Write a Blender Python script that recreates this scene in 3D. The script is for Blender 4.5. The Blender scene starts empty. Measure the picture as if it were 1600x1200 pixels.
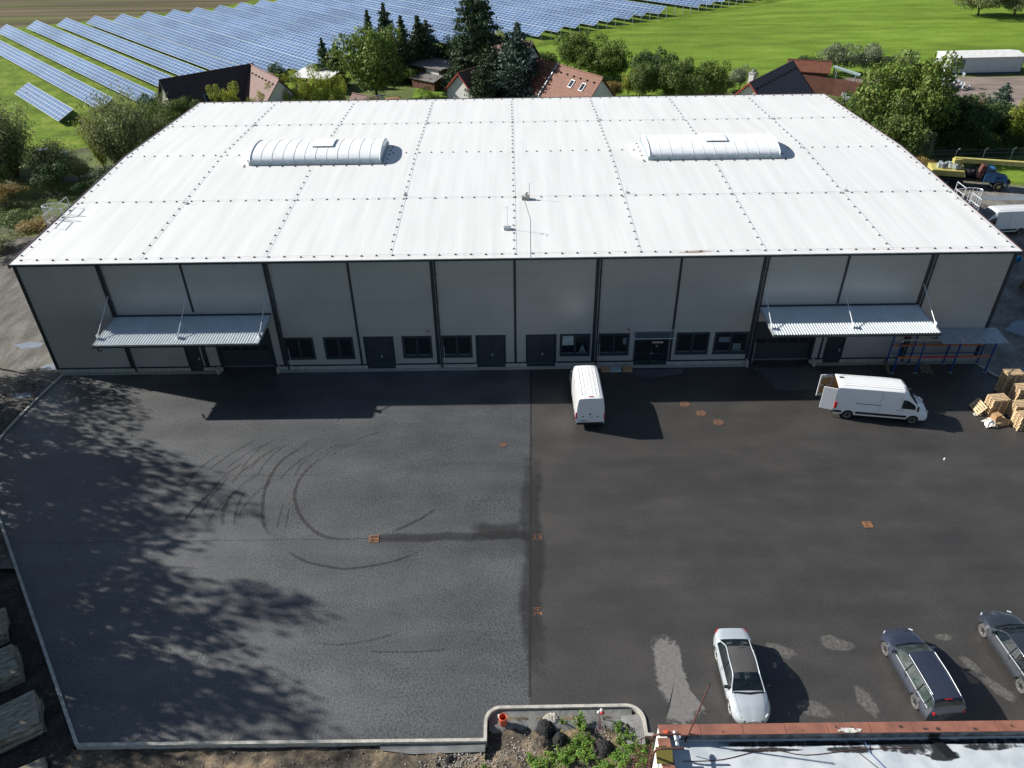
import bpy, math, random
import numpy as np
from mathutils import Vector, Matrix
S = bpy.context.scene
COL = S.collection
R = math.radians
random.seed(7)

# ------------------------------------------------------------------ camera
def make_camera():
    yaw, pitch, roll = -0.0028, -0.6157, -0.0148
    cy, sy, cp, sp = math.cos(yaw), math.sin(yaw), math.cos(pitch), math.sin(pitch)
    f = Vector((sy*cp, cy*cp, sp)); r = Vector((cy, -sy, 0)); u = r.cross(f)
    c, s = math.cos(roll), math.sin(roll)
    r2, u2 = c*r + s*u, -s*r + c*u
    cam = bpy.data.cameras.new('camera'); o = bpy.data.objects.new('camera', cam); COL.objects.link(o)
    m = Matrix.Identity(4)
    for i in range(3):
        m[i][0], m[i][1], m[i][2] = r2[i], u2[i], -f[i]
    m.translation = (35.826, -49.849, 33.587)
    o.matrix_world = m
    cam.sensor_width = 36; cam.lens = 36*1195.4/1600
    cam.clip_start = 0.5; cam.clip_end = 3000
    S.camera = o
make_camera()
# ------------------------------------------------------------------ world + sun
SUNV = Vector((-1.62, 0.503, 1.0)).normalized()
w = bpy.data.worlds.new('World'); S.world = w; w.use_nodes = True
nt = w.node_tree; bg = nt.nodes['Background']
sky = nt.nodes.new('ShaderNodeTexSky'); sky.sky_type = 'NISHITA'; sky.sun_disc = False
sky.sun_elevation = math.asin(SUNV.z); sky.sun_rotation = math.atan2(SUNV.x, SUNV.y) % (2*math.pi)
sky.air_density = 1.0; sky.dust_density = 0.6; sky.ozone_density = 1.2
nt.links.new(sky.outputs[0], bg.inputs[0]); bg.inputs[1].default_value = 0.054
sl = bpy.data.lights.new('sun', 'SUN'); so = bpy.data.objects.new('sun', sl); COL.objects.link(so)
so.rotation_euler = (-SUNV).to_track_quat('-Z', 'Y').to_euler(); so.location = (0, 0, 80)
sl.energy = 4.6; sl.angle = R(0.65); sl.color = (1.0, 0.955, 0.88)
S.view_settings.view_transform = 'Standard'; S.view_settings.look = 'None'
S.view_settings.exposure = 0.74; S.view_settings.gamma = 1
S.cycles.max_bounces = 6; S.cycles.diffuse_bounces = 3; S.cycles.glossy_bounces = 3
S.cycles.transparent_max_bounces = 8; S.cycles.transmission_bounces = 4

# ------------------------------------------------------------------ materials
MATS = {}
def nd(t, k, **kw):
    n = t.nodes.new(k)
    for a, b in kw.items(): setattr(n, a, b)
    return n
def rgb(c): return (c[0], c[1], c[2], 1)
def mat(name, col, rough=0.6, metal=0.0, var=0.12, scale=2.0, col2=None, bump=0.0, bscale=20.0, spec=0.5,
        stretch=(1, 1, 1), detail=5, contrast=(0.35, 0.65), coat=0.0, leaf=0.0, trans=0.0, wave=None, joint=None):
    m = bpy.data.materials.new(name); m.use_nodes = True; t = m.node_tree
    b = t.nodes['Principled BSDF']
    b.inputs['Roughness'].default_value = rough; b.inputs['Metallic'].default_value = metal
    b.inputs['Specular IOR Level'].default_value = spec
    if coat: b.inputs['Coat Weight'].default_value = coat; b.inputs['Coat Roughness'].default_value = 0.05
    tc = nd(t, 'ShaderNodeTexCoord'); mp = nd(t, 'ShaderNodeMapping'); mp.inputs['Scale'].default_value = stretch
    t.links.new(tc.outputs['Object'], mp.inputs[0])
    nz = nd(t, 'ShaderNodeTexNoise'); nz.inputs['Scale'].default_value = scale; nz.inputs['Detail'].default_value = detail
    t.links.new(mp.outputs[0], nz.inputs['Vector'])
    cr = nd(t, 'ShaderNodeValToRGB')
    c2 = col2 if col2 else tuple(x*(1-var) for x in col)
    c1 = col if col2 else tuple(min(1, x*(1+var)) for x in col)
    cr.color_ramp.elements[0].position = contrast[0]; cr.color_ramp.elements[1].position = contrast[1]
    cr.color_ramp.elements[0].color = rgb(c2); cr.color_ramp.elements[1].color = rgb(c1)
    t.links.new(nz.outputs['Fac'], cr.inputs[0]); out = cr.outputs[0]
    if leaf:
        g = nd(t, 'ShaderNodeNewGeometry')
        hs = nd(t, 'ShaderNodeHueSaturation')
        mr = nd(t, 'ShaderNodeMapRange'); mr.inputs['To Min'].default_value = 1-leaf; mr.inputs['To Max'].default_value = 1+leaf
        t.links.new(g.outputs['Random Per Island'], mr.inputs['Value'])
        t.links.new(mr.outputs[0], hs.inputs['Value']); t.links.new(out, hs.inputs['Color'])
        m2 = nd(t, 'ShaderNodeMapRange'); m2.inputs['To Min'].default_value = 0.47; m2.inputs['To Max'].default_value = 0.53
        wn = nd(t, 'ShaderNodeTexWhiteNoise', noise_dimensions='1D'); t.links.new(g.outputs['Random Per Island'], wn.inputs['W'])
        t.links.new(wn.outputs['Value'], m2.inputs['Value']); t.links.new(m2.outputs[0], hs.inputs['Hue'])
        out = hs.outputs[0]
    if wave:      # (axis index, period, width, colour): thin regular joints / ridges as a colour line and bump
        for ax, per, wd, fac in wave:
            sx = nd(t, 'ShaderNodeSeparateXYZ'); t.links.new(tc.outputs['Object'], sx.inputs[0])
            dv = nd(t, 'ShaderNodeMath', operation='DIVIDE'); t.links.new(sx.outputs[ax], dv.inputs[0]); dv.inputs[1].default_value = per
            fr = nd(t, 'ShaderNodeMath', operation='FRACT'); t.links.new(dv.outputs[0], fr.inputs[0])
            lt = nd(t, 'ShaderNodeMath', operation='LESS_THAN'); t.links.new(fr.outputs[0], lt.inputs[0]); lt.inputs[1].default_value = wd
            mx = nd(t, 'ShaderNodeMix', data_type='RGBA', blend_type='MULTIPLY')
            t.links.new(lt.outputs[0], mx.inputs[0]); t.links.new(out, mx.inputs[6]); mx.inputs[7].default_value = (fac, fac, fac, 1)
            out = mx.outputs[2]
    t.links.new(out, b.inputs['Base Color'])
    if bump:
        n2 = nd(t, 'ShaderNodeTexNoise'); n2.inputs['Scale'].default_value = bscale; n2.inputs['Detail'].default_value = 6
        t.links.new(mp.outputs[0], n2.inputs['Vector'])
        bp = nd(t, 'ShaderNodeBump'); bp.inputs['Strength'].default_value = bump; bp.inputs['Distance'].default_value = 0.05
        t.links.new(n2.outputs['Fac'], bp.inputs['Height']); t.links.new(bp.outputs[0], b.inputs['Normal'])
    if trans:
        tr = nd(t, 'ShaderNodeBsdfTranslucent'); t.links.new(out, tr.inputs[0])
        ms = nd(t, 'ShaderNodeMixShader'); ms.inputs[0].default_value = trans
        t.links.new(b.outputs[0], ms.inputs[1]); t.links.new(tr.outputs[0], ms.inputs[2])
        t.links.new(ms.outputs[0], t.nodes['Material Output'].inputs[0])
    MATS[name] = m
    return m
def mask_mat(name, col, scale, lo, hi, rough=0.8, stretch=(1, 1, 1), opacity=1.0, seed=0.0):
    """patchy stain: noise decides where it covers what lies under it"""
    m = mat(name, col, rough=rough, var=0.15, scale=6)
    t = m.node_tree; b = t.nodes['Principled BSDF']
    tc = nd(t, 'ShaderNodeTexCoord'); mp = nd(t, 'ShaderNodeMapping'); mp.inputs['Scale'].default_value = stretch
    mp.inputs['Location'].default_value = (seed, seed*2, 0)
    t.links.new(tc.outputs['Object'], mp.inputs[0])
    nz = nd(t, 'ShaderNodeTexNoise'); nz.inputs['Scale'].default_value = scale; nz.inputs['Detail'].default_value = 8
    nz.inputs['Roughness'].default_value = 0.65
    t.links.new(mp.outputs[0], nz.inputs['Vector'])
    # fade towards the patch rim (attribute 'edge' : 1 centre, 0 rim)
    at = nd(t, 'ShaderNodeAttribute', attribute_name='edge')
    ad = nd(t, 'ShaderNodeMath', operation='ADD'); t.links.new(nz.outputs['Fac'], ad.inputs[0])
    sb = nd(t, 'ShaderNodeMath', operation='MULTIPLY_ADD'); t.links.new(at.outputs['Fac'], sb.inputs[0])
    sb.inputs[1].default_value = 0.5; sb.inputs[2].default_value = -0.5
    t.links.new(sb.outputs[0], ad.inputs[1])
    mr = nd(t, 'ShaderNodeMapRange'); mr.inputs['From Min'].default_value = lo; mr.inputs['From Max'].default_value = hi
    mr.inputs['To Max'].default_value = opacity
    t.links.new(ad.outputs[0], mr.inputs['Value']); t.links.new(mr.outputs[0], b.inputs['Alpha'])
    return m

mat('wall_panel', (0.40, 0.405, 0.405), 0.33, 0.15, 0.05, 0.4, wave=[(2, 1.17, 0.014, 0.66), (2, 0.29, 0.10, 0.965)])
mat('anthracite', (0.022, 0.032, 0.042), 0.38, 0.1, 0.1, 1)
mat('anthracite_door', (0.03, 0.042, 0.055), 0.4, 0.1, 0.1, 1)
mat('gate_metal', (0.032, 0.042, 0.052), 0.45, 0.1, 0.08, 1, wave=[(2, 0.6, 0.03, 0.6)])
mat('roof_white', (0.68, 0.685, 0.68), 0.6, 0, 0.06, 0.9, stretch=(1.6, 0.09, 1), wave=[(0, 1.5, 0.014, 0.93), (0, 0.5, 0.06, 0.975)], contrast=(0.3, 0.7), detail=9, bump=.15, bscale=2.0)
mat('verge_trim', (0.10, 0.055, 0.06), 0.4, 0.2)
mat('eave_edge', (0.62, 0.64, 0.64), 0.4, 0.1)
mat('galv', (0.60, 0.63, 0.66), 0.4, 0.25, 0.1, 3)
mat('galv_dull', (0.40, 0.44, 0.47), 0.45, 0.4, 0.1, 3)
mat('canopy_sheet', (0.60, 0.66, 0.69), 0.35, 0.1, 0.05, 1)
mat('clip_black', (0.03, 0.03, 0.032), 0.6)
mat('rib_pale', (0.5, 0.56, 0.6), 0.5)
mat('skylight_skin', (0.88, 0.90, 0.91), 0.28, 0, 0.04, 2)
mat('skylight_curb', (0.30, 0.36, 0.40), 0.35, 0.3)
mat('concrete_light', (0.36, 0.355, 0.33), 0.85, 0, 0.15, 3, bump=0.1)
mat('concrete_kerb', (0.42, 0.405, 0.36), 0.85, 0, 0.18, 4, wave=[(0, 1.0, 0.012, 0.5)], bump=0.1)
mat('concrete_grey', (0.15, 0.155, 0.155), 0.85, 0, 0.25, 1.2, bump=0.2)
mat('seat_grey', (0.16, 0.16, 0.165), 0.8)
mat('glass_dark', (0.012, 0.016, 0.02), 0.06, 0, 0.1, 2, spec=0.8)
mat('glass_green', (0.075, 0.105, 0.10), 0.05, 0, 0.4, 2.5, spec=0.9)
mat('glass_car', (0.012, 0.022, 0.03), 0.04, 0, 0.3, 1.5, spec=0.9)
for g_ in ('glass_car', 'glass_green'): MATS[g_].node_tree.nodes['Principled BSDF'].inputs['Alpha'].default_value = .62 if g_ == 'glass_car' else .5
mat('glass_clear', (0.25, 0.3, 0.33), 0.05, 0, 0.1, 2, spec=0.8)
MATS['glass_clear'].node_tree.nodes['Principled BSDF'].inputs['Alpha'].default_value = 0.3
mat('blind_white', (0.35, 0.42, 0.42), 0.7)
mat('slate_pale', (0.12, 0.16, 0.19), 0.5)  # paler slate tone for sill strips, posters and the sticker
mat('interior_dark', (0.012, 0.012, 0.014), 0.9)
mat('van_white', (0.80, 0.81, 0.82), 0.25, 0, 0.01, 1, coat=0.6)
mat('trim_black', (0.012, 0.014, 0.016), 0.5)
mat('tyre', (0.018, 0.018, 0.018), 0.85)
mat('tyre_dusty', (0.085, 0.082, 0.076), 0.9)
mat('rim_grey', (0.25, 0.26, 0.27), 0.35, 0.7)
mat('rim_white', (0.6, 0.6, 0.56), 0.4, 0.4)
mat('silver_paint', (0.50, 0.555, 0.60), 0.28, 0.25, 0.02, 1, coat=0.7)
mat('roof_black', (0.085, 0.082, 0.08), 0.30, 0, 0.03, 1, coat=0.4)
mat('dark_blue_paint', (0.040, 0.050, 0.078), 0.22, 0.3, 0.05, 1, coat=1.0)
mat('grey_paint', (0.052, 0.062, 0.08), 0.22, 0.5, 0.05, 1, coat=1.0)
mat('lamp_red', (0.45, 0.012, 0.02), 0.2, coat=0.5)
mat('lamp_glass', (0.7, 0.75, 0.78), 0.08, 0.3)
mat('plywood', (0.50, 0.32, 0.15), 0.6, 0, 0.1, 3)
mat('pallet_wood', (0.53, 0.385, 0.23), 0.8, 0, 0.4, 7)
mat('pallet_grey', (0.22, 0.17, 0.11), 0.85, 0, 0.3, 6)
mat('cardboard', (0.42, 0.25, 0.12), 0.8)
mat('plastic_white', (0.62, 0.60, 0.56), 0.35)
mat('rack_blue', (0.012, 0.055, 0.22), 0.45)
mat('rack_orange', (0.50, 0.14, 0.045), 0.5)
mat('rack_red', (0.48, 0.04, 0.05), 0.5)
mat('rust_iron', (0.14, 0.055, 0.04), 0.75, 0.2, 0.3, 6, col2=(0.09, 0.04, 0.035))
mat('rust_cover', (0.13, 0.07, 0.045), 0.8, 0.0, 0.35, 9)
mat('rust_grate', (0.24, 0.12, 0.06), 0.8, 0.0, 0.35, 9)
mat('pipe_orange', (0.62, 0.12, 0.05), 0.35)
mat('paint_orange', (0.60, 0.20, 0.06), 0.8)
mat('coping_tile', (0.30, 0.125, 0.085), 0.7, 0, 0.25, 1.6, col2=(0.20, 0.085, 0.06), detail=9)
mat('flat_roof', (0.56, 0.60, 0.63), 0.6, 0, 0.2, 1.3, col2=(0.40, 0.45, 0.49), stretch=(1, 1, 1), detail=8)
mat('parapet_shade', (0.20, 0.22, 0.24), 0.7, 0, 0.3, 2.2, col2=(0.05, 0.055, 0.06), stretch=(1.2, 1, 1), detail=8)
mat('render_white', (0.66, 0.66, 0.63), 0.8, 0, 0.06, 1)
mat('bitumen', (0.012, 0.012, 0.013), 0.5)
mat('asphalt_lump', (0.007, 0.007, 0.008), 0.8, 0, 0.3, 8, bump=1.0, bscale=12)
mat('stone_pale', (0.36, 0.33, 0.29), 0.9, 0, 0.3, 3)
mat('membrane', (0.17, 0.17, 0.165), 0.8, 0, 0.15, 1.5, bump=0.6, bscale=5)
mat('timber_old', (0.36, 0.33, 0.26), 0.9, 0, 0.3, 2.2, col2=(0.15, 0.13, 0.10), stretch=(1, 4, 1), bump=0.4, bscale=6)
mat('tile_brown', (0.055, 0.036, 0.034), 0.6, 0, 0.15, 1.5, wave=[(1, 0.35, 0.15, 0.6)])
mat('tile_red', (0.135, 0.062, 0.05), 0.7, 0, 0.15, 1.5, wave=[(1, 0.35, 0.15, 0.75)])
mat('tile_orange', (0.155, 0.058, 0.032), 0.7, 0, 0.15, 1.5, wave=[(1, 0.35, 0.15, 0.75)])
mat('roof_purple', (0.09, 0.055, 0.062), 0.55, 0, 0.08, 1.5, wave=[(1, 0.35, 0.12, 0.6)])
mat('barge_red', (0.30, 0.05, 0.035), 0.6)
mat('shed_roof', (0.16, 0.15, 0.15), 0.8, 0, 0.2, 0.8)
mat('fence_brown', (0.14, 0.055, 0.04), 0.7, 0, 0.15, 1, wave=[(0, 0.25, 0.3, 0.62)])
mat('wood_dark', (0.075, 0.05, 0.035), 0.85, 0, 0.3, 3)
mat('hall_side', (0.52, 0.55, 0.58), 0.5, 0, 0.04, 0.5, wave=[(0, 5.0, 0.01, 0.6)])
mat('hall_roof', (0.72, 0.72, 0.7), 0.5)
mat('hall_blue', (0.03, 0.06, 0.13), 0.5)
mat('crane_yellow', (0.44, 0.39, 0.12), 0.5, 0, 0.15, 3)
mat('crane_blue', (0.03, 0.12, 0.26), 0.45, 0, 0.1, 3)
mat('machine_orange', (0.62, 0.27, 0.03), 0.5)
mat('machine_dark', (0.02, 0.02, 0.022), 0.7, 0, 0.3, 5)
mat('pipe_blue', (0.02, 0.27, 0.48), 0.4)
mat('bark', (0.085, 0.065, 0.048), 0.9, 0, 0.3, 6)
mat('sign_olive', (0.20, 0.17, 0.03), 0.7)
mat('teal_white', (0.5, 0.62, 0.6), 0.5)
# foliage
def leafm(n, c, c2, tr=0.22, leaf=0.42, sc=0.5): mat(n, c, 0.6, col2=c2, scale=sc, leaf=leaf, trans=tr, spec=0.3, detail=3, contrast=(0.3, 0.7))
leafm('leaf_mid', (0.15, 0.21, 0.05), (0.085, 0.13, 0.03))
leafm('leaf_dark', (0.07, 0.125, 0.035), (0.04, 0.08, 0.025))
leafm('leaf_olive', (0.30, 0.32, 0.15), (0.16, 0.20, 0.08), 0.3)
leafm('leaf_walnut', (0.19, 0.255, 0.05), (0.10, 0.155, 0.03))
leafm('leaf_yellow', (0.42, 0.44, 0.07), (0.24, 0.30, 0.05))
leafm('leaf_autumn', (0.40, 0.25, 0.08), (0.20, 0.19, 0.06))
leafm('leaf_conifer', (0.08, 0.125, 0.055), (0.04, 0.07, 0.035), 0.1)
leafm('leaf_blue', (0.12, 0.165, 0.13), (0.06, 0.10, 0.075), 0.1)
leafm('leaf_weed', (0.22, 0.36, 0.06), (0.12, 0.22, 0.04), 0.3)
leafm('leaf_silver', (0.26, 0.31, 0.18), (0.15, 0.19, 0.10), 0.2)

def ground_mat(name, cols, scale, fine, rough=0.9, bump=0.3, stretch=(1, 1, 1), fine_amt=0.35, bscale=None, big=None, spec=0.5, speck=None):
    """three-colour noise with a fine grain multiplied in"""
    m = bpy.data.materials.new(name); m.use_nodes = True; t = m.node_tree; b = t.nodes['Principled BSDF']
    b.inputs['Roughness'].default_value = rough; b.inputs['Specular IOR Level'].default_value = spec
    tc = nd(t, 'ShaderNodeTexCoord'); mp = nd(t, 'ShaderNodeMapping'); mp.inputs['Scale'].default_value = stretch
    t.links.new(tc.outputs['Object'], mp.inputs[0])
    n1 = nd(t, 'ShaderNodeTexNoise'); n1.inputs['Scale'].default_value = scale; n1.inputs['Detail'].default_value = 7; n1.inputs['Roughness'].default_value = 0.6
    t.links.new(mp.outputs[0], n1.inputs['Vector'])
    cr = nd(t, 'ShaderNodeValToRGB'); e = cr.color_ramp.elements
    e[0].position = 0.36; e[1].position = 0.64; e[0].color = rgb(cols[0]); e[1].color = rgb(cols[2])
    k = e.new(0.5); k.color = rgb(cols[1])
    t.links.new(n1.outputs['Fac'], cr.inputs[0])
    n2 = nd(t, 'ShaderNodeTexNoise'); n2.inputs['Scale'].default_value = fine; n2.inputs['Detail'].default_value = 4; n2.inputs['Roughness'].default_value = 0.7
    t.links.new(tc.outputs['Object'], n2.inputs['Vector'])
    mr = nd(t, 'ShaderNodeMapRange'); mr.inputs['From Min'].default_value = 0.3; mr.inputs['From Max'].default_value = 0.7
    mr.inputs['To Min'].default_value = 1-fine_amt; mr.inputs['To Max'].default_value = 1+fine_amt
    t.links.new(n2.outputs['Fac'], mr.inputs['Value'])
    mx = nd(t, 'ShaderNodeMix', data_type='RGBA', blend_type='MULTIPLY'); mx.inputs[0].default_value = 1
    t.links.new(cr.outputs[0], mx.inputs[6]); t.links.new(mr.outputs[0], mx.inputs[7])
    out = mx.outputs[2]
    if big:        # (scale, lo, hi, stretch)
        mp3 = nd(t, 'ShaderNodeMapping'); mp3.inputs['Scale'].default_value = big[3]; t.links.new(tc.outputs['Object'], mp3.inputs[0])
        n3 = nd(t, 'ShaderNodeTexNoise'); n3.inputs['Scale'].default_value = big[0]; n3.inputs['Detail'].default_value = 5
        t.links.new(mp3.outputs[0], n3.inputs['Vector'])
        m3 = nd(t, 'ShaderNodeMapRange'); m3.inputs['From Min'].default_value = 0.35; m3.inputs['From Max'].default_value = 0.65
        m3.inputs['To Min'].default_value = big[1]; m3.inputs['To Max'].default_value = big[2]
        t.links.new(n3.outputs['Fac'], m3.inputs['Value'])
        x3 = nd(t, 'ShaderNodeMix', data_type='RGBA', blend_type='MULTIPLY'); x3.inputs[0].default_value = 1
        t.links.new(out, x3.inputs[6]); t.links.new(m3.outputs[0], x3.inputs[7]); out = x3.outputs[2]
    if speck:      # dark scuffs : (scale, threshold, darkness, where scale)
        n4 = nd(t, 'ShaderNodeTexNoise'); n4.inputs['Scale'].default_value = speck[0]; n4.inputs['Detail'].default_value = 3; t.links.new(tc.outputs['Object'], n4.inputs['Vector'])
        n5 = nd(t, 'ShaderNodeTexNoise'); n5.inputs['Scale'].default_value = speck[3]; n5.inputs['Detail'].default_value = 3; t.links.new(tc.outputs['Object'], n5.inputs['Vector'])
        a4 = nd(t, 'ShaderNodeMath', operation='MULTIPLY_ADD'); t.links.new(n5.outputs['Fac'], a4.inputs[0]); a4.inputs[1].default_value = .45; t.links.new(n4.outputs['Fac'], a4.inputs[2])
        m4 = nd(t, 'ShaderNodeMapRange'); m4.inputs['From Min'].default_value = speck[1]; m4.inputs['From Max'].default_value = speck[1]+.04; m4.inputs['To Min'].default_value = 1; m4.inputs['To Max'].default_value = speck[2]
        t.links.new(a4.outputs[0], m4.inputs['Value'])
        x4 = nd(t, 'ShaderNodeMix', data_type='RGBA', blend_type='MULTIPLY'); x4.inputs[0].default_value = 1
        t.links.new(out, x4.inputs[6]); t.links.new(m4.outputs[0], x4.inputs[7]); out = x4.outputs[2]
    t.links.new(out, b.inputs['Base Color'])
    if bump:
        bp = nd(t, 'ShaderNodeBump'); bp.inputs['Strength'].default_value = bump; bp.inputs['Distance'].default_value = 0.04
        t.links.new(n2.outputs['Fac'], bp.inputs['Height']); t.links.new(bp.outputs[0], b.inputs['Normal'])
    MATS[name] = m
    return m
ground_mat('asphalt_old', [(0.053, 0.056, 0.060), (0.064, 0.067, 0.071), (0.077, 0.079, 0.082)], 0.35, 9, 0.5, 0.5, (1, 1.6, 1), 0.55, big=(1.0, 0.82, 1.12, (0.05, 0.42, 1)), speck=(8, 0.83, 0.55, 0.25), spec=.75)
ground_mat('asphalt_new', [(0.0385, 0.036, 0.034), (0.044, 0.0412, 0.0385), (0.052, 0.048, 0.044)], 0.30, 9, 0.52, 0.3, (1, 1.5, 1), 0.22, big=(1.0, 0.87, 1.15, (0.10, 0.5, 1)), spec=.7, speck=(7.0, 0.90, 1.35, 0.5))
ground_mat('dirt_track', [(0.05, 0.045, 0.038), (0.095, 0.088, 0.077), (0.15, 0.145, 0.135)], 0.35, 5, 0.85, 0.5, (2.2, 0.7, 1), 0.35)
ground_mat('mud_yard', [(0.09, 0.085, 0.078), (0.17, 0.155, 0.135), (0.25, 0.24, 0.22)], 0.28, 3, 0.7, 0.7, (1.5, 1, 1), 0.4)
ground_mat('gravel_yard', [(0.15, 0.115, 0.095), (0.21, 0.165, 0.14), (0.27, 0.225, 0.20)], 0.12, 2.5, 0.95, 0.2, (1, 3, 1), 0.15)
ground_mat('grass_rough', [(0.05, 0.06, 0.018), (0.085, 0.12, 0.02), (0.13, 0.17, 0.03)], 0.2, 3, 0.9, 0.8, (1, 1, 1), 0.5)
ground_mat('meadow', [(0.112, 0.18, 0.022), (0.142, 0.23, 0.028), (0.175, 0.265, 0.038)], 0.10, 1.6, 0.95, 0.25, (1, 3.0, 1), 0.2, spec=0.1, big=(1, 0.85, 1.1, (0.02, 0.12, 1)))
ground_mat('solar_grass', [(0.085, 0.13, 0.016), (0.115, 0.185, 0.018), (0.18, 0.235, 0.035)], 0.25, 1.8, 0.95, spec=0.1, bump=0.4, stretch=(1, 1, 1), fine_amt=0.4)
ground_mat('ploughed', [(0.10, 0.125, 0.03), (0.115, 0.095, 0.055), (0.16, 0.12, 0.08)], 0.5, 1.5, 0.95, 0.3, (0.03, 0.45, 1), 0.25, big=(1, 0.6, 1.25, (0.01, 0.30, 1)), spec=0.1)
ground_mat('earth_bank', [(0.035, 0.03, 0.024), (0.095, 0.078, 0.056), (0.24, 0.18, 0.115)], 0.8, 7, 0.95, 1.0, (1, 1, 1), 0.5)
ground_mat('soil_dark', [(0.02, 0.017, 0.013), (0.04, 0.035, 0.028), (0.07, 0.062, 0.05)], 0.9, 8, 0.95, 1.0, (1, 1, 1), 0.5)

mask_mat('stain_light', (0.17, 0.165, 0.16), 4.0, 0.14, 0.34, seed=3.0, opacity=.9)
mask_mat('stain_patch', (0.17, 0.165, 0.155), 6.0, 0.20, 0.62, seed=8.0, opacity=0.75)
mask_mat('stain_dark', (0.02, 0.02, 0.022), 1.2, 0.05, 0.75, opacity=0.8)
mask_mat('tyre_rubber', (0.022, 0.022, 0.024), 3.0, 0.18, 0.70, opacity=0.75)
mask_mat('tyre_faint', (0.02, 0.02, 0.022), 6.0, 0.35, 0.66, opacity=0.6, seed=5)
mask_mat('paint_white_worn', (0.6, 0.6, 0.56), 7.0, 0.38, 0.46, seed=2)
mask_mat('rust_stain', (0.30, 0.17, 0.08), 3.0, 0.30, 0.62, stretch=(0.4, 2, 1))
mask_mat('slab_wet', (0.085, 0.09, 0.097), 1.5, 0.10, 0.32, rough=0.45)
mask_mat('puddle', (0.20, 0.23, 0.27), 0.9, 0.2, 0.3, rough=0.08)
mask_mat('paint_worn', (0.55, 0.19, 0.07), 14.0, 0.35, 0.5)
mask_mat('roof_dirt', (0.42, 0.40, 0.37), 1.6, 0.22, 0.70, opacity=0.45, stretch=(1, .5, 1))
mask_mat('grime_shade', (0.015, 0.017, 0.02), 2.5, 0.30, 0.48, opacity=0.9)
mask_mat('lichen', (0.05, 0.04, 0.035), 4.0, 0.40, 0.52, opacity=0.8, stretch=(.6, 1, 1))

# ------------------------------------------------------------------ mesh helper
class MB:
    def __init__(s): s.v = []; s.f = []; s.m = []
    def add(s, vs, fs, mi=0):
        n = len(s.v); s.v += [tuple(a) for a in vs]; s.f += [tuple(i+n for i in f) for f in fs]; s.m += [mi]*len(fs); return s
    def box(s, x0, y0, z0, x1, y1, z1, mi=0):
        return s.add([(x0,y0,z0),(x1,y0,z0),(x1,y1,z0),(x0,y1,z0),(x0,y0,z1),(x1,y0,z1),(x1,y1,z1),(x0,y1,z1)],
                     [(0,3,2,1),(4,5,6,7),(0,1,5,4),(1,2,6,5),(2,3,7,6),(3,0,4,7)], mi)
    def cbox(s, c, d, rz=0, mi=0, rx=0, ry=0):
        M = Matrix.Translation(c) @ Matrix.Rotation(rz, 4, 'Z') @ Matrix.Rotation(ry, 4, 'Y') @ Matrix.Rotation(rx, 4, 'X')
        hx, hy, hz = d[0]/2, d[1]/2, d[2]/2
        vs = [M @ Vector(p) for p in [(-hx,-hy,-hz),(hx,-hy,-hz),(hx,hy,-hz),(-hx,hy,-hz),(-hx,-hy,hz),(hx,-hy,hz),(hx,hy,hz),(-hx,hy,hz)]]
        return s.add(vs, [(0,3,2,1),(4,5,6,7),(0,1,5,4),(1,2,6,5),(2,3,7,6),(3,0,4,7)], mi)
    def tube(s, pts, r, n=6, mi=0, cap=True, r1=None):
        pts = [Vector(p) for p in pts]; rings = []
        for i, p in enumerate(pts):
            d = (pts[min(i+1, len(pts)-1)] - pts[max(i-1, 0)]).normalized()
            a = d.cross(Vector((0, 0, 1)));
            if a.length < 1e-3: a = Vector((1, 0, 0))
            a.normalize(); b = d.cross(a).normalized()
            rr = r if r1 is None else r + (r1-r)*i/(len(pts)-1)
            rings.append([p + a*math.cos(2*math.pi*k/n)*rr + b*math.sin(2*math.pi*k/n)*rr for k in range(n)])
        vs = [q for rg in rings for q in rg]; fs = []
        for i in range(len(pts)-1):
            for k in range(n):
                k2 = (k+1) % n; fs.append((i*n+k, (i+1)*n+k, (i+1)*n+k2, i*n+k2))
        if cap: fs.append(tuple(range(n))); fs.append(tuple((len(pts)-1)*n+k for k in range(n-1, -1, -1)))
        return s.add(vs, fs, mi)
    def lathe(s, prof, c=(0,0,0), n=16, mi=0, axis='Z'):
        vs = []; fs = []
        for r, h in prof:
            for k in range(n):
                a = 2*math.pi*k/n
                p = (r*math.cos(a), r*math.sin(a), h) if axis == 'Z' else (r*math.cos(a), h, r*math.sin(a))
                vs.append((p[0]+c[0], p[1]+c[1], p[2]+c[2]))
        for i in range(len(prof)-1):
            for k in range(n):
                k2 = (k+1) % n; fs.append((i*n+k, i*n+k2, (i+1)*n+k2, (i+1)*n+k))
        return s.add(vs, fs, mi)
    def prism(s, poly, z0, z1, mi=0):
        n = len(poly); vs = [(p[0], p[1], z0) for p in poly] + [(p[0], p[1], z1) for p in poly]
        fs = [tuple(range(n-1, -1, -1)), tuple(range(n, 2*n))] + [(i, (i+1) % n, n+(i+1) % n, n+i) for i in range(n)]
        return s.add(vs, fs, mi)
    def build(s, name, mats, parent=None, smooth=False, loc=None, rz=0, bevel=0):
        me = bpy.data.meshes.new(name); me.from_pydata(s.v, [], s.f)
        if not isinstance(mats, (list, tuple)): mats = [mats]
        for m in mats: me.materials.append(MATS[m] if isinstance(m, str) else m)
        if len(mats) > 1: me.polygons.foreach_set('material_index', s.m)
        if smooth: me.polygons.foreach_set('use_smooth', [True]*len(s.f))
        me.update()
        o = bpy.data.objects.new(name, me); COL.objects.link(o)
        if parent: o.parent = parent
        if loc: o.location = loc
        if rz: o.rotation_euler.z = rz
        if bevel:
            b = o.modifiers.new('bevel', 'BEVEL'); b.width = bevel; b.segments = 2; b.limit_method = 'ANGLE'
        return o
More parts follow.
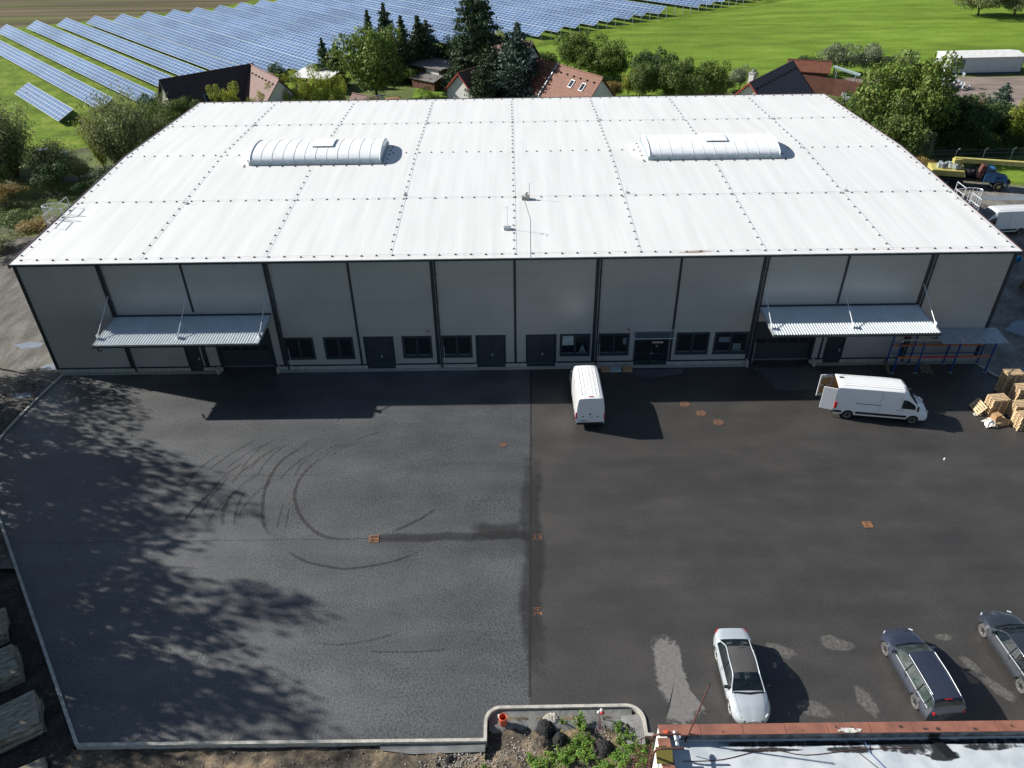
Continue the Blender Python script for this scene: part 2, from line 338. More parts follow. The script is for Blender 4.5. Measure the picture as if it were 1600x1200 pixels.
def tag(o, label=None, cat=None, group=None, kind=None):
    if label: o['label'] = label
    if cat: o['category'] = cat
    if group: o['group'] = group
    if kind: o['kind'] = kind
    return o
def thing(name, label, cat, loc=(0,0,0), rz=0, group=None):
    o = bpy.data.objects.new(name, None); COL.objects.link(o); o.location = loc; o.rotation_euler.z = rz
    o.empty_display_size = 0.5
    return tag(o, label, cat, group)
def children(o): return [c for c in COL.objects if c.parent == o]
def copy_tree(o, parent=None, kids=None):
    c = o.copy(); COL.objects.link(c)
    if parent: c.parent = parent
    for k in (o.children if kids is None else kids): copy_tree(k, c)
    return c
def sheet(name, poly, z, m, kind='structure', edge=False):
    """flat polygon; with edge=True a fan with an 'edge' attribute 1 in the middle, 0 at the rim"""
    if not edge:
        me = bpy.data.meshes.new(name); me.from_pydata([(p[0], p[1], z) for p in poly], [], [tuple(range(len(poly)))])
        me.materials.append(MATS[m]); o = bpy.data.objects.new(name, me); COL.objects.link(o)
    else:
        cx = sum(p[0] for p in poly)/len(poly); cy = sum(p[1] for p in poly)/len(poly); n = len(poly)
        rings = [0.0, 0.35, 0.7, 1.0]; vs = [(cx, cy, z)]; ed = [1.0]
        for r in rings[1:]:
            for p in poly: vs.append((cx+(p[0]-cx)*r, cy+(p[1]-cy)*r, z)); ed.append({0.35: 1, 0.7: 0.9, 1.0: 0}[r])
        fs = [(0, 1+i, 1+(i+1) % n) for i in range(n)]
        for k in range(2):
            b = 1+k*n
            for i in range(n): fs.append((b+i, b+n+i, b+n+(i+1) % n, b+(i+1) % n))
        me = bpy.data.meshes.new(name); me.from_pydata(vs, [], fs); me.materials.append(MATS[m])
        a = me.attributes.new('edge', 'FLOAT', 'POINT'); a.data.foreach_set('value', ed)
        o = bpy.data.objects.new(name, me); COL.objects.link(o)
    if kind: o['kind'] = kind
    return o
def strip(name, pts, wd, z, m, fade=True):
    """curved ribbon on the ground with soft sides"""
    vs = []; ed = []; fs = []; n = len(pts)
    for i, p in enumerate(pts):
        a = Vector(pts[max(i-1, 0)]); b = Vector(pts[min(i+1, n-1)]); d = (b-a).normalized(); nn = Vector((-d.y, d.x))
        e = min(1, min(i, n-1-i)/max(1, n*0.2)) if fade else 1
        for q, ee in ((-1, 0), (-0.5, 1), (0.5, 1), (1, 0)):
            vs.append((p[0]+nn.x*q*wd/2, p[1]+nn.y*q*wd/2, z)); ed.append(ee*(0.15+0.85*e) if e > 0 else 0)
    for i in range(n-1):
        for k in range(3): fs.append((i*4+k, i*4+k+1, i*4+5+k, i*4+4+k))
    me = bpy.data.meshes.new(name); me.from_pydata(vs, [], fs); me.materials.append(MATS[m])
    a = me.attributes.new('edge', 'FLOAT', 'POINT'); a.data.foreach_set('value', ed)
    o = bpy.data.objects.new(name, me); COL.objects.link(o); o['kind'] = 'structure'
    return o
def blob(cx, cy, rx, ry, n=14, jit=0.18, rot=0, seed=0):
    rr = random.Random(seed); out = []
    for k in range(n):
        a = 2*math.pi*k/n; j = 1+rr.uniform(-jit, jit); x, y = rx*j*math.cos(a), ry*j*math.sin(a)
        out.append((cx+x*math.cos(rot)-y*math.sin(rot), cy+x*math.sin(rot)+y*math.cos(rot)))
    return out

D2 = Vector((0.68, -0.733)); N2 = Vector((0.733, 0.68))       # along / across the solar rows
def tn(t, n): p = D2*t + N2*n; return (p.x, p.y)

# ================================================================== SETTING
def build_ground():
    xs = [-900, -300, -120, -60, -30, -18, -10, -4, 0, 3, 8, 14, 20, 28, 36, 44, 50, 60, 73, 90, 110, 150, 300, 900]
    ys = [-300, -80, -40, -33, -31.2, -29, -26, -20, -14, -8, -2, 10, 30, 45, 60, 90, 130, 200, 400, 1600]
    mb = MB(); vs = []
    for y in ys:
        for x in xs:
            z = -0.03
            if y <= -29 and x < 60: z = -0.5
            if x <= 14 and y <= -14: z = -0.5
            if x <= 3 and y <= -20: z = -0.4
            vs.append((x, y, z))
    nx = len(xs); fs = [(j*nx+i, j*nx+i+1, (j+1)*nx+i+1, (j+1)*nx+i) for j in range(len(ys)-1) for i in range(nx-1)]
    mb.add(vs, fs); tag(mb.build('ground', 'grass_rough'), kind='structure')
build_ground()
KL = [(0.55, -0.45), (0.1, -4.0), (-0.1, -8.4), (1.2, -11.8), (2.5, -14.0), (4.14, -16.1), (7.38, -20.22), (10.61, -24.33), (13.1, -27.5), (15.58, -30.65)]
def catmull(P, n=6):
    out = []
    for i in range(len(P)-1):
        p0, p1, p2, p3 = P[max(i-1,0)], P[i], P[i+1], P[min(i+2,len(P)-1)]
        for k in range(n):
            t = k/n
            out.append(tuple(0.5*((2*b)+(-a+c)*t+(2*a-5*b+4*c-d)*t*t+(-a+3*b-3*c+d)*t**3) for a, b, c, d in zip(p0, p1, p2, p3)))
    out.append(tuple(P[-1])); return out
KLs = catmull(KL, 4)
def arc(cx, cy, r, a0, a1, n=7): return [(cx+r*math.cos(R(a0+(a1-a0)*k/n)), cy+r*math.sin(R(a0+(a1-a0)*k/n))) for k in range(n+1)]
NOTCH = [(34.3, -30.65)] + arc(35.0, -29.75, 0.7, 180, 90) + arc(40.95, -29.78, 0.76, 90, 0) + [(41.71, -30.5), (42.05, -30.5)]
sheet('yard_asphalt_old', KLs + [(34.3, -30.65)] + arc(35.0, -29.75, 0.7, 180, 90) + [(36.38, -29.05), (37.2, 0.2), (0.55, 0.2)], 0.0, 'asphalt_old')
sheet('yard_asphalt_new', [(36.38, -29.05)] + arc(40.95, -29.78, 0.76, 90, 0) + [(41.71, -30.5), (42.0, -30.5), (42.0, -33), (140, -33), (140, -9), (78.0, -8.2), (74.0, -4.2), (72.0, -0.7), (71.9, 0.2), (37.2, 0.2)], 0.0, 'asphalt_new')
def kerb(name, pts, wd=0.15, z0=-0.45, z1=0.10, m='concrete_kerb'):
    mb = MB(); n = len(pts); L = []; Rr = []
    for i, p in enumerate(pts):
        a = Vector(pts[max(i-1, 0)]); b = Vector(pts[i]); c = Vector(pts[min(i+1, n-1)])
        d1 = (b-a).normalized() if i else (c-b).normalized(); d2 = (c-b).normalized() if i < n-1 else d1
        t = (d1+d2).normalized(); nn = Vector((-t.y, t.x)); k = 1/max(0.5, nn.dot(Vector((-d1.y, d1.x))))
        L.append(b+nn*wd/2*k); Rr.append(b-nn*wd/2*k)
    vs = []
    for l, r in zip(L, Rr): vs += [(l.x, l.y, z0), (l.x, l.y, z1), (r.x, r.y, z1), (r.x, r.y, z0)]
    fs = []
    for i in range(n-1):
        for k in range(3): fs.append((i*4+k, i*4+k+1, i*4+5+k, i*4+4+k))
    fs += [(0, 3, 2, 1), ((n-1)*4, (n-1)*4+1, (n-1)*4+2, (n-1)*4+3)]
    mb.add(vs, fs); return tag(mb.build(name, m), kind='structure')
kerb('yard_kerb', KLs + NOTCH[:1] + NOTCH[1:])
kerb('side_kerb', [(71.95, -0.75), (72.4, -1.9), (73.4, -3.5), (75.0, -5.3), (78.0, -8.1)], 0.2)
sheet('dirt_track', [(-60, -40), (3, -40), (8, -31), (3.5, -20), (7.5, -20), (5.0, -16.2), (2.2, -12.5), (0.5, -8), (0.5, -4), (0.2, 0.5), (-0.3, 16), (-2, 18), (-6, 24), (-15, 26), (-60, 22)], -0.022, 'dirt_track')
sheet('mud_yard', [(72, 0.5), (72.2, -1), (73.2, -3), (75, -5), (78, -7.9), (140, -8.7), (140, 34), (95, 36.5), (80, 42), (72.3, 42)], -0.022, 'mud_yard')
sheet('meadow', [tn(-300, 96), (38, 113), (47, 118), (66, 135.5), (97, 158), (170, 214), (320, 400), (500, 420), (520, 80), (130, 88), (104, 92), (84, 84), (60, 76), (40, 84)][1:], -0.018, 'meadow')
sheet('solar_meadow', [(-140, 20), (-36, 45), (-17, 60), (0, 82), (22, 101), (38, 112.9), (46.8, 117.9), (65.8, 135.4), (96.6, 158), (200, 240), (0, 420), (-31.9, 177.5), (-43.6, 161.2), (-81.5, 142.1), (-140, 122)], -0.014, 'solar_grass')
sheet('ploughed_field', [(-400, 60), (-140, 122.1), (-81.5, 142.2), (-43.7, 161.3), (-32, 177.6), (0, 420.5), (0, 900), (-700, 700)], -0.010, 'ploughed')
sheet('gravel_yard', [(88, 84), (92.5, 79), (104, 73), (112, 68.5), (128, 62), (180, 60), (180, 86.5), (108, 86.5), (96, 88)], -0.006, 'gravel_yard')
sheet('garden_lawn', [(20, 78), (30, 76), (33, 84), (27, 88), (20, 84)], -0.006, 'meadow')
sheet('side_lawn', [(92, 38.5), (99, 36.5), (125, 35), (125, 50), (108, 47), (96, 44)], -0.008, 'meadow')
sheet('garden_path', [(-24, 43), (-22.5, 41.5), (-8, 45), (-8.5, 47)], -0.006, 'concrete_grey')
# concrete pavement strip along the front wall
mb = MB()
for a, b in [(0.3, 13.0), (17.3, 54.0), (59.1, 71.8)]: mb.box(a, -0.42, -0.02, b, -0.05, 0.03)
tag(mb.build('wall_pavement', 'concrete_light'), kind='structure')
# stains and worn patches on the asphalt
sheet('loading_slab', [(54.0, -0.3), (59.2, -0.3), (60.4, -1.8), (60.9, -2.8), (58.5, -3.9), (56.2, -4.0), (54.9, -3.6), (54.6, -2.2)], 0.008, 'slab_wet', edge=True)
sheet('door_slab', [(43.7, -0.5), (49.6, -0.5), (49.3, -1.2), (47.8, -1.7), (46.3, -1.9), (44.8, -1.5)], 0.008, 'slab_wet', edge=True)
sheet('dry_patch', [(x+.10*math.sin(y*17), y) for x, y in [(43.0,-24.9),(43.6,-24.8),(44.2,-25.3),(44.3,-26.0),(44.1,-26.8),(44.1,-27.6),(44.2,-28.3),(44.5,-28.8),(44.8,-29.4),(44.2,-30.1),(43.4,-30.6),(42.7,-30.0),(43.0,-29.2),(42.5,-28.4),(42.55,-27.4),(42.6,-26.4),(42.5,-25.4)]], 0.006, 'stain_light', edge=True)
for i, (x, y, rx, ry, rot, s) in enumerate([(49.2, -26.1, .75, .38, -.5, 1), (52.1, -25.7, .8, .45, -.25, 2), (52.4, -28.9, .42, .8, .25, 3), (57.8, -25.4, .45, .22, 0, 4), (49.8, -29.3, .8, .4, -.4, 5), (58.3, -27.0, .25, .6, .5, 6), (59.0, -28.4, .35, .9, .6, 7)]):
    sheet('dry_patch', blob(x, y, rx*1.25, ry*1.25, rot=rot, seed=s), 0.006+i*0.0004, 'stain_patch', edge=True)
strip('damp_streak', [(27.7+.47*k, -18.05+.06*math.sin(k*.9)+.006*k) for k in range(20)], .85, 0.006, 'stain_dark', fade=False); strip('damp_streak', [(33+.4*k, -17.55+.1*math.sin(k)) for k in range(10)], 1.5, 0.0075, 'stain_dark')
strip('damp_streak', [(36.95-.02*k+.15*math.sin(k*.8), -10.5-.9*k) for k in range(20)], 1.5, 0.0065, 'stain_dark')
strip('paving_seam', [(37.18-0.028*k, -0.5-1.0*k) for k in range(29)], 0.18, 0.0045, 'stain_dark', fade=False)
strip('paving_seam', [(6+k, -18.05) for k in range(31)], 0.1, 0.0045, 'tyre_faint', fade=False)
strip('paving_seam', [(12+k, -12.35) for k in range(12)], 0.1, 0.0045, 'tyre_faint', fade=False)
for pts, wd, m in [
    ([(22.0,-8.07),(21.3,-9.44),(20.22,-10.92),(19.87,-12.49),(19.84,-14.0),(20.12,-15.44),(20.45,-16.54),(20.9,-17.35),(21.4,-17.81)], .42, 'tyre_rubber'),
    ([(23.76,-9.75),(22.77,-10.81),(22.06,-11.99),(21.79,-13.14),(21.85,-14.33),(22.34,-15.62),(23.08,-16.72),(23.92,-17.53),(24.76,-17.93),(25.74,-18.08),(27.06,-18.0)], .40, 'tyre_rubber'),
    ([(22.06,-9.97),(21.34,-11.1),(20.74,-12.2),(20.44,-13.12)], .3, 'tyre_faint'),
    ([(28.24,-17.6),(29.14,-17.1),(30.14,-16.38),(31.06,-15.5)], .38, 'tyre_rubber'),
    ([(21.95,-18.52),(22.76,-19.15),(23.73,-19.77),(24.9,-20.13),(26.13,-20.35),(27.38,-20.19),(28.71,-19.86),(29.85,-19.33),(30.64,-18.79)], .3, 'tyre_rubber'),
    ([(26.91,-7.9),(25.63,-8.32),(24.62,-9.0)], .3, 'tyre_faint'),
    ([(18.4,-8.0),(17.56,-9.02),(16.58,-10.19),(15.84,-11.32),(15.4,-12.25)], .3, 'tyre_faint'),
    ([(18.9,-8.9),(17.96,-9.82),(17.08,-10.99),(16.5,-12)], .3, 'tyre_faint'),
    ([(16.96,-12.9),(16.24,-14.22),(15.76,-15.5),(15.49,-16.72)], .3, 'tyre_faint'),
    ([(18.5,-10.88),(17.79,-12.14),(17.41,-13.36)], .35, 'tyre_faint'),
    ([(17.2,-11.8),(16.9,-13.2),(16.5,-14.8),(16.6,-16.9)], .3, 'tyre_faint'),
    ([(18.01,-13.67),(17.71,-15.39),(18.19,-17.3)], .5, 'tyre_faint'),
    ([(18.6,-13.2),(18.5,-15.39),(18.9,-17.3)], .4, 'tyre_faint'),
    ([(24.37,-25.08),(25.92,-25.35),(26.99,-25.36),(28.12,-25.18),(29.15,-24.86),(30.51,-24.28)], .25, 'tyre_faint'),
    ([(27.79,-25.71),(29.04,-25.87),(31.24,-25.85),(33.1,-25.6)], .25, 'tyre_faint'),
    ([(21.75,-15.0),(21.87,-16.57),(21.96,-17.36)], .3, 'tyre_faint'),
    ([(21.3,-14.5),(21.35,-16.3),(21.5,-17.4)], .25, 'tyre_faint'),
    ([(20,-9.2),(18.8,-10.4),(18.2,-12.0)], .5, 'tyre_faint')] + [([(x0, y0), (x0-1.1, y0-1.3), (x0-1.7, y0-2.8), (x0-1.8, y0-4.2)], .28, 'tyre_faint') for x0, y0 in ((20.8, -8.6), (19.6, -8.2), (18.2, -10.6), (19.4, -11.8), (17.4, -13.0), (23.2, -9.0), (16.4, -9.6), (20.6, -12.4), (18.9, -12.9))] + [([(24.2+k, -8.9-k*.15), (23.2+k*.8, -9.7), (22.5+k*.6, -10.6-k*.2)], .26, 'tyre_faint') for k in (0, .5, 1.1)]:
    strip('tyre_mark', catmull(pts, 5), wd*.78, 0.0085, m)
for x, y, rx, ry, s in [(-5, 11.5, 3.2, 2.0, 1), (-3.2, 7.0, 1.8, 1.1, 2), (-4.4, 4.2, 1.5, .6, 3), (-1.2, -3.0, .9, .5, 4), (-1.0, 0.9, .8, .5, 6), (80, 4.5, 4.0, 2.2, 7), (76.0, -1.5, 1.5, .8, 8), (93, 33, 5, 1.0, 9), (78, 17, 3, 1.5, 10)]:
    sheet('puddle', blob(x, y, rx, ry, seed=s), -0.016, 'puddle', edge=True)

# ================================================================== WAREHOUSE
WL, WD, HE, HR = 72.0, 41.3, 9.45, 10.14
def rz(y): return HE + (HR-HE)*(1-abs(y-WD/2)/(WD/2))
WH = thing('warehouse', 'long grey panelled warehouse with a white roof carrying two barrel skylights', 'warehouse', (0, 0, 0))
def wall_with_openings(mb, x0, x1, z0, z1, ops, y=0.0, depth=0.14):
    xs = sorted({x0, x1} | {o[0] for o in ops} | {o[1] for o in ops}); zs = sorted({z0, z1} | {o[2] for o in ops} | {o[3] for o in ops})
    for i in range(len(xs)-1):
        for j in range(len(zs)-1):
            a, b, c, d = xs[i], xs[i+1], zs[j], zs[j+1]; mx, mz = (a+b)/2, (c+d)/2
            if any(o[0] < mx < o[1] and o[2] < mz < o[3] for o in ops): continue
            mb.add([(a, y, c), (b, y, c), (b, y, d), (a, y, d)], [(0, 1, 2, 3)])
    for a, b, c, d in ops:
        mb.add([(a, y, c), (a, y+depth, c), (a, y+depth, d), (a, y, d)], [(0, 1, 2, 3)])
        mb.add([(b, y, c), (b, y, d), (b, y+depth, d), (b, y+depth, c)], [(0, 1, 2, 3)])
        mb.add([(a, y, d), (a, y+depth, d), (b, y+depth, d), (b, y, d)], [(0, 1, 2, 3)])
        mb.add([(a, y, c), (b, y, c), (b, y+depth, c), (a, y+depth, c)], [(0, 1, 2, 3)])
WIN = [(18.27, 20.46), (21.31, 23.51), (27.33, 29.54), (30.37, 32.63), (39.45, 41.72), (42.42, 44.72), (48.38, 50.85), (51.3, 53.85)]
DBL = [(24.4, 26.6), (33.0, 35.2), (36.85, 39.1)]
ENT = (45.2, 47.8); GATES = [(13.05, 17.2), (54.3, 58.95)]; SGL = [(10.5, 11.55), (60.0, 61.35)]
ops = [(a, b, 0.95, 2.9) for a, b in WIN] + [(a, b, 0.03, 2.88) for a, b in DBL] + [(ENT[0], ENT[1], 0.03, 2.95)] + \
      [(a, b, 0.03, 3.75) for a, b in GATES] + [(a, b, 0.03, 2.3) for a, b in SGL]
mb = MB(); wall_with_openings(mb, 0, WL, 0.33, HE-0.02, [o if o[2] > 0.33 else (o[0], o[1], 0.33, o[3]) for o in ops])
mb.add([(0, 0, 0), (0, 0, HE-.02), (0, WD, HE-.02), (0, WD, 0)], [(0, 1, 2, 3)])
mb.add([(WL, 0, 0), (WL, WD, 0), (WL, WD, HE-.02), (WL, 0, HE-.02)], [(0, 1, 2, 3)])
mb.add([(0, WD, 0), (0, WD, HE-.02), (WL, WD, HE-.02), (WL, WD, 0)], [(0, 1, 2, 3)])
for X in (0, WL):
    mb.add([(X, 0, HE-.02), (X, WD/2, HR-.02), (X, WD, HE-.02)], [(0, 1, 2) if X else (2, 1, 0)])
mb.build('wall', 'wall_panel', WH)
# plinth
px = 0.0
for a, b in sorted([(x0, x1) for x0, x1 in DBL + [ENT] + GATES + SGL]) + [(WL, WL)]:
    mb = MB(); mb.box(px, -0.05, 0.0, a, 0.10, 0.33); mb.build('plinth', 'concrete_light', WH)
    mb = MB(); mb.box(px+.06, -0.065, 0.33, a-.06, 0.0, 0.43); mb.build('base_trim', 'anthracite', WH); px = b
# vertical cover strips, downpipes, earthing rods
for i in range(13):
    X = 6*i; wdt = 0.24 if i % 2 else 0.17
    if i in (0, 12): X += 0.12 if i == 0 else -0.12; wdt = 0.26
    mb = MB()
    zb = 0.34
    for g in GATES:
        pass
    if i in (1, 3, 9, 11, 2, 10):
        zb = 0.34
    if any(a-0.1 < X < b+0.1 for a, b in GATES): zb = 5.05
    if i in (2, 10): zb = 5.3 if i == 2 else 5.3
    mb.box(X-wdt/2, -0.035, zb, X+wdt/2, -0.001, HE-0.2)
    if i in (2, 10) and not any(a-0.1 < X < b+0.1 for a, b in SGL + GATES): mb.box(X-wdt/2, -0.035, 0.44, X+wdt/2, -0.001, 4.7)
    mb.build('cover_strip', 'anthracite', WH)
    if i % 2:
        mb = MB(); xp = X + (0.24 if X < 36 else 0.24)
        mb.tube([(xp, -0.13, 9.2), (xp, -0.11, 8.9), (xp, -0.11, 0.06)], 0.06, 8)
        for z in (2.2, 4.2, 6.2, 8.2): mb.box(xp-.08, -.18, z, xp+.08, -.036, z+.04)
        mb.build('downpipe', 'anthracite', WH)
        mb = MB(); mb.tube([(X+0.48, -0.09, 0.02), (X+0.48, -0.09, 2.0)], 0.018, 5); mb.build('earthing_rod', 'galv', WH)
mb = MB(); mb.box(11.75, -.035, .44, 11.9, -.001, 4.7); mb.build('cover_strip', 'anthracite', WH)
mb = MB(); mb.box(59.55, -.035, .44, 59.7, -.001, 4.7); mb.build('cover_strip', 'anthracite', WH)
# gutter and eaves
mb = MB(); mb.box(-0.1, -0.17, HE-0.2, WL+0.1, -0.04, HE-0.03); mb.build('gutter', 'anthracite', WH)
mb = MB(); mb.box(-0.12, -0.21, HE-0.045, WL+0.12, -0.03, HE+0.012); mb.build('eave_edge', 'eave_edge', WH)
# roof: two slopes
mb = MB()
for y0, y1 in ((-0.18, WD/2), (WD/2, WD+0.15)):
    mb.add([(-0.1, y0, rz(y0)+.02), (WL+.1, y0, rz(y0)+.02), (WL+.1, y1, rz(y1)+.02), (-.1, y1, rz(y1)+.02)], [(0, 1, 2, 3)])
mb.build('roof', 'roof_white', WH)
for X in (-0.14, WL+0.14):
    mb = MB()
    for y0, y1 in ((-0.2, WD/2), (WD/2, WD+0.2)):
        for s in (1,):
            a, b = X-.05, X+.05
            mb.add([(a, y0, rz(y0)-.3), (b, y0, rz(y0)-.3), (b, y1, rz(y1)-.3), (a, y1, rz(y1)-.3), (a, y0, rz(y0)+.06), (b, y0, rz(y0)+.06), (b, y1, rz(y1)+.06), (a, y1, rz(y1)+.06)],
                   [(0,3,2,1),(4,5,6,7),(0,1,5,4),(1,2,6,5),(2,3,7,6),(3,0,4,7)])
    mb.build('verge_trim', 'verge_trim', WH)
mb = MB(); mb.box(-0.1, WD+0.15, HE-.1, WL+.1, WD+0.25, HE+0.06); mb.build('back_trim', 'verge_trim', WH)
# roof conductor clips and wires
clip = MB(); clip.add([(-.085,-.055,0),(.085,-.055,0),(.085,.055,0),(-.085,.055,0),(-.025,-.025,.09),(.025,-.025,.09),(.025,.025,.09),(-.025,.025,.09)], [(4,5,6,7),(0,1,5,4),(1,2,6,5),(2,3,7,6),(3,0,4,7)])
SKY = [(12.2, 24.2), (48.2, 60.2)]; SY0, SY1 = 18.0, 23.4
def in_sky(x, y): return any(a-.3 < x < b+.3 and SY0-.3 < y < SY1+.3 for a, b in SKY)
spots = []; rr = random.Random(3)
for yy in (0.35, 10.3, 20.65, 30.9, 40.9):
    x = 0.6
    while x < WL:
        if not in_sky(x, yy): spots.append((x+rr.uniform(-.12, .12), yy+rr.uniform(-.05, .05)))
        x += 1.11
for k in range(9):
    X = min(max(9*k, 0.25), WL-0.25); y = 1.2
    while y < WD-.6:
        if not in_sky(X, y): spots.append((X+rr.uniform(-.04, .04), y+rr.uniform(-.1, .1)))
        y += 1.28
for a, b in SKY:
    x = a-.35
    while x < b+.5: spots.append((x, SY0-.32)); x += 1.15
    for q in range(5): spots.append((a-.4, SY0+q*1.15)); spots.append((b+.4, SY0+q*1.15))
spots.sort(key=lambda s: (s[0]-36)**2*0.2+(s[1]+50)**2)
first = None; rest = MB()
for i, (x, y) in enumerate(spots):
    z = rz(y)+.022
    if i < 100:
        if first is None: first = clip.build('conductor_clip', 'clip_black', WH); o = first
        else: o = first.copy(); COL.objects.link(o)
        o.location = (x, y, z)
    else: rest.add([(p[0]+x, p[1]+y, p[2]+z) for p in clip.v], clip.f)
tag(rest.build('conductor_clip', 'clip_black', WH), kind='stuff')
mb = MB()
for yy in (0.35, 10.3, 30.9, 40.9): mb.tube([(0.2, yy, rz(yy)+.12), (WL-.2, yy, rz(yy)+.12)], .008, 4)
for k in range(9):
    X = min(max(9*k, .25), WL-.25)
    segs = [(.3, WD/2), (WD/2, WD-.4)]
    if k in (2, 6): segs = [(.3, SY0-.3), (SY1+.3, WD-.4)]
    for a, b in segs: mb.tube([(X, a, rz(a)+.12), (X, b, rz(b)+.12)], .008, 4)
mb.build('conductor_wire', 'galv_dull', WH)
for x, y in [(9.28, 9.9), (27, 11.0), (45.4, 10.9), (63.4, 10.7), (9.1, 31.1), (27.2, 31), (45.2, 31.3), (63.2, 30.8)]:
    mb = MB(); z = rz(y)+.02; mb.lathe([(.17, 0), (.17, .07), (.05, .1), (.0, .1)], (x, y, z), 10); mb.tube([(x, y, z+.09), (x, y, z+.55)], .012, 5)
    mb.build('lightning_rod', 'galv_dull', WH)
# antenna mast and duct box
mb = MB(); x, y = 35.5, 4.4; z = rz(y)+.03
mb.box(x-.28, y-.2, z, x+.28, y+.2, z+.2); mb.build('mast_base', 'galv_dull', WH)
mb = MB(); mb.tube([(x, y, z+.2), (x, y, z+1.85)], .02, 6); mb.tube([(x-.35, y, z+1.7), (x+.1, y, z+1.7)], .012, 4)
for q in (-.3, -.15): mb.tube([(x+q, y-.18, z+1.7), (x+q, y+.18, z+1.7)], .01, 4)
mb.tube([(x, y, z+1.8), (x, y-.5, z+1.75)], .012, 4); mb.build('antenna_mast', 'galv', WH)
mb = MB(); x, y = 37.0, 9.9; z = rz(y)+.03
mb.box(x-.33, y-.22, z, x+.33, y+.22, z+.3); mb.tube([(x+.05, y, z+.3), (x+.05, y, z+.5), (x+.2, y, z+.55)], .1, 8); mb.tube([(x+.3, y+.1, z+.3), (x+.3, y+.1, z+1.3), (x+.5, y+.1, z+1.35)], .02, 5)
mb.build('vent_box', 'concrete_light', WH)
mb = MB(); mb.tube([(36.9, 9.5, rz(9.5)+.03), (37.3, 6, rz(6)+.03), (37.2, 2.5, rz(2.5)+.03), (37.15, -.2, HE+.03)], .012, 4); mb.build('roof_cable', 'clip_black', WH)
o = sheet('roof_stain', [(46.9, .15), (48, .45), (49, .55), (50.2, .6), (50.6, .35), (50, .2), (48.4, .08)], HE+.055, 'rust_stain', kind=None, edge=True); o.parent = WH
# skylights
for a, b in SKY:
    yc = (SY0+SY1)/2; hw = (SY1-SY0)/2; z0 = HR-0.1; zc = z0+.34; hh = .76
    def arcp(k, n=18, up=0.0, ins=0.12): t = math.pi*k/n; return (yc-(hw-ins+up)*math.cos(t), zc+(hh+up)*math.sin(t))
    mb = MB(); mb.box(a, SY0, z0, b, SY1, zc)
    sk = mb.build('skylight', 'skylight_curb', WH)
    mb = MB(); n = 18; vs = []; a2, b2 = a+.12, b-.12
    for X in (a2, b2):
        for k in range(n+1): p = arcp(k); vs.append((X, p[0], p[1]))
    fs = [(k, k+1, n+2+k, n+1+k) for k in range(n)]
    mb.add(vs, fs); mb.build('glazing', 'skylight_skin', sk, smooth=True)
    mb = MB(); mb.add([vs[k] for k in range(n+1)], [tuple(range(n, -1, -1))]); mb.build('end_panel', 'skylight_skin', sk)
    mb = MB(); mb.add([vs[n+1+k] for k in range(n+1)], [tuple(range(n+1))]); mb.build('end_panel', 'skylight_skin', sk)
    mb = MB(); N = 12
    for i in range(N+1):
        X = a2+(b2-a2)*i/N
        mb.tube([(X, *arcp(k, up=.012)) for k in range(n+1)], .016 if i % 2 == 0 else .010, 4)
    for X in (a2+.02, b2-.02): mb.tube([(X, *arcp(k, up=.02)) for k in range(n+1)], .05, 4)
    mb.build('rib', 'rib_pale', sk)
    mb = MB(); xa = a+5.4; xb = xa+2.0
    p = [arcp(k, up=.14) for k in (7, 9, 11, 13)]; q = [arcp(k, up=.07) for k in (7, 9, 11, 13)]
    vs = [(X, *pp) for X in (xa, xb) for pp in p] + [(X, *pp) for X in (xa, xb) for pp in q]
    fs = [(k, k+1, 5+k, 4+k) for k in range(3)] + [(0, 4, 12, 8), (3, 11, 15, 7), (0, 8, 9, 1), (1, 9, 10, 2), (2, 10, 11, 3), (4, 5, 13, 12), (5, 6, 14, 13), (6, 7, 15, 14)]
    mb.add(vs, fs); mb.build('hatch', 'skylight_skin', sk)
# windows
def window(a, b, z0, z1, items=0):
    m = MB(); t = 0.13; y0, y1 = -0.03, 0.06
    m.box(a-.04, y0, z0-.04, a+t, y1, z1+.04); m.box(b-t, y0, z0-.04, b+.04, y1, z1+.04)
    m.box(a+t, y0, z0-.04, b-t, y1, z0+t+.08); m.box(a+t, y0, z1-t, b-t, y1, z1+.04)
    c = (a+b)/2; m.box(c-.09, y0+.02, z0+t+.08, c+.09, y1, z1-t)
    w_ = m.build('window', 'anthracite_door', WH)
    for p, q in ((a+t, c-.09), (c+.09, b-t)):
        m = MB(); m.add([(p, .045, z0+t+.08), (q, .045, z0+t+.08), (q, .045, z1-t), (p, .045, z1-t)], [(0, 1, 2, 3)]); m.build('pane', 'glass_dark', w_)
        if items >= 1:
            m = MB(); m.box(p+.03, .02, z0+t+.09, q-.03, .04, z0+t+.15); m.build('sill_strip', 'slate_pale', w_)
    return w_, (a+t, c-.09, c+.09, b-t)
for i, (a, b) in enumerate(WIN):
    w_, g = window(a, b, .95, 2.9, 1 if i >= 2 else 0)
    if i == 4:
        m = MB(); m.box(g[0]+.03, .025, 1.9, g[1]-.03, .04, 2.74); m.build('blind', 'blind_white', w_)
        m = MB(); m.add([(g[2]+.2, .03, 1.3), (g[2]+.75, .03, 1.3), (g[2]+.5, .03, 2.0)], [(0, 1, 2)]); m.build('poster', 'slate_pale', w_)
    if i == 5:
        m = MB(); m.box(g[3]-.33, .025, 1.9, g[3]-.05, .04, 2.5); m.build('poster', 'slate_pale', w_)
    if i == 7:
        m = MB(); m.box(g[0]+.2, .025, 2.0, g[1]-.02, .04, 2.45); m.build('poster', 'slate_pale', w_)
        m = MB(); m.box(g[2]+.12, .025, 1.3, g[3]-.3, .04, 1.85); m.build('poster', 'slate_pale', w_)
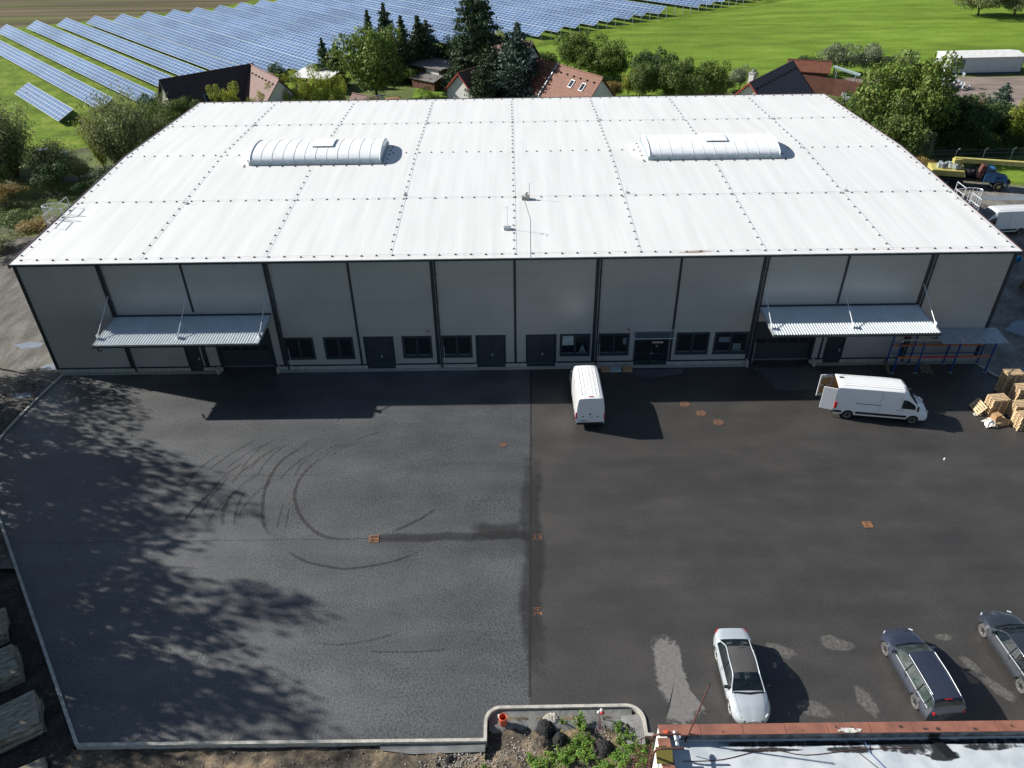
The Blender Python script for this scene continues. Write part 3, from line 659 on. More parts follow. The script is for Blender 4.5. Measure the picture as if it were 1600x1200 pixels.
def leafdoor(a, b, z1, n, name='door'):
    m = MB(); m.box(a-.05, -.035, .03, a+.07, .08, z1+.05); m.box(b-.07, -.035, .03, b+.05, .08, z1+.05); m.box(a+.07, -.035, z1-.07, b-.07, .08, z1+.05)
    m.box(a+.07, -.02, .03, b-.07, .06, .06)
    d = m.build(name, 'anthracite', WH); w_ = (b-a-.14)/n
    for k in range(n):
        m = MB(); x0 = a+.07+k*w_; m.box(x0+.01, .01, .065, x0+w_-.01, .05, z1-.08); lf = m.build('door_leaf', 'anthracite_door', d)
    m = MB(); hx = (a+b)/2 + (.08 if n == 2 else (b-a)*.33)
    m.box(hx-.02, -.03, 1.0, hx+.02, .01, 1.25); m.box(hx-.02, -.05, 1.13, hx+.13, -.03, 1.16); m.build('handle', 'galv', d)
    return d
for a, b in DBL: leafdoor(a, b, 2.88, 2)
for a, b in SGL: leafdoor(a, b, 2.3, 1)
# entrance with glass canopy
a, b = ENT; m = MB(); m.box(a-.05, -.035, .03, a+.1, .08, 3.0); m.box(b-.1, -.035, .03, b+.05, .08, 3.0); m.box(a+.1, -.035, 2.85, b-.1, .08, 3.0); m.box(a+.1, -.02, 2.2, b-.1, .06, 2.3)
m.box((a+b)/2-.05, -.02, .03, (a+b)/2+.05, .06, 2.2); m.box(a+.1, -.02, .03, b-.1, .06, .25); m.box(a+.1, -.015, .95, b-.1, .05, 1.08)
en = m.build('entrance_door', 'anthracite', WH)
m = MB(); m.add([(a+.1, .03, .25), (b-.1, .03, .25), (b-.1, .03, 2.85), (a+.1, .03, 2.85)], [(0, 1, 2, 3)]); m.build('pane', 'glass_dark', en)
m = MB(); m.box(46.55, -.03, 2.02, 47.35, -.021, 2.14); m.build('name_strip', 'render_white', en)
m = MB(); m.box(46.68, -.034, 2.05, 47.2, -.0305, 2.10); m.build('name_lettering', 'rack_red', en)
m = MB(); m.lathe([(0, 0), (.1, 0), (.1, .01), (0, .01)], (46.9, -.02, 1.75), 14, axis='Y'); m.build('round_sticker', 'slate_pale', en)
m = MB(); m.box(46.45, -.06, 1.1, 46.7, -.03, 1.13); m.build('handle', 'galv', en)
m = MB(); m.add([(44.95, -.02, 3.16), (48.05, -.02, 3.16), (48.05, -1.05, 3.05), (44.95, -1.05, 3.05)], [(0, 3, 2, 1)]); gc = m.build('glass_canopy', 'glass_clear', WH)
m = MB(); m.tube([(44.9, -1.05, 3.05), (48.1, -1.05, 3.05)], .025, 6); m.tube([(44.9, -.04, 3.17), (48.1, -.04, 3.17)], .025, 6); m.build('rail', 'galv', gc)
m = MB(); m.box(44.55, -.1, 3.25, 44.67, -.01, 3.37); m.build('alarm_box', 'barge_red', WH)
m = MB(); m.box(29.3, -.1, 3.3, 29.42, -.01, 3.42); m.build('alarm_box', 'barge_red', WH)
# sectional gates
for a, b in GATES:
    m = MB(); m.box(a-.12, -.04, .0, a+.05, .3, 3.8); m.box(b-.05, -.04, 0, b+.12, .3, 3.8); m.box(a+.05, -.04, 3.65, b-.05, .3, 3.8)
    g = m.build('gate', 'anthracite', WH)
    m = MB(); m.box(a+.05, .2, .0, b-.05, .28, 3.65); m.build('gate_panel', 'gate_metal', g)
    n = 5; w_ = (b-a-.5)/n
    for k in range(n):
        m = MB(); x0 = a+.25+k*w_+.08; m.box(x0, .175, 1.75, x0+w_-.16, .199, 2.15); m.build('gate_window', 'glass_dark', g)
    m = MB(); m.box(a-.35, -.55, -.02, a-.2, -.052, .5); m.build('bump_stop', 'concrete_light', g)
    m = MB(); m.box(b+.2, -.55, -.02, b+.35, -.052, .5); m.build('bump_stop', 'concrete_light', g)
# canopies over the gates
for x0, x1, zw in ((6.05, 17.75, 4.97), (54.25, 66.0, 5.1)):
    y0, y1 = -0.06, -3.85; z0, z1 = zw, zw-.13
    mb = MB(); pitch = 0.195; n = int((x1-x0)/pitch); vs = []; fs = []
    prof = []
    for i in range(n):
        xx = x0+i*pitch; prof += [(xx, 0), (xx+.07, 0), (xx+.1, .045), (xx+.165, .045)]
    prof.append((x1, 0)); L_ = len(prof)
    for (X, h) in prof: vs.append((X, y0, z0+h))
    for (X, h) in prof: vs.append((X, y1, z1+h))
    fs = [(i, L_+i, L_+i+1, i+1) for i in range(L_-1)]
    mb.add(vs, fs); cn = mb.build('canopy', 'canopy_sheet', WH)
    mb = MB(); mb.box(x0-.05, y1-.14, z1-.14, x1+.05, y1+.0, z1-.01); mb.build('gutter', 'anthracite', cn)
    mb = MB()
    for X in (x0-.03, x1-.03): mb.add([(X, y0, z0-.12), (X+.06, y0, z0-.12), (X+.06, y1, z1-.12), (X, y1, z1-.12), (X, y0, z0+.06), (X+.06, y0, z0+.06), (X+.06, y1, z1+.06), (X, y1, z1+.06)], [(0,3,2,1),(4,5,6,7),(0,1,5,4),(1,2,6,5),(2,3,7,6),(3,0,4,7)])
    for yy in (-1.3, -2.6): mb.box(x0, yy-.05, z1-.2, x1, yy+.05, z1-.02)
    mb.build('canopy_frame', 'galv_dull', cn)
    mb = MB(); mb.box(x0, -.1, z0+.0, x1, -.037, z0+.14); mb.build('wall_flashing', 'anthracite', cn)
    for X in (x0+.03, (x0+x1)/2-.05, x1-.05):
        mb = MB(); mb.tube([(X, -.06, zw+1.75), (X, -3.0, z1+.28)], .032, 6); mb.build('tie_rod', 'galv', cn)
        mb = MB(); mb.box(X-.02, -3.2, z1+.0, X+.02, -2.85, z1+.42); mb.build('rod_bracket', 'galv', cn)
    mb = MB(); X = x1-.2 if x0 > 40 else x0+.3
    mb.tube([(X, y1-.07, z1-.12), (X, y1-.07, z1-.42), (X, y1+.35, z1-.6)], .05, 7); mb.build('outlet_pipe', 'anthracite', cn)
# roof access ladders with safety cages
for X, s, yc in ((-0.2, -1, 7.7), (WL+.2, 1, 8.3)):
    cg = MB(); zt = HE+1.25
    def P(dx, dy, z): return (X+s*dx, yc+dy, z)
    for q in (-.28, .28): cg.tube([P(.18, q, 0.4), P(.18, q, zt-.1)], .025, 5)
    for k in range(32): cg.tube([P(.18, -.28, .5+k*.3), P(.18, .28, .5+k*.3)], .014, 4, cap=False)
    ld = cg.build('roof_ladder', 'galv', WH)
    mb = MB()
    hoop = lambda z, r=.45: [P(.2+.78*math.sin(math.pi*k/8)*r/.45, r*math.cos(math.pi*k/8), z) for k in range(9)]
    for z in (2.6, 4.0, 5.4, 6.8, 8.2, 9.4, zt): mb.tube(hoop(z), .026 if z < zt else .034, 5)
    for k in range(1, 8): a_ = hoop(2.6)[k]; b_ = hoop(zt)[k]; mb.tube([a_, b_], .022, 5)
    mb.build('safety_cage', 'galv', ld)
    mb = MB(); mb.box(min(X+s*.15, X-s*.35), yc-.42, HE+.08, max(X+s*.15, X-s*.35), yc+.42, HE+.12); mb.build('landing', 'galv_dull', ld)
    for q in (-1, 1):
        mb = MB(); y0_, y1_ = yc+q*.48, yc+q*2.0; z0_ = HE+.05
        mb.tube([P(-.05, q*.48, z0_), P(-.05, q*.48, z0_+1.15), P(-.05, q*1.9, z0_+1.15), P(-.05, q*1.9, z0_)], .032, 5)
        mb.tube([P(-.05, q*.48, z0_+.58), P(-.05, q*1.9, z0_+.58)], .026, 5)
        mb.tube([P(.2, q*.45, zt), P(-.05, q*.48, z0_+1.15), P(-.75, q*.45, z0_+1.1), P(-.75, q*.45, z0_)], .03, 5)
        mb.build('guard_rail', 'galv', ld)
# ================================================================== VEHICLES
def interp_keys(keys, step=0.07):
    xs = [k[0] for k in keys]; n = len(keys[0][1]); out = []
    tot = xs[-1]-xs[0]; N = int(tot/step)
    for j in range(N+1):
        x = xs[0]+tot*j/N; i = max(k for k in range(len(xs)) if xs[k] <= x+1e-9); i = min(i, len(xs)-2)
        t = (x-xs[i])/(xs[i+1]-xs[i])
        ring = []
        for c in range(n):
            p = []
            for d in (0, 1):
                v = [k[1][c][d] for k in keys]
                def sl(m):   # monotone slopes
                    if m <= 0 or m >= len(v)-1: return 0 if m in (0, len(v)-1) and False else (v[min(m+1,len(v)-1)]-v[max(m-1,0)])/(xs[min(m+1,len(v)-1)]-xs[max(m-1,0)])
                    a = (v[m]-v[m-1])/(xs[m]-xs[m-1]); b = (v[m+1]-v[m])/(xs[m+1]-xs[m])
                    return 0 if a*b <= 0 else 2*a*b/(a+b)
                h = xs[i+1]-xs[i]; m0, m1 = sl(i)*h, sl(i+1)*h
                p.append((2*t**3-3*t*t+1)*v[i]+(t**3-2*t*t+t)*m0+(-2*t**3+3*t*t)*v[i+1]+(t**3-t*t)*m1)
            ring.append(p)
        out.append((x, ring))
    return out
def vehicle_shell(root, keys, classify, mats, wheels, rw, scale=1, step=0.07, open_back=False):
    st = interp_keys(keys, step); n = len(st[0][1]); RR = rw+.055
    rings = []
    for x, ring in st:
        ring = [list(p) for p in ring]
        for xw in wheels:
            if abs(x-xw) < RR:
                zz = rw+math.sqrt(RR*RR-(x-xw)**2)
                if zz > ring[0][1]:
                    ring[0][1] = zz; ring[0][0] = max(ring[0][0], ring[1][0]-.015)
                    for c in range(1, n):
                        if ring[c][1] < zz+.012*c: ring[c][1] = zz+.012*c
                        else: break
        rings.append((x, [(x, -p[0], p[1]) for p in ring] + [(x, p[0], p[1]) for p in reversed(ring)]))
    parts = {}
    m2 = 2*n
    for i in range(len(rings)-1):
        xm = (rings[i][0]+rings[i+1][0])/2
        for k in range(m2-1):
            lv = k if k < n-1 else (n-1 if k == n-1 else m2-2-k)
            key = classify(xm, lv); key = key+'|r' if key == 'side_window' and k >= n else key; parts.setdefault(key, []).append((i, k))
    flip = {}
    for key, fl in parts.items():
        mb = MB(); idx = {}
        def vi(i, k):
            if (i, k) not in idx: idx[(i, k)] = len(mb.v); mb.v.append(rings[i][1][k])
            return idx[(i, k)]
        for i, k in fl: mb.f.append((vi(i, k), vi(i+1, k), vi(i+1, k+1), vi(i, k+1))); mb.m.append(0)
        if key == 'body':
            mb.add([rings[-1][1][k] for k in range(m2)], [tuple(range(m2-1, -1, -1))])
            if not open_back: mb.add([rings[0][1][k] for k in range(m2)], [tuple(range(m2))])
        o = mb.build(key.split('|')[0], mats[key.split('|')[0]], root, smooth=True)
        me = o.data
        try: me.set_sharp_from_angle(angle=R(38))
        except Exception: pass
    return rings
def wheel(root, x, y, r, w, rimm, tm='tyre', rr=0.66):
    s = -1 if y < 0 else 1
    t = thing_part('wheel', root, (x, y, r))
    mb = MB(); mb.lathe([(r*rr, s*w*.5), (r*.95, s*w*.5), (r, s*w*.35), (r, -s*w*.4), (r*.5, -s*w*.5)], (0, 0, 0), 24, axis='Y')
    tyre = mb.build('wheel', tm, root, loc=(x, y, r))
    mb = MB(); mb.lathe([(r*rr, s*w*.47), (r*rr*.9, s*w*.42), (r*.2, s*w*.40), (.0, s*w*.44)], (0, 0, 0), 24, axis='Y')
    mb.build('rim', rimm, tyre)
    mb = MB(); P = []
    for k in range(20):
        a = 2*math.pi*k/20; q = (r*rr*.84, r*rr*.80, r*rr*.42, r*rr*.42)[k % 4]; P.append((math.cos(a)*q, s*w*.46, math.sin(a)*q))
    mb.add(P, [tuple(range(20)) if s > 0 else tuple(range(19, -1, -1)), tuple(range(20))][:1]); mb.build('rim_recess', 'trim_black', tyre)
def thing_part(*a): return None
def poly_part(name, pts, m, root, thick=0.012, n=None):
    """small lamp / badge plate from 3-D outline, given thickness along its normal"""
    P = [Vector(p) for p in pts]; nn = (P[1]-P[0]).cross(P[2]-P[0]).normalized()*thick
    k = len(P); mb = MB(); mb.add([p+nn for p in P]+[p-nn for p in P], [tuple(range(k)), tuple(range(2*k-1, k-1, -1))]+[(i, (i+1) % k, k+(i+1) % k, k+i) for i in range(k)][::-1])
    return mb.build(name, m, root)

def make_car(name, label, cat, loc, heading, spec):
    root = thing(name, label, cat, loc, heading); sc = spec.get('scale', 1)
    root.scale = (sc, sc, sc)
    L = spec['L']; W = spec['W']/2; wb = spec['wb']; fo = spec['fo']; H = spec['H']; kind = spec['kind']
    xf = L/2; xr = -L/2; wf = xf-fo; wr = wf-wb; rw = .32
    zb, zm, zs = .24, .62, .92
    cow, rf = wf-.34, wf-1.02     # cowl and roof front
    if kind == 'sedan': rr_, rb = wr+.38, wr-.34     # roof rear, rear window base
    else: rr_, rb = xr+.42, xr+.13
    zk = spec.get('ztrunk', 1.0)
    def ring(w1, wm, ws, wr_, zr_, zc, zs_=zs, zb_=zb, zm_=zm): return [(w1, zb_), (wm, zb_+.14), (wm+.01, zm_), (ws, zs_), (wr_, zr_), (wr_*.72, zr_+(zc-zr_)*.72), (wr_*.3, zc-.004), (0, zc)]
    W_ = W
    keys = [(xr, ring(W_-.5, W_-.40, W_-.42, W_-.48, zk-.12 if kind == 'sedan' else .97, zk-.08 if kind == 'sedan' else .99, zk-.2 if kind == 'sedan' else .86, .36)),
            (xr+.07, ring(W_-.28, W_-.18, W_-.22, W_-.30, zk-.03 if kind == 'sedan' else 1.02, zk+.0 if kind == 'sedan' else 1.05, zk-.12 if kind == 'sedan' else .9, .3))]
    if kind == 'sedan':
        keys += [(xr+.3, ring(W_-.12, W_-.06, W_-.10, W_-.2, zk, zk+.03)), (rb, ring(W_-.06, W_-.01, W_-.06, W_-.17, zk+.01, zk+.05, .94)),
                 (rr_, ring(W_-.06, W_, W_-.05, W_-.29, H-.09, H-.03, .95))]
    else:
        keys += [(xr+.13, ring(W_-.16, W_-.06, W_-.1, W_-.18, 1.08, 1.10, .92)), (rr_, ring(W_-.09, W_-.03, W_-.07, W_-.28, H-.1, H-.04, .93)), (rr_+.4, ring(W_-.07, W_-.01, W_-.06, W_-.27, H-.06, H-.01, .93))]
    keys += [((rf+rr_)/2, ring(W_-.06, W_, W_-.05, W_-.26, H-.05, H, .93)), (rf, ring(W_-.06, W_, W_-.05, W_-.27, H-.09, H-.02, .92)),
             (cow, ring(W_-.06, W_, W_-.06, W_-.14, .96, 1.0, .90)), ((cow+xf)/2, ring(W_-.07, W_-.01, W_-.09, W_-.2, .86, .93, .80, zm_=.58)),
             (xf-.3, ring(W_-.16, W_-.11, W_-.20, W_-.30, .76, .81, .71, zm_=.52)), (xf-.09, ring(W_-.34, W_-.29, W_-.34, W_-.42, .65, .69, .61, .28, .48)), (xf, ring(W_-.62, W_-.54, W_-.56, W_-.60, .57, .595, .55, .32, .46))]
    gl0 = rb+.06; gl1 = cow-.06
    def cl(x, lv):
        if lv == 3 and gl0+.1 < x < gl1-.1: return 'side_window'
        if lv >= 4:
            if rf-.02 < x < gl1: return 'windscreen'
            if rr_ <= x <= rf-.02: return 'roof'
            if gl0 < x < rr_: return 'rear_window'
        return 'body'
    mats = dict(body=spec['paint'], side_window=spec.get('glass', 'glass_car'), windscreen=spec.get('glass', 'glass_car'), rear_window='glass_car', roof=spec['roof'])
    rings = vehicle_shell(root, keys, cl, mats, (wf, wr), rw)
    # roof rails / pillars follow ring level 4
    for s in (0, 1):
        pts = [rg[1][4 if s == 0 else len(rg[1])-5] for rg in rings if gl0-.05 < rg[0] < gl1+.12]
        mb = MB(); mb.tube([(p[0], p[1], p[2]+.0) for p in pts], .03, 6); mb.build('pillar', spec['paint'], root, smooth=True)
        sg = -1 if s == 0 else 1
        k3 = 3 if s == 0 else len(rings[0][1])-4; k4 = 4 if s == 0 else len(rings[0][1])-5
        pts = [rg[1][k3] for rg in rings if gl0+.1 < rg[0] < gl1]
        mb = MB(); mb.tube(pts, .017, 5); mb.build('window_trim', spec.get('trim', 'trim_black'), root)
        for xb in spec['pillars']:
            rg = min(rings, key=lambda r_: abs(r_[0]-xb)); a, b = Vector(rg[1][k3]), Vector(rg[1][k4])
            mb = MB(); mb.tube([a, b], .035, 5); mb.build('pillar', 'trim_black', root)
        for xw in (wf, wr): wheel(root, xw, sg*(W-.145), rw, .2, spec['rim'], spec.get('tyre', 'tyre'))
        mb = MB(); mb.cbox((cow-.25, sg*(W+.06), .99), (.12, .2, .13), sg*.15); mb.build('mirror', spec.get('mirror', spec['paint']), root, bevel=.03)
        # lamps
        y0 = sg*(W-.17); mb = MB(); mb.cbox((xf-.22, sg*(W-.26), .685), (.20, .07, .08), sg*-.85, 0, 0, .2); mb.build('headlight', 'lamp_glass', root, bevel=.03)
        zt = zk-.08 if kind == 'sedan' else .95
        mb = MB(); mb.cbox((xr+.15, sg*(W-.19), zt-.06), (.26, .09, .17), sg*.6); mb.build('tail_light', 'lamp_red', root, bevel=.03)
        for hx in spec['handles']: mb = MB(); mb.box(hx-.09, sg*(W+.005)-.012, .80, hx+.09, sg*(W+.005)+.012, .83); mb.build('door_handle', spec['paint'], root)
    mb = MB(); mb.box(xr+.25, -(W-.16), .2, xf-.45, W-.16, .66); mb.build('underbody', 'interior_dark', root)
    for sx in (wf-1.35, wf-2.25):
        for sy in (-.36, .36):
            mb = MB(); mb.cbox((sx, sy, .72), (.5, .5, .16)); mb.cbox((sx-.27, sy, .95), (.14, .48, .5), 0, 0, 0, -.2); mb.cbox((sx-.33, sy, 1.22), (.09, .24, .14)); mb.build('seat', 'seat_grey', root, bevel=.04)
    mb = MB(); mb.box(cow-.5, -(W-.2), .72, cow-.12, W-.2, .93); mb.build('dashboard', 'interior_dark', root)
    mb = MB(); mb.tube([(cow-.62, .36+.18*math.cos(a), .98+.17*math.sin(a)) for a in [k*math.pi/5 for k in range(11)]], .018, 5); mb.build('steering_wheel', 'trim_black', root)
    mb = MB(); mb.box(-.2, -(W+.004), .26, wf-.42, W+.004, .33) ; mb.box(wr+.42, -(W+.004), .26, -.2, W+.004, .33); mb.build('sill', 'trim_black', root)
    mb = MB(); mb.box(xf-.06, -.42, .40, xf+.012, .42, .50); mb.build('grille', 'trim_black', root)
    mb = MB(); mb.box(xf-.02, -.26, .32, xf+.022, .26, .42) if spec.get('plate', 1) else None; mb.build('number_plate', 'render_white', root)
    mb = MB(); mb.tube([(cow+.02, -(W-.2), .965), (cow+.09, 0, 1.0), (cow+.02, W-.2, .965)], .045, 5); mb.build('wiper_cowl', 'trim_black', root)
    # bonnet shut lines
    mb = MB()
    mb.tube([(xf-.3, -(W-.33), .775), ((cow+xf)/2, -(W-.27), .89), (cow+.1, -(W-.24), .955), (cow+.13, 0, .985), (cow+.1, W-.24, .955), ((cow+xf)/2, W-.27, .89), (xf-.3, W-.33, .775)], .006, 4)
    mb.build('bonnet_seam', 'trim_black', root)
    # door seams
    for s in (-1, 1):
        for xb in spec['seams']: mb = MB(); mb.tube([(xb, s*(W-.02), .3), (xb+.0, s*(W+.014), .62), (xb-.02, s*(W-.045), .91)], .006, 4); mb.build('door_seam', 'trim_black', root)
    if spec.get('extra'): spec['extra'](root, xf, xr, W, H, rings, rf, rr_, rb, cow)
    return root
def silver_extra(root, xf, xr, W, H, rings, rf, rr_, rb, cow):
    for s in (-1, 1):
        poly_part('grille', [(xf-.03, s*.12, .60), (xf-.06, s*.42, .60), (xf-.045, s*.40, .50), (xf-.01, s*.14, .50)], 'trim_black', root, .02)
    mb = MB(); mb.cbox((xf-.02, 0, .57), (.03, .12, .14)); mb.build('badge', 'galv', root)
    mb = MB(); mb.tube([(rr_+.1, 0, H-.02), (rr_-.05, 0, H+.12)], .012, 5); mb.build('aerial', 'trim_black', root)
    mb = MB(); mb.box(xf-.5, -.002, .0, xf-.4, .002, .001); 
def estate_extra(root, xf, xr, W, H, rings, rf, rr_, rb, cow):
    mb = MB(); mb.cbox((xr+.40, 0, H-.07), (.06, .34, .03)); mb.build('brake_light', 'lamp_red', root)
    mb = MB(); mb.tube([(xr+.24, -.3, 1.16), (xr+.2, .25, 1.13)], .012, 4); mb.build('rear_wiper', 'trim_black', root)
    for s in (-1, 1):
        mb = MB(); mb.tube([(rf-.1, s*(W-.3), H-.02), ((rf+rr_)/2, s*(W-.29), H+.02), (rr_+.2, s*(W-.31), H-.02)], .014, 5); mb.build('roof_rail', 'galv', root)
make_car('parked_car', 'silver saloon with a black roof parked nose to the building with the tiled parapet', 'car', (46.62, -27.85, 0), R(-90.3),
    dict(L=4.5, W=1.70, wb=2.69, fo=.82, H=1.45, kind='sedan', paint='silver_paint', roof='roof_black', rim='rim_white', pillars=(-.12, -.95), handles=(-.2, -1.2), seams=(.85, -.25, -1.15), scale=1.08, extra=silver_extra, mirror='trim_black', tyre='tyre_dusty'))
make_car('parked_car', 'dark estate car with its tailgate towards the tiled parapet, second car from the right edge', 'car', (55.3, -27.75, 0), R(94.5),
    dict(L=4.62, W=1.80, wb=2.72, fo=.88, H=1.47, kind='estate', paint='dark_blue_paint', roof='dark_blue_paint', rim='rim_grey', trim='galv', glass='glass_green', pillars=(-.15, -1.1, -1.75), handles=(-.25, -1.25), seams=(.9, -.3, -1.2), scale=1.07, extra=estate_extra, tyre='tyre_dusty'))
make_car('parked_car', 'dark grey saloon with wide alloy wheels cut off by the right edge of the picture', 'car', (60.75, -26.9, 0), R(93.5),
    dict(L=4.85, W=1.87, wb=2.92, fo=.88, H=1.46, kind='sedan', paint='grey_paint', roof='grey_paint', rim='rim_grey', trim='galv', pillars=(-.15, -1.05), handles=(-.25, -1.25), seams=(.95, -.3, -1.25), scale=1.09, tyre='tyre_dusty'))

def make_van(label, loc, heading, L, wb, H=2.62, open_doors=False, scale=1.0, plate=True):
    root = thing('panel_van', label, 'van', loc, heading); root.scale = (scale,)*3
    W = .985; xf, xr = L/2, -L/2; fo = .97; wf = xf-fo; wr = wf-wb; rw = .35
    def ring(w1, wm, ws, wg, wr_, zr_, zc, zs_=1.25, zg=1.95, zb_=.36, zm_=.8): return [(w1, zb_), (wm, zb_+.12), (wm, zm_), (ws, zs_), (wg, zg), (wr_, zr_), (wr_-.1, zr_+(zc-zr_)*.72), (wr_*.5, zc-.012), (0, zc)]
    cow = xf-.78; rf = cow-.92
    keys = [(xr, ring(W-.04, W, W-.01, W-.05, W-.13, H-.16, H-.06)), (xr+.1, ring(W-.03, W+.01, W, W-.04, W-.12, H-.12, H-.02)), (0, ring(W-.03, W+.01, W, W-.04, W-.12, H-.10, H)),
            (rf-.25, ring(W-.03, W+.01, W, W-.05, W-.16, H-.14, H-.02)), (rf, ring(W-.03, W+.01, W-.01, W-.08, W-.2, H-.26, H-.14, zg=1.92)),
            (cow, ring(W-.03, W+.01, W-.03, W-.16, W-.22, 1.42, 1.48, 1.18, 1.32)), (xf-.38, ring(W-.05, W-.01, W-.11, W-.18, W-.26, 1.20, 1.26, 1.05, 1.12)),
            (xf-.1, ring(W-.12, W-.08, W-.2, W-.28, W-.36, .98, 1.03, .88, .94, .34, .7)), (xf, ring(W-.24, W-.2, W-.3, W-.38, W-.45, .80, .83, .74, .77, .36, .6))]
    def cl(x, lv):
        if lv == 3 and cow-1.12 < x < cow-.18: return 'side_window'
        if lv >= 5 and rf+.04 < x < cow-.04: return 'windscreen'
        return 'body'
    rings = vehicle_shell(root, keys, cl, dict(body='van_white', side_window='glass_car', windscreen='glass_car'), (wf, wr), rw, open_back=open_doors)
    for sg in (-1, 1):
        for xw in (wf, wr): wheel(root, xw, sg*(W-.11), rw, .22, 'rim_grey')
        mb = MB(); mb.cbox((cow-.12, sg*(W+.14), 1.42), (.12, .2, .34), sg*.2); mb.tube([(cow-.1, sg*(W-.05), 1.3), (cow-.1, sg*(W+.12), 1.36)], .03, 5); mb.build('mirror', 'trim_black', root, bevel=.02)
        for a, b in ((xr+.02, wr-rw-.12), (wr+rw+.12, wf-rw-.12)): mb = MB(); mb.box(a, sg*(W+.008)-.015, .52, b, sg*(W+.008)+.015, .70); mb.build('side_moulding', 'trim_black', root)
        mb = MB(); mb.cbox((xr+.06, sg*(W-.03), 1.12), (.16, .14, .55)); mb.build('tail_light', 'lamp_red', root, bevel=.02)
        mb = MB(); mb.cbox((xf-.2, sg*(W-.26), .98), (.35, .16, .2), sg*-.5, 0, 0, .45); mb.build('headlight', 'lamp_glass', root, bevel=.03)
        for xb in (cow-1.2, cow-2.55): mb = MB(); mb.tube([(xb, sg*(W+.012), .55), (xb, sg*(W+.012), 1.0), (xb, sg*(W+.004), 1.25), (xb, sg*(W-.032), 1.95), (xb, sg*(W-.1), H-.2)], .008, 4); mb.build('door_seam', 'rim_grey', root)
        mb = MB(); mb.box(cow-1.1, sg*(W+.005)-.012, 1.08, cow-.95, sg*(W+.005)+.012, 1.11); mb.build('door_handle', 'trim_black', root); mb = MB(); mb.box(cow-1.45, sg*(W+.005)-.012, 1.08, cow-1.3, sg*(W+.005)+.012, 1.11); mb.build('door_handle', 'trim_black', root)
        if sg < 0: mb = MB(); mb.box(xr+1.35, -(W-.008)-.015, 1.36, cow-2.5, -(W-.008)+.015, 1.40); mb.build('slide_rail', 'trim_black', root)
    mb = MB(); mb.box(xr+.2, -(W-.17), .3, xf-.3, W-.17, .75); mb.build('underbody', 'interior_dark', root)
    mb = MB(); mb.box(xf-.12, -(W-.25), .38, xf+.03, W-.25, .62); mb.box(xf-.1, -.45, .66, xf+.005, .45, .78); mb.build('front_bumper', 'trim_black', root, bevel=.03)
    mb = MB(); mb.box(xr-.07, -(W-.05), .40, xr+.05, W-.05, .56); mb.build('rear_bumper', 'trim_black', root, bevel=.02)
    mb = MB()
    for q in (-.6, -.36, -.12, .12, .36, .6): mb.tube([(xr+.35, q, H-.018), (0, q, H-.003), (rf-.4, q, H-.02)], .016, 5)
    mb.build('roof_bead', 'van_white', root)
    mb = MB(); mb.box(xr+.12, -.16, H-.03, xr+.2, .16, H+.005) if not open_doors else mb.box(xr+.22, .25, H-.03, xr+.5, .40, H+.01); mb.build('brake_light', 'lamp_red' if not open_doors else 'trim_black', root)
    z1 = H-.14
    if not open_doors:
        for sg in (-1, 1):
            mb = MB(); pts = [(0, .6), (.93, .6), (.945, 1.3), (.9, 1.95), (.83, z1-.02), (0, z1)]
            m2 = [(xr-.025, sg*(p[0]*.985+.004), p[1]) for p in pts]; m3 = [(xr+.004, q[1], q[2]) for q in m2]; k = len(m2)
            mb.add(m2+m3, [tuple(range(k)) if sg > 0 else tuple(range(k-1, -1, -1))]+[(i, (i+1) % k, k+(i+1) % k, k+i) for i in range(k)])
            d = mb.build('rear_door', 'van_white', root)
            mb = MB(); mb.box(xr-.04, sg*.5-.05, 1.05, xr-.024, sg*.5+.05, 1.13); mb.build('badge', 'trim_black', d)
        mb = MB(); mb.lathe([(0, -.01), (.06, -.01), (.06, .01), (0, .01)], (0, 0, 0), 12, axis='Y'); o = mb.build('badge', 'trim_black', root, loc=(xr-.035, .02, 1.28)); o.rotation_euler.z = R(90)
        mb = MB(); mb.box(xr-.05, .18, .68, xr-.026, .72, .80); pl = mb.build('number_plate', 'render_white', root)
        mb = MB()
        for q in range(7): mb.box(xr-.054, .24+q*.065, .71, xr-.0505, .275+q*.065, .77)
        mb.build('plate_characters', 'trim_black', pl)
        mb = MB(); mb.box(xr-.032, -.2, 1.0, xr-.024, -.03, 1.03); mb.build('badge', 'trim_black', root)
    else:
        # cargo bay lined with plywood, both rear doors swung back
        mb = MB(); x0, x1 = xr+.03, xr+3.6; w_, zf, zt = W-.09, .72, H-.2
        mb.add([(x0,-w_,zf),(x1,-w_,zf),(x1,w_,zf),(x0,w_,zf),(x0,-w_+.1,zt),(x1,-w_+.1,zt),(x1,w_-.1,zt),(x0,w_-.1,zt)], [(0,1,2,3),(4,7,6,5),(0,4,5,1),(3,2,6,7),(1,5,6,2)])
        mb.build('cargo_lining', 'plywood', root)
        for sg, ang in ((-1, R(-12)), (1, R(14))):
            # hinged at the corner, opened so the door stands out behind the van
            wd = .93; hz0, hz1 = .62, H-.18
            d = MB(); d.box(-wd, -.03, hz0, 0, .03, hz1)
            do = d.build('rear_door', 'van_white', root, loc=(xr-.02, sg*(W-.06), 0), rz=0, bevel=.015)
            do.rotation_euler.z = ang if sg < 0 else ang
            inn = -sg
            mb = MB(); yy = inn*.033
            for za, zb2 in ((.85, 1.5), (1.62, 2.2)): mb.box(-wd+.12, min(yy, yy+inn*.012), za, -.12, max(yy, yy+inn*.012), zb2)
            mb.build('door_lining', 'plywood', do)
            mb = MB(); mb.box(-wd*.6, inn*.036-.02, 1.52, -wd*.45, inn*.036+.02, 1.6); mb.box(-.1, inn*.036-.02, hz1-.12, -.02, inn*.036+.02, hz1-.06); mb.build('door_latch', 'trim_black', do)
    return root
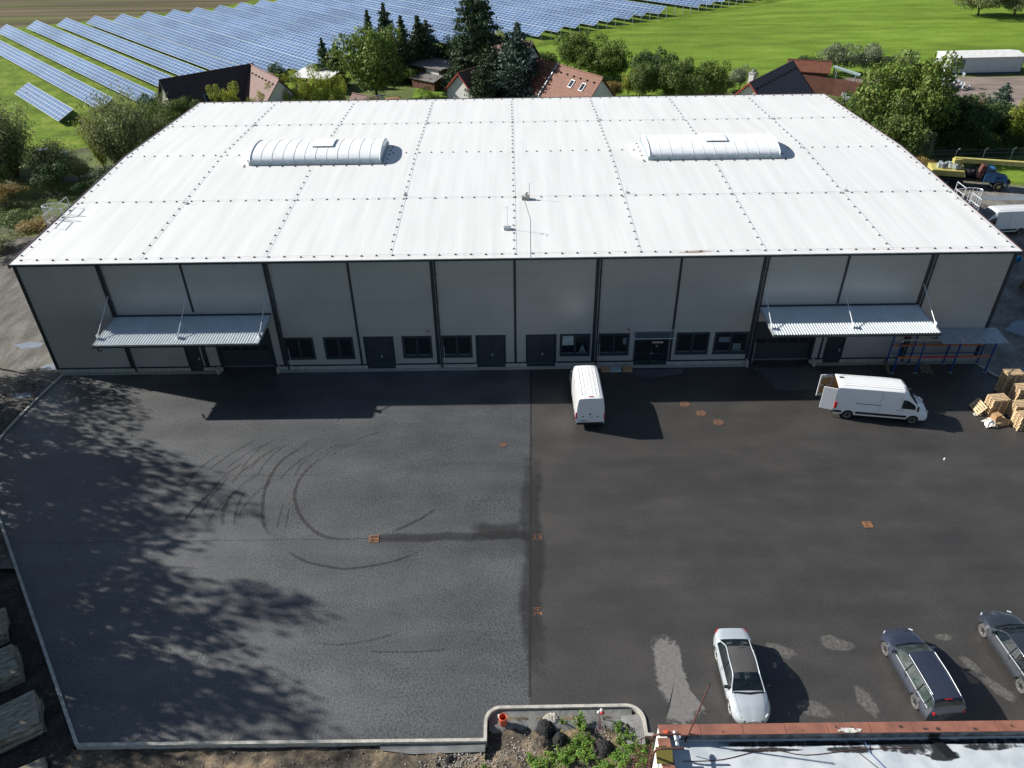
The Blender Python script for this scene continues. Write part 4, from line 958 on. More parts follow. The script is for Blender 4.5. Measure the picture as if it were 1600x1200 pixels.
make_van('white panel van nose in at the warehouse front with closed rear doors towards the yard', (41.05, -4.95, 0), R(91), 5.9, 3.66, 2.66)
make_van('white high roofed van standing sideways with both rear doors swung open', (61.6, -6.55, 0), R(-9.6), 6.3, 4.32, 2.62, open_doors=True)
make_van('white panel van on the mud yard behind the right edge of the warehouse roof', (86.1, 23.9, 0), R(184), 6.0, 3.9, 2.62)

# crane truck
CT = thing('crane_truck', 'old truck crane with a blue bonneted cab and a long yellow boom', 'crane truck', (87.5, 37.2, 0), R(-15))
mb = MB(); mb.box(-1.6, -.45, .75, 6.2, .45, 1.05); mb.box(-1.6, -1.15, 1.05, 2.6, 1.15, 1.2); mb.build('chassis', 'machine_dark', CT)
for x in (-.65, .65, 4.9):
    for s in (-1, 1):
        mb = MB(); mb.lathe([(.22, s*.17), (.48, s*.17), (.55, s*.1), (.55, -s*.15), (.2, -s*.17)], (0, 0, 0), 20, axis='Y'); wq = mb.build('wheel', 'tyre', CT, loc=(x, s*1.05, .55))
        mb = MB(); mb.lathe([(.3, s*.16), (.26, s*.1), (0, s*.12)], (0, 0, 0), 16, axis='Y'); mb.build('rim', 'crane_yellow' if x > 3 else 'rim_grey', wq)
mb = MB()
mb.add([(3.1,-1.1,.95),(4.3,-1.1,.95),(4.3,1.1,.95),(3.1,1.1,.95),(3.1,-1.1,1.75),(4.4,-1.1,1.75),(4.4,1.1,1.75),(3.1,1.1,1.75),(3.15,-.95,2.6),(4.05,-.95,2.6),(4.05,.95,2.6),(3.15,.95,2.6)],
       [(0,3,2,1),(0,1,5,4),(1,2,6,5),(2,3,7,6),(3,0,4,7),(4,5,9,8),(5,6,10,9),(6,7,11,10),(7,4,8,11),(8,9,10,11)])
mb.add([(4.35,-.75,1.0),(5.8,-.55,1.0),(5.8,.55,1.0),(4.35,.75,1.0),(4.35,-.8,1.72),(5.7,-.5,1.55),(5.7,.5,1.55),(4.35,.8,1.72)], [(0,3,2,1),(4,5,6,7),(0,1,5,4),(1,2,6,5),(2,3,7,6),(3,0,4,7)])
for s in (-1, 1): mb.tube([(4.25, s*.95, 1.0), (4.45, s*.98, 1.22), (4.9, s*1.0, 1.32), (5.35, s*.98, 1.15), (5.6, s*.95, .85)], .16, 6)
cab = mb.build('cab', 'crane_blue', CT, bevel=.05)
for s in (-1, 1): mb = MB(); mb.add([(3.3, s*1.075, 1.8), (4.2, s*1.075, 1.8), (3.98, s*1.0, 2.4), (3.3, s*1.0, 2.4)], [(0, 1, 2, 3)]); mb.build('side_window', 'glass_car', cab)
mb = MB(); mb.add([(4.425, -.95, 1.8), (4.425, .95, 1.8), (4.12, .85, 2.5), (4.12, -.85, 2.5)], [(0, 1, 2, 3)]); mb.build('windscreen', 'glass_car', cab)
mb = MB(); mb.box(5.85, -1.1, .55, 6.0, 1.1, .8); mb.build('bumper', 'galv_dull', CT)
mb = MB(); mb.cbox((3.6, .3, 2.68), (.18, .18, .14)); mb.build('beacon', 'machine_orange', cab)
mb = MB(); mb.add([(-2.6,-1.2,1.35),(1.2,-1.2,1.35),(1.5,1.2,1.35),(-2.6,1.2,1.35),(-2.6,-1.2,2.1),(.9,-1.25,2.1),(1.2,1.2,2.1),(-2.6,1.2,2.1)], [(0,3,2,1),(4,5,6,7),(0,1,5,4),(1,2,6,5),(2,3,7,6),(3,0,4,7)])
mb.build('counterweight', 'crane_yellow', CT, bevel=.1)
mb = MB(); rr = random.Random(5)
for k in range(14): mb.cbox((rr.uniform(-2, .8), rr.uniform(-.8, .8), 2.25+rr.uniform(-.1, .15)), (rr.uniform(.2, .7), rr.uniform(.2, .5), rr.uniform(.2, .5)), rr.uniform(0, 3))
mb.build('winch', 'galv_dull', CT)
mb = MB(); mb.cbox((.2, .2, 2.55), (.9, .8, 1.1), .1, 0, 0, -.15); mb.build('boom_pivot', 'crane_yellow', CT, bevel=.05)
mb = MB(); mb.cbox((4.0, .2, 2.95), (8.4, .5, .52)); mb.build('boom', 'crane_yellow', CT, bevel=.03)
mb = MB(); mb.cbox((8.5, .2, 2.85), (.8, .55, .8)); mb.tube([(8.6, -.2, 2.7), (8.6, .6, 2.7)], .3, 12); mb.build('boom_head', 'galv_dull', CT)
mb = MB(); mb.tube([(1.2, .2, 1.6), (3.2, .2, 2.95)], .16, 8); mb.build('boom_cylinder', 'machine_dark', CT)
mb = MB()
for k in range(12): mb.cbox((rr.uniform(1.2, 2.8), rr.uniform(-.8, .8), 1.5+rr.uniform(-.2, .4)), (rr.uniform(.2, .8), rr.uniform(.2, .6), rr.uniform(.2, .7)), rr.uniform(0, 3))
mb.build('machinery', 'machine_dark', CT)
mb = MB(); mb.cbox((2.75, -.6, 2.1), (.5, .9, 1.5), 0, 0, 0, .2); mb.build('operator_cab', 'rust_iron', CT)
# orange machine hidden behind the roof edge
EX = thing('excavator', 'orange excavator mostly hidden behind the right roof edge below the dark trees', 'excavator', (82.0, 42.2, 0), R(-40))
mb = MB()
for s in (-1, 1): mb = MB(); mb.box(-1.6, s*.95-.25, 0, 1.6, s*.95+.25, .75); mb.build('track', 'machine_dark', EX, bevel=.2)
mb = MB(); mb.box(-1.9, -1.1, .9, .6, 1.1, 1.9); mb.build('engine_housing', 'machine_orange', EX, bevel=.2)
mb = MB(); mb.box(.0, .1, 1.0, 1.3, 1.1, 2.6); mb.build('cab', 'glass_dark', EX, bevel=.1)
mb = MB(); mb.tube([(.8, -.3, 1.5), (2.2, -.3, 2.4), (3.6, -.3, 1.6), (3.9, -.3, .9)], .22, 6); mb.build('arm', 'machine_orange', EX)
mb = MB(); mb.cbox((3.7, -.3, .45), (.8, .9, .8), 0, 0, 0, .4); mb.build('bucket', 'machine_dark', EX)
CAR2 = make_car('parked_car', 'pale car half hidden behind the willows left of the warehouse', 'car', (-25.0, 50.8, 0), R(15),
    dict(L=4.2, W=1.75, wb=2.5, fo=.82, H=1.45, kind='estate', paint='silver_paint', roof='silver_paint', rim='rim_grey', pillars=(-.12, -1.0), handles=(-.2, -1.1), seams=(.85, -.25, -1.1)))
# ================================================================== YARD OBJECTS
# pallet rack against the right end of the front wall
RK = thing('pallet_rack', 'blue and orange pallet rack with a sheet metal roof by the front wall', 'storage rack', (0, 0, 0))
RX = [64.85, 66.6, 69.3, 71.95]; yf, yb, RH = -1.62, -.42, 2.85
for i, X in enumerate(RX):
    for y in (yf, yb):
        mb = MB(); mb.box(X-.05, y-.045, 0, X+.05, y+.045, RH); u = mb.build('upright', 'rack_blue', RK)
        mb = MB(); mb.box(X-.12, y-.1, 0.0, X+.12, y+.1, .05); mb.build('foot_plate', 'galv_dull', u)
        if y == yf and i < 3: mb = MB(); mb.box(X-.09, y-.07, RH+.002, X+.09, y+.07, RH+.1); mb.build('end_cap', 'pallet_wood', u)
    mb = MB()
    for k in range(5): z = .3+k*.5; mb.tube([(X, yf, z if k % 2 else z+.45), (X, yb, z+.45 if k % 2 else z)], .016, 4)
    mb.build('brace', 'galv_dull', RK)
for i in range(3):
    a, b = RX[i]+.055, RX[i+1]-.055
    for y, z, m in ((yf-.0, 1.45, ['rack_orange', 'rack_red', 'rack_orange'][i]), (yb, 1.75, 'rack_orange'), (yb, 2.65, 'rack_orange')):
        mb = MB(); mb.box(a, y-.04, z-.06, b, y+.04, z+.06); mb.build('beam', m, RK)
mb = MB(); mb.box(RX[0], yf+.3, RH-.1, RX[2], yf+.38, RH-.03); mb.build('top_bar', 'galv_dull', RK)
mb = MB(); mb.box(RX[0]+.2, yb-.03, .98, RX[3]-.2, yb+.02, 1.04); mb.build('rear_bar', 'rack_blue', RK)
mb = MB(); vs = []; L_ = 40
for i in range(L_+1):
    X = 67.7+(72.6-67.7)*i/L_; vs += [(X, -.06, 3.02+.02*(i % 2)), (X, -2.05, 2.86+.02*(i % 2))]
mb.add(vs, [(2*i, 2*i+1, 2*i+3, 2*i+2) for i in range(L_)]); mb.build('rack_roof', 'galv_dull', RK)
# a pallet : 1.2 x 0.8 x 0.144
def pallet_mesh():
    mb = MB()
    for y in (-.35, 0, .35):
        mb.box(-.6, y-.05, 0, .6, y+.05, .022)
        for x in (-.53, 0, .53): mb.box(x-.07, y-.05, .022, x+.07, y+.05, .10)
    for x in (-.53, 0, .53): mb.box(x-.07, -.4, .10, x+.07, .4, .122)
    for y in (-.34, -.17, 0, .17, .34): mb.box(-.6, y-.06, .122, .6, y+.06, .144)
    return mb
PM = pallet_mesh(); P0 = {}
def pallet(loc, rz_, label, group, m='pallet_wood', rx=0, ry=0):
    if m not in P0: P0[m] = PM.build('wooden_pallet', m); o = P0[m]
    else: o = P0[m].copy(); COL.objects.link(o)
    o.location = loc; o.rotation_euler = (rx, ry, rz_); return tag(o, label, 'pallet', group)
ORD = ['bottom', 'second', 'third', 'fourth', 'fifth', 'sixth', 'seventh', 'eighth', 'ninth', 'tenth', 'eleventh', 'twelfth', 'thirteenth', 'fourteenth']
def stack(x, y, n, rz_, desc, group, m='pallet_wood'):
    rr = random.Random(int(x*10+y*7))
    for k in range(n):
        w_ = 'topmost pallet' if k == n-1 else ('bottom pallet' if k == 0 else ORD[k]+' pallet from the ground')
        pallet((x+rr.uniform(-.03, .03), y+rr.uniform(-.03, .03), k*.146), rz_+rr.uniform(-.03, .03), w_+' in the '+desc, group, m)
G_ = 'stacked pallets at the right edge of the yard'
stack(72.1, -4.3, 13, R(4), 'tall stack nearest the rack', G_)
stack(72.15, -5.75, 11, R(6), 'stack behind the wide middle stack', G_)
stack(70.0, -6.6, 9, R(6), 'wide stack behind the cardboard box', G_)
stack(71.35, -7.15, 8, R(4), 'stack right of the cardboard box', G_)
stack(71.1, -8.35, 8, R(5), 'stack closest to the camera at the right edge', G_)
stack(69.65, -7.85, 2, R(14), 'low stack under the cardboard box', G_)
pallet((69.0, -6.45, .33), R(92), 'lone pallet tipped against the left side of the wide stack', G_, rx=R(-52))
pallet((64.35, -1.25, .5), R(80), 'pallet leaning on the left foot of the blue rack', None, 'pallet_grey', rx=R(68))
pallet((67.6, -1.15, .0), R(80), 'pallet lying flat under the blue rack', None, 'pallet_grey')
pallet((82.6, 11.6, 0), R(15), 'bottom pallet of the weathered stack beside the right wall of the warehouse', 'weathered pallets on the mud', 'pallet_grey')
for k in range(1, 8): pallet((82.6+.02*k, 11.6, k*.146), R(15+k), ORD[k]+' pallet from the ground in the weathered stack beside the right wall of the warehouse' if k < 7 else 'topmost pallet of the weathered stack beside the right wall of the warehouse', 'weathered pallets on the mud', 'pallet_grey')
for k in range(3): pallet((81.2, 8.2, k*.146), R(20), ['bottom', 'middle', 'topmost'][k]+' pallet of the low weathered stack on the mud', 'weathered pallets on the mud', 'pallet_grey')
mb = MB(); mb.box(-.28, -.22, 0, .28, .22, .42); mb.box(-.281, -.03, .421, .281, .03, .423)
tag(mb.build('cardboard_box', 'cardboard', loc=(69.45, -7.8, .30), rz=R(20), bevel=.01), 'brown cardboard box standing on the low pallet stack', 'box')
def rag(name, x, y, z, rx, ry, h, m, label, cat, seed):
    rr = random.Random(seed); mb = MB(); n = 9; vs = []
    for j in range(n):
        for i in range(n):
            u, v = i/(n-1)*2-1, j/(n-1)*2-1; d = max(0, 1-(u*u+v*v)*.5)
            vs.append((u*rx+rr.uniform(-.04, .04), v*ry+rr.uniform(-.04, .04), h*d*rr.uniform(.3, 1)+.01))
    mb.add(vs, [(j*n+i, j*n+i+1, (j+1)*n+i+1, (j+1)*n+i) for j in range(n-1) for i in range(n-1)])
    return tag(mb.build(name, m, loc=(x, y, z)), label, cat)
rag('plastic_wrap', 69.0, -8.05, 0.0, .42, .4, .55, 'plastic_white', 'crumpled white plastic wrap beside the low pallet stack', 'plastic wrap', 1)
rag('plastic_wrap', 68.7, -6.9, 0, .25, .15, .15, 'plastic_white', 'small scrap of plastic wrap at the foot of the tipped pallet', 'plastic wrap', 2)
# flat packages by the wall right of the white van
mb = MB(); mb.box(-.32, -.25, 0, .32, .25, .2); tag(mb.build('cardboard_box', 'cardboard', loc=(42.95, -.72, .0)), 'brown flat box nearest the white van against the wall', 'box')
mb = MB(); mb.box(-.45, -.25, 0, .45, .25, .12); tag(mb.build('parcel', 'blind_white', loc=(43.75, -.72, .0)), 'pale blue flat parcel between two brown boxes by the wall', 'parcel')
mb = MB(); mb.box(-.36, -.26, 0, .36, .26, .24); mb.box(-.03, -.262, .0, .03, .262, .2415); tag(mb.build('cardboard_box', 'cardboard', loc=(44.65, -.72, .0)), 'brown flat box nearest the glass entrance door', 'box')
# covers
def manhole(x, y, lab, r=.36):
    mb = MB(); mb.lathe([(0, .012), (r*.86, .012), (r*.88, .006), (r*.92, .006), (r*.94, .016), (r, .016), (r, 0)], (0, 0, 0), 28)
    for a in range(-3, 4): mb.box(-r*.6, a*.09-.012, .0122, r*.6, a*.09+.012, .018)
    tag(mb.build('manhole_cover', 'rust_cover', loc=(x, y, .004)), lab, 'manhole cover', 'round manhole covers in the yard')
manhole(48.27, -5.2, 'rusty round manhole cover closest to the warehouse shadow in a row of three')
manhole(49.24, -6.32, 'rusty round manhole cover in the middle of the row of three')
manhole(50.24, -7.4, 'rusty round manhole cover farthest from the warehouse in the row of three')
manhole(35.05, -9.55, 'small faint round cover alone on the lighter asphalt left of the seam', .25)
def drain(x, y, lab, rz_, s=1.0):
    mb = MB(); s2 = .27*s
    for a, b, c, d in ((-s2, -s2, s2, -s2+.05), (-s2, s2-.05, s2, s2), (-s2, -s2+.05, -s2+.05, s2-.05), (s2-.05, -s2+.05, s2, s2-.05), (-s2+.05, -.03, s2-.05, .03)): mb.box(a, b, 0, c, d, .03)
    for k in range(6): xx = -s2+.09+k*(2*s2-.15)/5.5; mb.box(xx-.014, -s2+.05, .002, xx+.014, -.03, .022); mb.box(xx-.014, .03, .002, xx+.014, s2-.05, .022)
    o = mb.build('drain_grate', 'rust_grate', loc=(x, y, .006), rz=rz_)
    mb = MB(); mb.box(-s2+.05, -s2+.05, -.001, s2-.05, s2-.05, .001); mb.build('drain_pit', 'interior_dark', o)
    tag(o, lab, 'drain', 'drain grates in the yard')
drain(27.42, -18.1, 'rusty square drain grate at the end of the tyre mark arc', .05, 1.05)
drain(56.91, -17.45, 'rusty square drain grate in the middle of the dark right half of the yard', .03, .95)
def paint_text(txt, x, y, rz_, size):
    c = bpy.data.curves.new('t', 'FONT'); c.body = txt; c.size = size; c.extrude = 0; c.align_x = 'CENTER'; c.align_y = 'CENTER'
    o = bpy.data.objects.new('paint_mark', c); COL.objects.link(o)
    dg = bpy.context.evaluated_depsgraph_get(); me = bpy.data.meshes.new_from_object(o.evaluated_get(dg))
    bpy.data.objects.remove(o); me.materials.clear(); me.materials.append(MATS['paint_worn'])
    a = me.attributes.new('edge', 'FLOAT', 'POINT'); a.data.foreach_set('value', [1.0]*len(me.vertices))
    o = bpy.data.objects.new('paint_mark', me); COL.objects.link(o); o.location = (x, y, .006); o.rotation_euler.z = rz_; o['kind'] = 'structure'
paint_text('25', 37.1, -18.1, 0, .62); paint_text('24', 36.95, -23.45, R(95), .62)
# small litter on the asphalt
for i, (x, y, m, l) in enumerate([(64.2, -11.6, 'render_white', 'white paper scrap on the dark asphalt below the sideways van'), (42.9, -8.75, 'stone_pale', None)]):
    if l: mb = MB(); mb.cbox((0, 0, .012), (.28, .09, .015), .9); tag(mb.build('paper_scrap', m, loc=(x, y, 0)), l, 'litter')
# blue pipe stack on the mud
PB = thing('pipe_bundle', 'bundle of blue plastic pipes tied with white straps beside the right wall', 'pipes', (83.0, 20.0, 0), R(-62))
for k, (dy, dz) in enumerate([(-.28, .14), (0, .14), (.28, .14), (-.14, .38), (.14, .38)]):
    mb = MB(); mb.tube([(-3.5, dy, dz), (3.5, dy, dz)], .135, 10, cap=False); mb.tube([(-3.5, dy, dz), (3.5, dy, dz)], .12, 10, cap=False); mb.build('pipe', 'pipe_blue', PB)
mb = MB()
for x in (-2, -.4, 1.5): mb.box(x, -.44, .0, x+.12, .44, .54)
mb.build('strap', 'plastic_white', PB)
# ------------------------------------------------------------ front bed
def hnoise(x, y): return .5*math.sin(x*2.1+y*1.3)+.3*math.sin(x*4.7-y*3.9+1)+.2*math.sin(x*9.1+y*8.3)
from mathutils import noise as NZ
def bank_h(x, y):
    h = -.17+.08*NZ.noise((x*.7, y*.7, 0))+.07*NZ.noise((x*2.5, y*2.5, 3))+.04*NZ.noise((x*8, y*8, 5))
    if y > -31.0 and x < 34.2: h -= .05
    if 34.3 < x < 41.8 and y > -31.5:
        h = -.26+.12*NZ.noise((x*1.1, y*1.1, 9))+.04*NZ.noise((x*7, y*7, 1))
        d = min(-29.2-y, 41.5-x); h += max(0, .12*(1-abs(d-.3)/.4)) if d < .7 else 0
        if x < 35.3 : h -= .22*(1-max(0, x-34.4)/.9)
    return h
def bank(name, x0, x1, y0, y1, m, st=.14):
    nx, ny = int((x1-x0)/st), int((y1-y0)/st); vs = []
    for j in range(ny+1):
        for i in range(nx+1):
            x, y = x0+(x1-x0)*i/nx, y0+(y1-y0)*j/ny; vs.append((x, y, bank_h(x, y)))
    mb = MB(); mb.add(vs, [(j*(nx+1)+i, j*(nx+1)+i+1, (j+1)*(nx+1)+i+1, (j+1)*(nx+1)+i) for j in range(ny) for i in range(nx)])
    return tag(mb.build(name, m, smooth=True), kind='structure')
bank('earth_bank', 15.3, 34.3, -36, -30.7, 'earth_bank')
bank('earth_bank', 34.37, 41.64, -36, -29.12, 'earth_bank', .1)
bank('earth_bank', 41.64, 44.0, -36, -30.58, 'earth_bank')
bank('soil_strip', 2.0, 15.3, -38, -20, 'soil_dark', .25).location.z = -.05
# concrete haunch behind the kerbs
mb = MB(); mb.add([(29.5, -30.73, -.05), (34.3, -30.73, -.05), (34.3, -31.12, -.10), (31, -31.18, -.12), (29.5, -30.95, -.16)], [(0, 4, 3, 2, 1)]); tag(mb.build('kerb_haunch', 'concrete_grey'), kind='structure')
mb = MB(); n = 30; vs = []; rr = random.Random(9)
for i in range(n+1):
    x = 34.45+(41.2-34.45)*i/n; vs += [(x, -29.14, -.02), (x, -29.45, -.16+rr.uniform(-.03, .03)), (x, -29.85+rr.uniform(-.12, .12), -.12+rr.uniform(-.06, .03)), (x, -30.05+rr.uniform(-.1, .1), -.34)]
mb.add(vs, [(4*i+k, 4*i+1+k, 4*i+5+k, 4*i+4+k) for i in range(n) for k in range(3)])
tag(mb.build('ground_membrane', 'membrane', smooth=True), 'creased grey membrane tucked behind the kerb of the planted bed', 'membrane')
mb = MB(); vs = []
for i in range(16):
    y = -29.4-i*.1; vs += [(41.62, y, -.02), (41.2, y, -.10+rr.uniform(-.03, .03)), (40.75+rr.uniform(-.12, .12), y, -.12+rr.uniform(-.05, .03)), (40.45, y, -.35)]
mb.add(vs, [(4*i+k, 4*i+1+k, 4*i+5+k, 4*i+4+k) for i in range(15) for k in range(3)]); tag(mb.build('ground_membrane', 'membrane', smooth=True), 'grey membrane flap at the rounded kerb corner next to the rusty ladder', 'membrane')
# drainage pipe
DP = thing('drain_pipe', 'open orange plastic pipe standing upright in the bed corner', 'pipe', (35.12, -29.75, -.35))
mb = MB(); mb.lathe([(.16, 0), (.16, .5), (.195, .52), (.195, .78), (.165, .78), (.165, .5), (.14, .1)], (0, 0, 0), 24); mb.build('pipe_wall', 'pipe_orange', DP, smooth=True)
mb = MB(); mb.lathe([(0, .12), (.158, .12)], (0, 0, 0), 20); mb.build('pipe_inside', 'interior_dark', DP)
mb = MB(); mb.cbox((0, 0, 0), (.22, .16, .12), .2); tag(mb.build('concrete_block', 'render_white', loc=(34.98, -29.4, -.1)), 'small pale block beside the orange pipe', 'block')
# boundary marker with barrier tape
MK = thing('tape_marker', 'red and white marker post wrapped in striped barrier tape in the bed', 'marker post', (39.68, -29.55, -.35))
mb = MB(); mb.tube([(0, 0, 0), (.02, .03, .72)], .025, 7); mb.build('post', 'render_white', MK)
def ball(r, c, n=10): 
    m = MB(); m.lathe([(r*math.sin(math.pi*k/n)+.0001, r*math.cos(math.pi*k/n)) for k in range(n+1)], c, 14); return m
ball(.085, (.04, .05, .80)).build('ball', 'render_white', MK, smooth=True); ball(.085, (.05, -.06, .74)).build('ball', 'rack_red', MK, smooth=True); ball(.075, (-.10, -.02, .76)).build('ball', 'render_white', MK, smooth=True); ball(.07, (.12, -.02, .72)).build('ball', 'rack_red', MK, smooth=True)
for k in range(9):
    x = -.28+k*.055; rr = random.Random(k); pts = [(-.04, -.03, .72)]
    for q in range(1, 6): pts.append((x*q/5+rr.uniform(-.03, .03), -.05-.11*q, .72-.12*q))
    m = MB(); vs = []; 
    for p in pts: vs += [(p[0]-.025, p[1], p[2]), (p[0]+.025, p[1]+.01, p[2])]
    m.add(vs, [(2*i, 2*i+1, 2*i+3, 2*i+2) for i in range(5)]); m.build('tape_end', 'rack_red' if k % 3 == 1 else 'render_white', MK)
# asphalt lumps
def lump(x, y, r, h, lab, seed, m='asphalt_lump', name='asphalt_lump', cat='asphalt lump', grp=None):
    rr = random.Random(seed); mb = MB(); n, k = 18, 9; vs = [(0, 0, h)]
    for j in range(1, k+1):
        for i in range(n):
            a = 2*math.pi*i/n; q = j/k; rad = r*q*(1+.22*NZ.noise((math.cos(a)*1.5+seed, math.sin(a)*1.5, q)))
            vs.append((rad*math.cos(a), rad*math.sin(a), h*(1-q**2.2)+.05*NZ.noise((rad*math.cos(a)*9, rad*math.sin(a)*9, seed))+rr.uniform(-.015, .015)))
    mb.add(vs, [(0, 1+i, 1+(i+1) % n) for i in range(n)] + [(1+j*n+i, 1+(j+1)*n+i, 1+(j+1)*n+(i+1) % n, 1+j*n+(i+1) % n) for j in range(k-1) for i in range(n)])
    return tag(mb.build(name, m, loc=(x, y, bank_h(x, y)-.06)), lab, cat, grp)
lump(37.1, -29.95, .52, .40, 'large black asphalt lump with a flat torn face in the bed', 1)
lump(37.75, -30.5, .42, .38, 'black asphalt lump in shade just below the large one', 2)
lump(39.75, -31.0, .46, .32, 'crumbly black asphalt heap among the weeds left of the ladder', 3)
lump(32.7, -31.45, .27, .25, 'small black asphalt lump below the straight kerb', 4)
lump(32.2, -31.7, .15, .15, 'fist sized black asphalt crumb left of the small lump', 5)
lump(36.9, -30.75, .5, .3, 'tan clay heap right of the orange pipe', 6, 'earth_bank', 'clay_heap', 'clay heap')
lump(37.4, -29.55, .45, .2, 'gravelly tan heap against the grey membrane', 7, 'stone_pale', 'gravel_heap', 'gravel heap')
lump(40.9, -29.95, .2, .25, 'brown clod beside the ladder hoops', 8, 'earth_bank', 'clay_heap', 'clay heap')
# loose stones : too many to count
mb = MB(); rr = random.Random(11)
def stone(mb, x, y, s, z=None):
    h = bank_h(x, y) if z is None else z; M = Matrix.Translation((x, y, h+s*.25)) @ Matrix.Rotation(rr.uniform(0, 6), 4, (rr.random(), rr.random(), 1))
    v = [M @ Vector((a*s*rr.uniform(.6, 1.1), b*s*rr.uniform(.6, 1.1), c*s*rr.uniform(.5, .9))) for a, b, c in [(1,0,0),(0,1,0),(-1,0,0),(0,-1,0),(0,0,1),(0,0,-1)]]
    mb.add(v, [(0,1,4),(1,2,4),(2,3,4),(3,0,4),(1,0,5),(2,1,5),(3,2,5),(0,3,5)])
for k in range(900):
    if k < 450: x = rr.gauss(33.4, .9); y = rr.gauss(-31.5, .28)
    elif k < 700: x = rr.gauss(36.2, .9); y = rr.gauss(-31.1, .4)
    elif k < 780: x = rr.gauss(39.7, .25); y = rr.gauss(-30.4, .3)
    else: x = rr.uniform(15.5, 34); y = -30.9-rr.random()*1.4
    if y > -30.78 and x < 34.4: continue
    if x > 41.6 or y > -29.4: continue
    stone(mb, x, y, rr.uniform(.02, .065))
tag(mb.build('rubble', 'stone_pale'), 'pale loose rubble strewn over the earth bank', 'rubble', kind='stuff')
mb = MB()
for k in range(700):
    x = rr.uniform(2.5, 15.5); y = rr.uniform(-33, -21); stone(mb, x, y, rr.uniform(.02, .06))
tag(mb.build('rubble', 'concrete_grey'), 'grey grit scattered on the dark soil left of the kerb', 'rubble', kind='stuff')
mb = MB()
for k in range(500):
    x = rr.uniform(.0, 9); y = -1-x*0-rr.uniform(0, 18); 
    dx = rr.uniform(-3.2, -.15)
    t = min(range(len(KLs)), key=lambda i: abs(KLs[i][1]-y)); stone(mb, KLs[t][0]+dx, y, rr.uniform(.03, .1), z=-.03)
tag(mb.build('rubble', 'soil_dark'), 'dark clods along the left kerb by the dirt track', 'rubble', kind='stuff')
# weeds
def leaf_mesh(n, fn, name):
    v = np.zeros((n*4, 3)); rg = np.random.RandomState(abs(hash(name)) % 1000 if False else sum(map(ord, name)))
    c, nrm, sz, asp = fn(rg, n)
    a = np.cross(nrm, rg.normal(size=(n, 3))); a /= np.linalg.norm(a, axis=1, keepdims=True)+1e-9
    b = np.cross(nrm, a); b /= np.linalg.norm(b, axis=1, keepdims=True)+1e-9
    sz = sz[:, None]
    v[0::4] = c-a*sz*asp; v[1::4] = c-b*sz*.5; v[2::4] = c+a*sz*asp; v[3::4] = c+b*sz*.5
    me = bpy.data.meshes.new(name); me.vertices.add(n*4); me.vertices.foreach_set('co', v.ravel())
    me.loops.add(n*4); me.loops.foreach_set('vertex_index', np.arange(n*4)); me.polygons.add(n)
    me.polygons.foreach_set('loop_start', np.arange(n)*4); me.polygons.foreach_set('loop_total', np.full(n, 4)); me.update(); me.validate()
    return me
def unit(v): return v/(np.linalg.norm(v, axis=1, keepdims=True)+1e-9)
def fn_weed(rg, n):
    k = 14; an = rg.uniform(0, 6.28, k); ln = rg.uniform(.5, 1, k); q = rg.randint(0, k, n); t = rg.uniform(.1, 1, n)
    r = t*ln[q]*.55; c = np.stack([np.cos(an[q])*r, np.sin(an[q])*r, t*ln[q]*(1.1-.35*t)], 1)+rg.normal(scale=.05, size=(n, 3)); c[:, 2] = np.abs(c[:, 2])
    return c, unit(rg.normal(size=(n, 3))+[0, 0, 1.2]), rg.uniform(.05, .10, n), .9
WEED = leaf_mesh(420, fn_weed, 'weed'); WEED.materials.append(MATS['leaf_weed'])
def fn_grass(rg, n):
    c = np.stack([rg.normal(scale=.35, size=n), rg.normal(scale=.35, size=n), rg.uniform(0.02, .25, n)], 1)
    return c, unit(rg.normal(size=(n, 3))), rg.uniform(.05, .12, n), 1.0
TUFT = leaf_mesh(400, fn_grass, 'tuft'); TUFT.materials.append(MATS['leaf_weed'])
def weed(x, y, s, h, lab, me=WEED, grp='weeds in the bed by the kerb', m=None):
    o = bpy.data.objects.new('weed_plant', me); COL.objects.link(o); o.location = (x, y, bank_h(x, y)-.02 if y < -25 else -.02); o.scale = (s, s, h); o.rotation_euler.z = x*7
    if m: o.material_slots[0].link = 'OBJECT'; o.material_slots[0].material = MATS[m]
    return tag(o, lab, 'weed', grp)
weed(38.7, -29.95, .8, .95, 'tall feathery green weed touching the barrier tape')
weed(38.55, -30.5, .6, .6, 'bushy weed below the feathery weed')
weed(38.6, -30.95, .85, .6, 'broad leaved bright green weed left of the crumbly black heap')
weed(40.4, -30.1, .5, .9, 'slender upright weed right of the striped marker')
weed(40.5, -30.75, .65, .6, 'yellow green weed between black heap and ladder')
weed(41.1, -31.1, .8, .6, 'dense green weed under the ladder hoops')
weed(37.55, -31.25, .75, .5, 'leafy weed below the shaded asphalt lump')
weed(36.5, -31.55, .8, .35, 'low spreading weed at the bottom edge of the picture')
weed(37.9, -29.75, .35, .4, 'small weed on the gravelly heap')
weed(38.0, -31.7, .7, .5, 'weed cut by the bottom edge below the broad leaved weed')
weed(40.4, -31.6, .9, .45, 'weed cut by the bottom edge under the black heap')
weed(39.4, -31.8, .7, .35, 'low weed cut by the bottom edge left of the ladder')
weed(39.1, -30.6, .6, .5, 'dense bright weed between the clay and the crumbly black heap')
weed(39.0, -31.3, .7, .5, 'leafy weed in the middle of the weed patch by the bottom edge')
weed(40.9, -30.4, .5, .5, 'narrow weed beside the brown clod')
weed(41.25, -31.7, .8, .5, 'weed growing through the lower ladder hoops')
rr = random.Random(21)
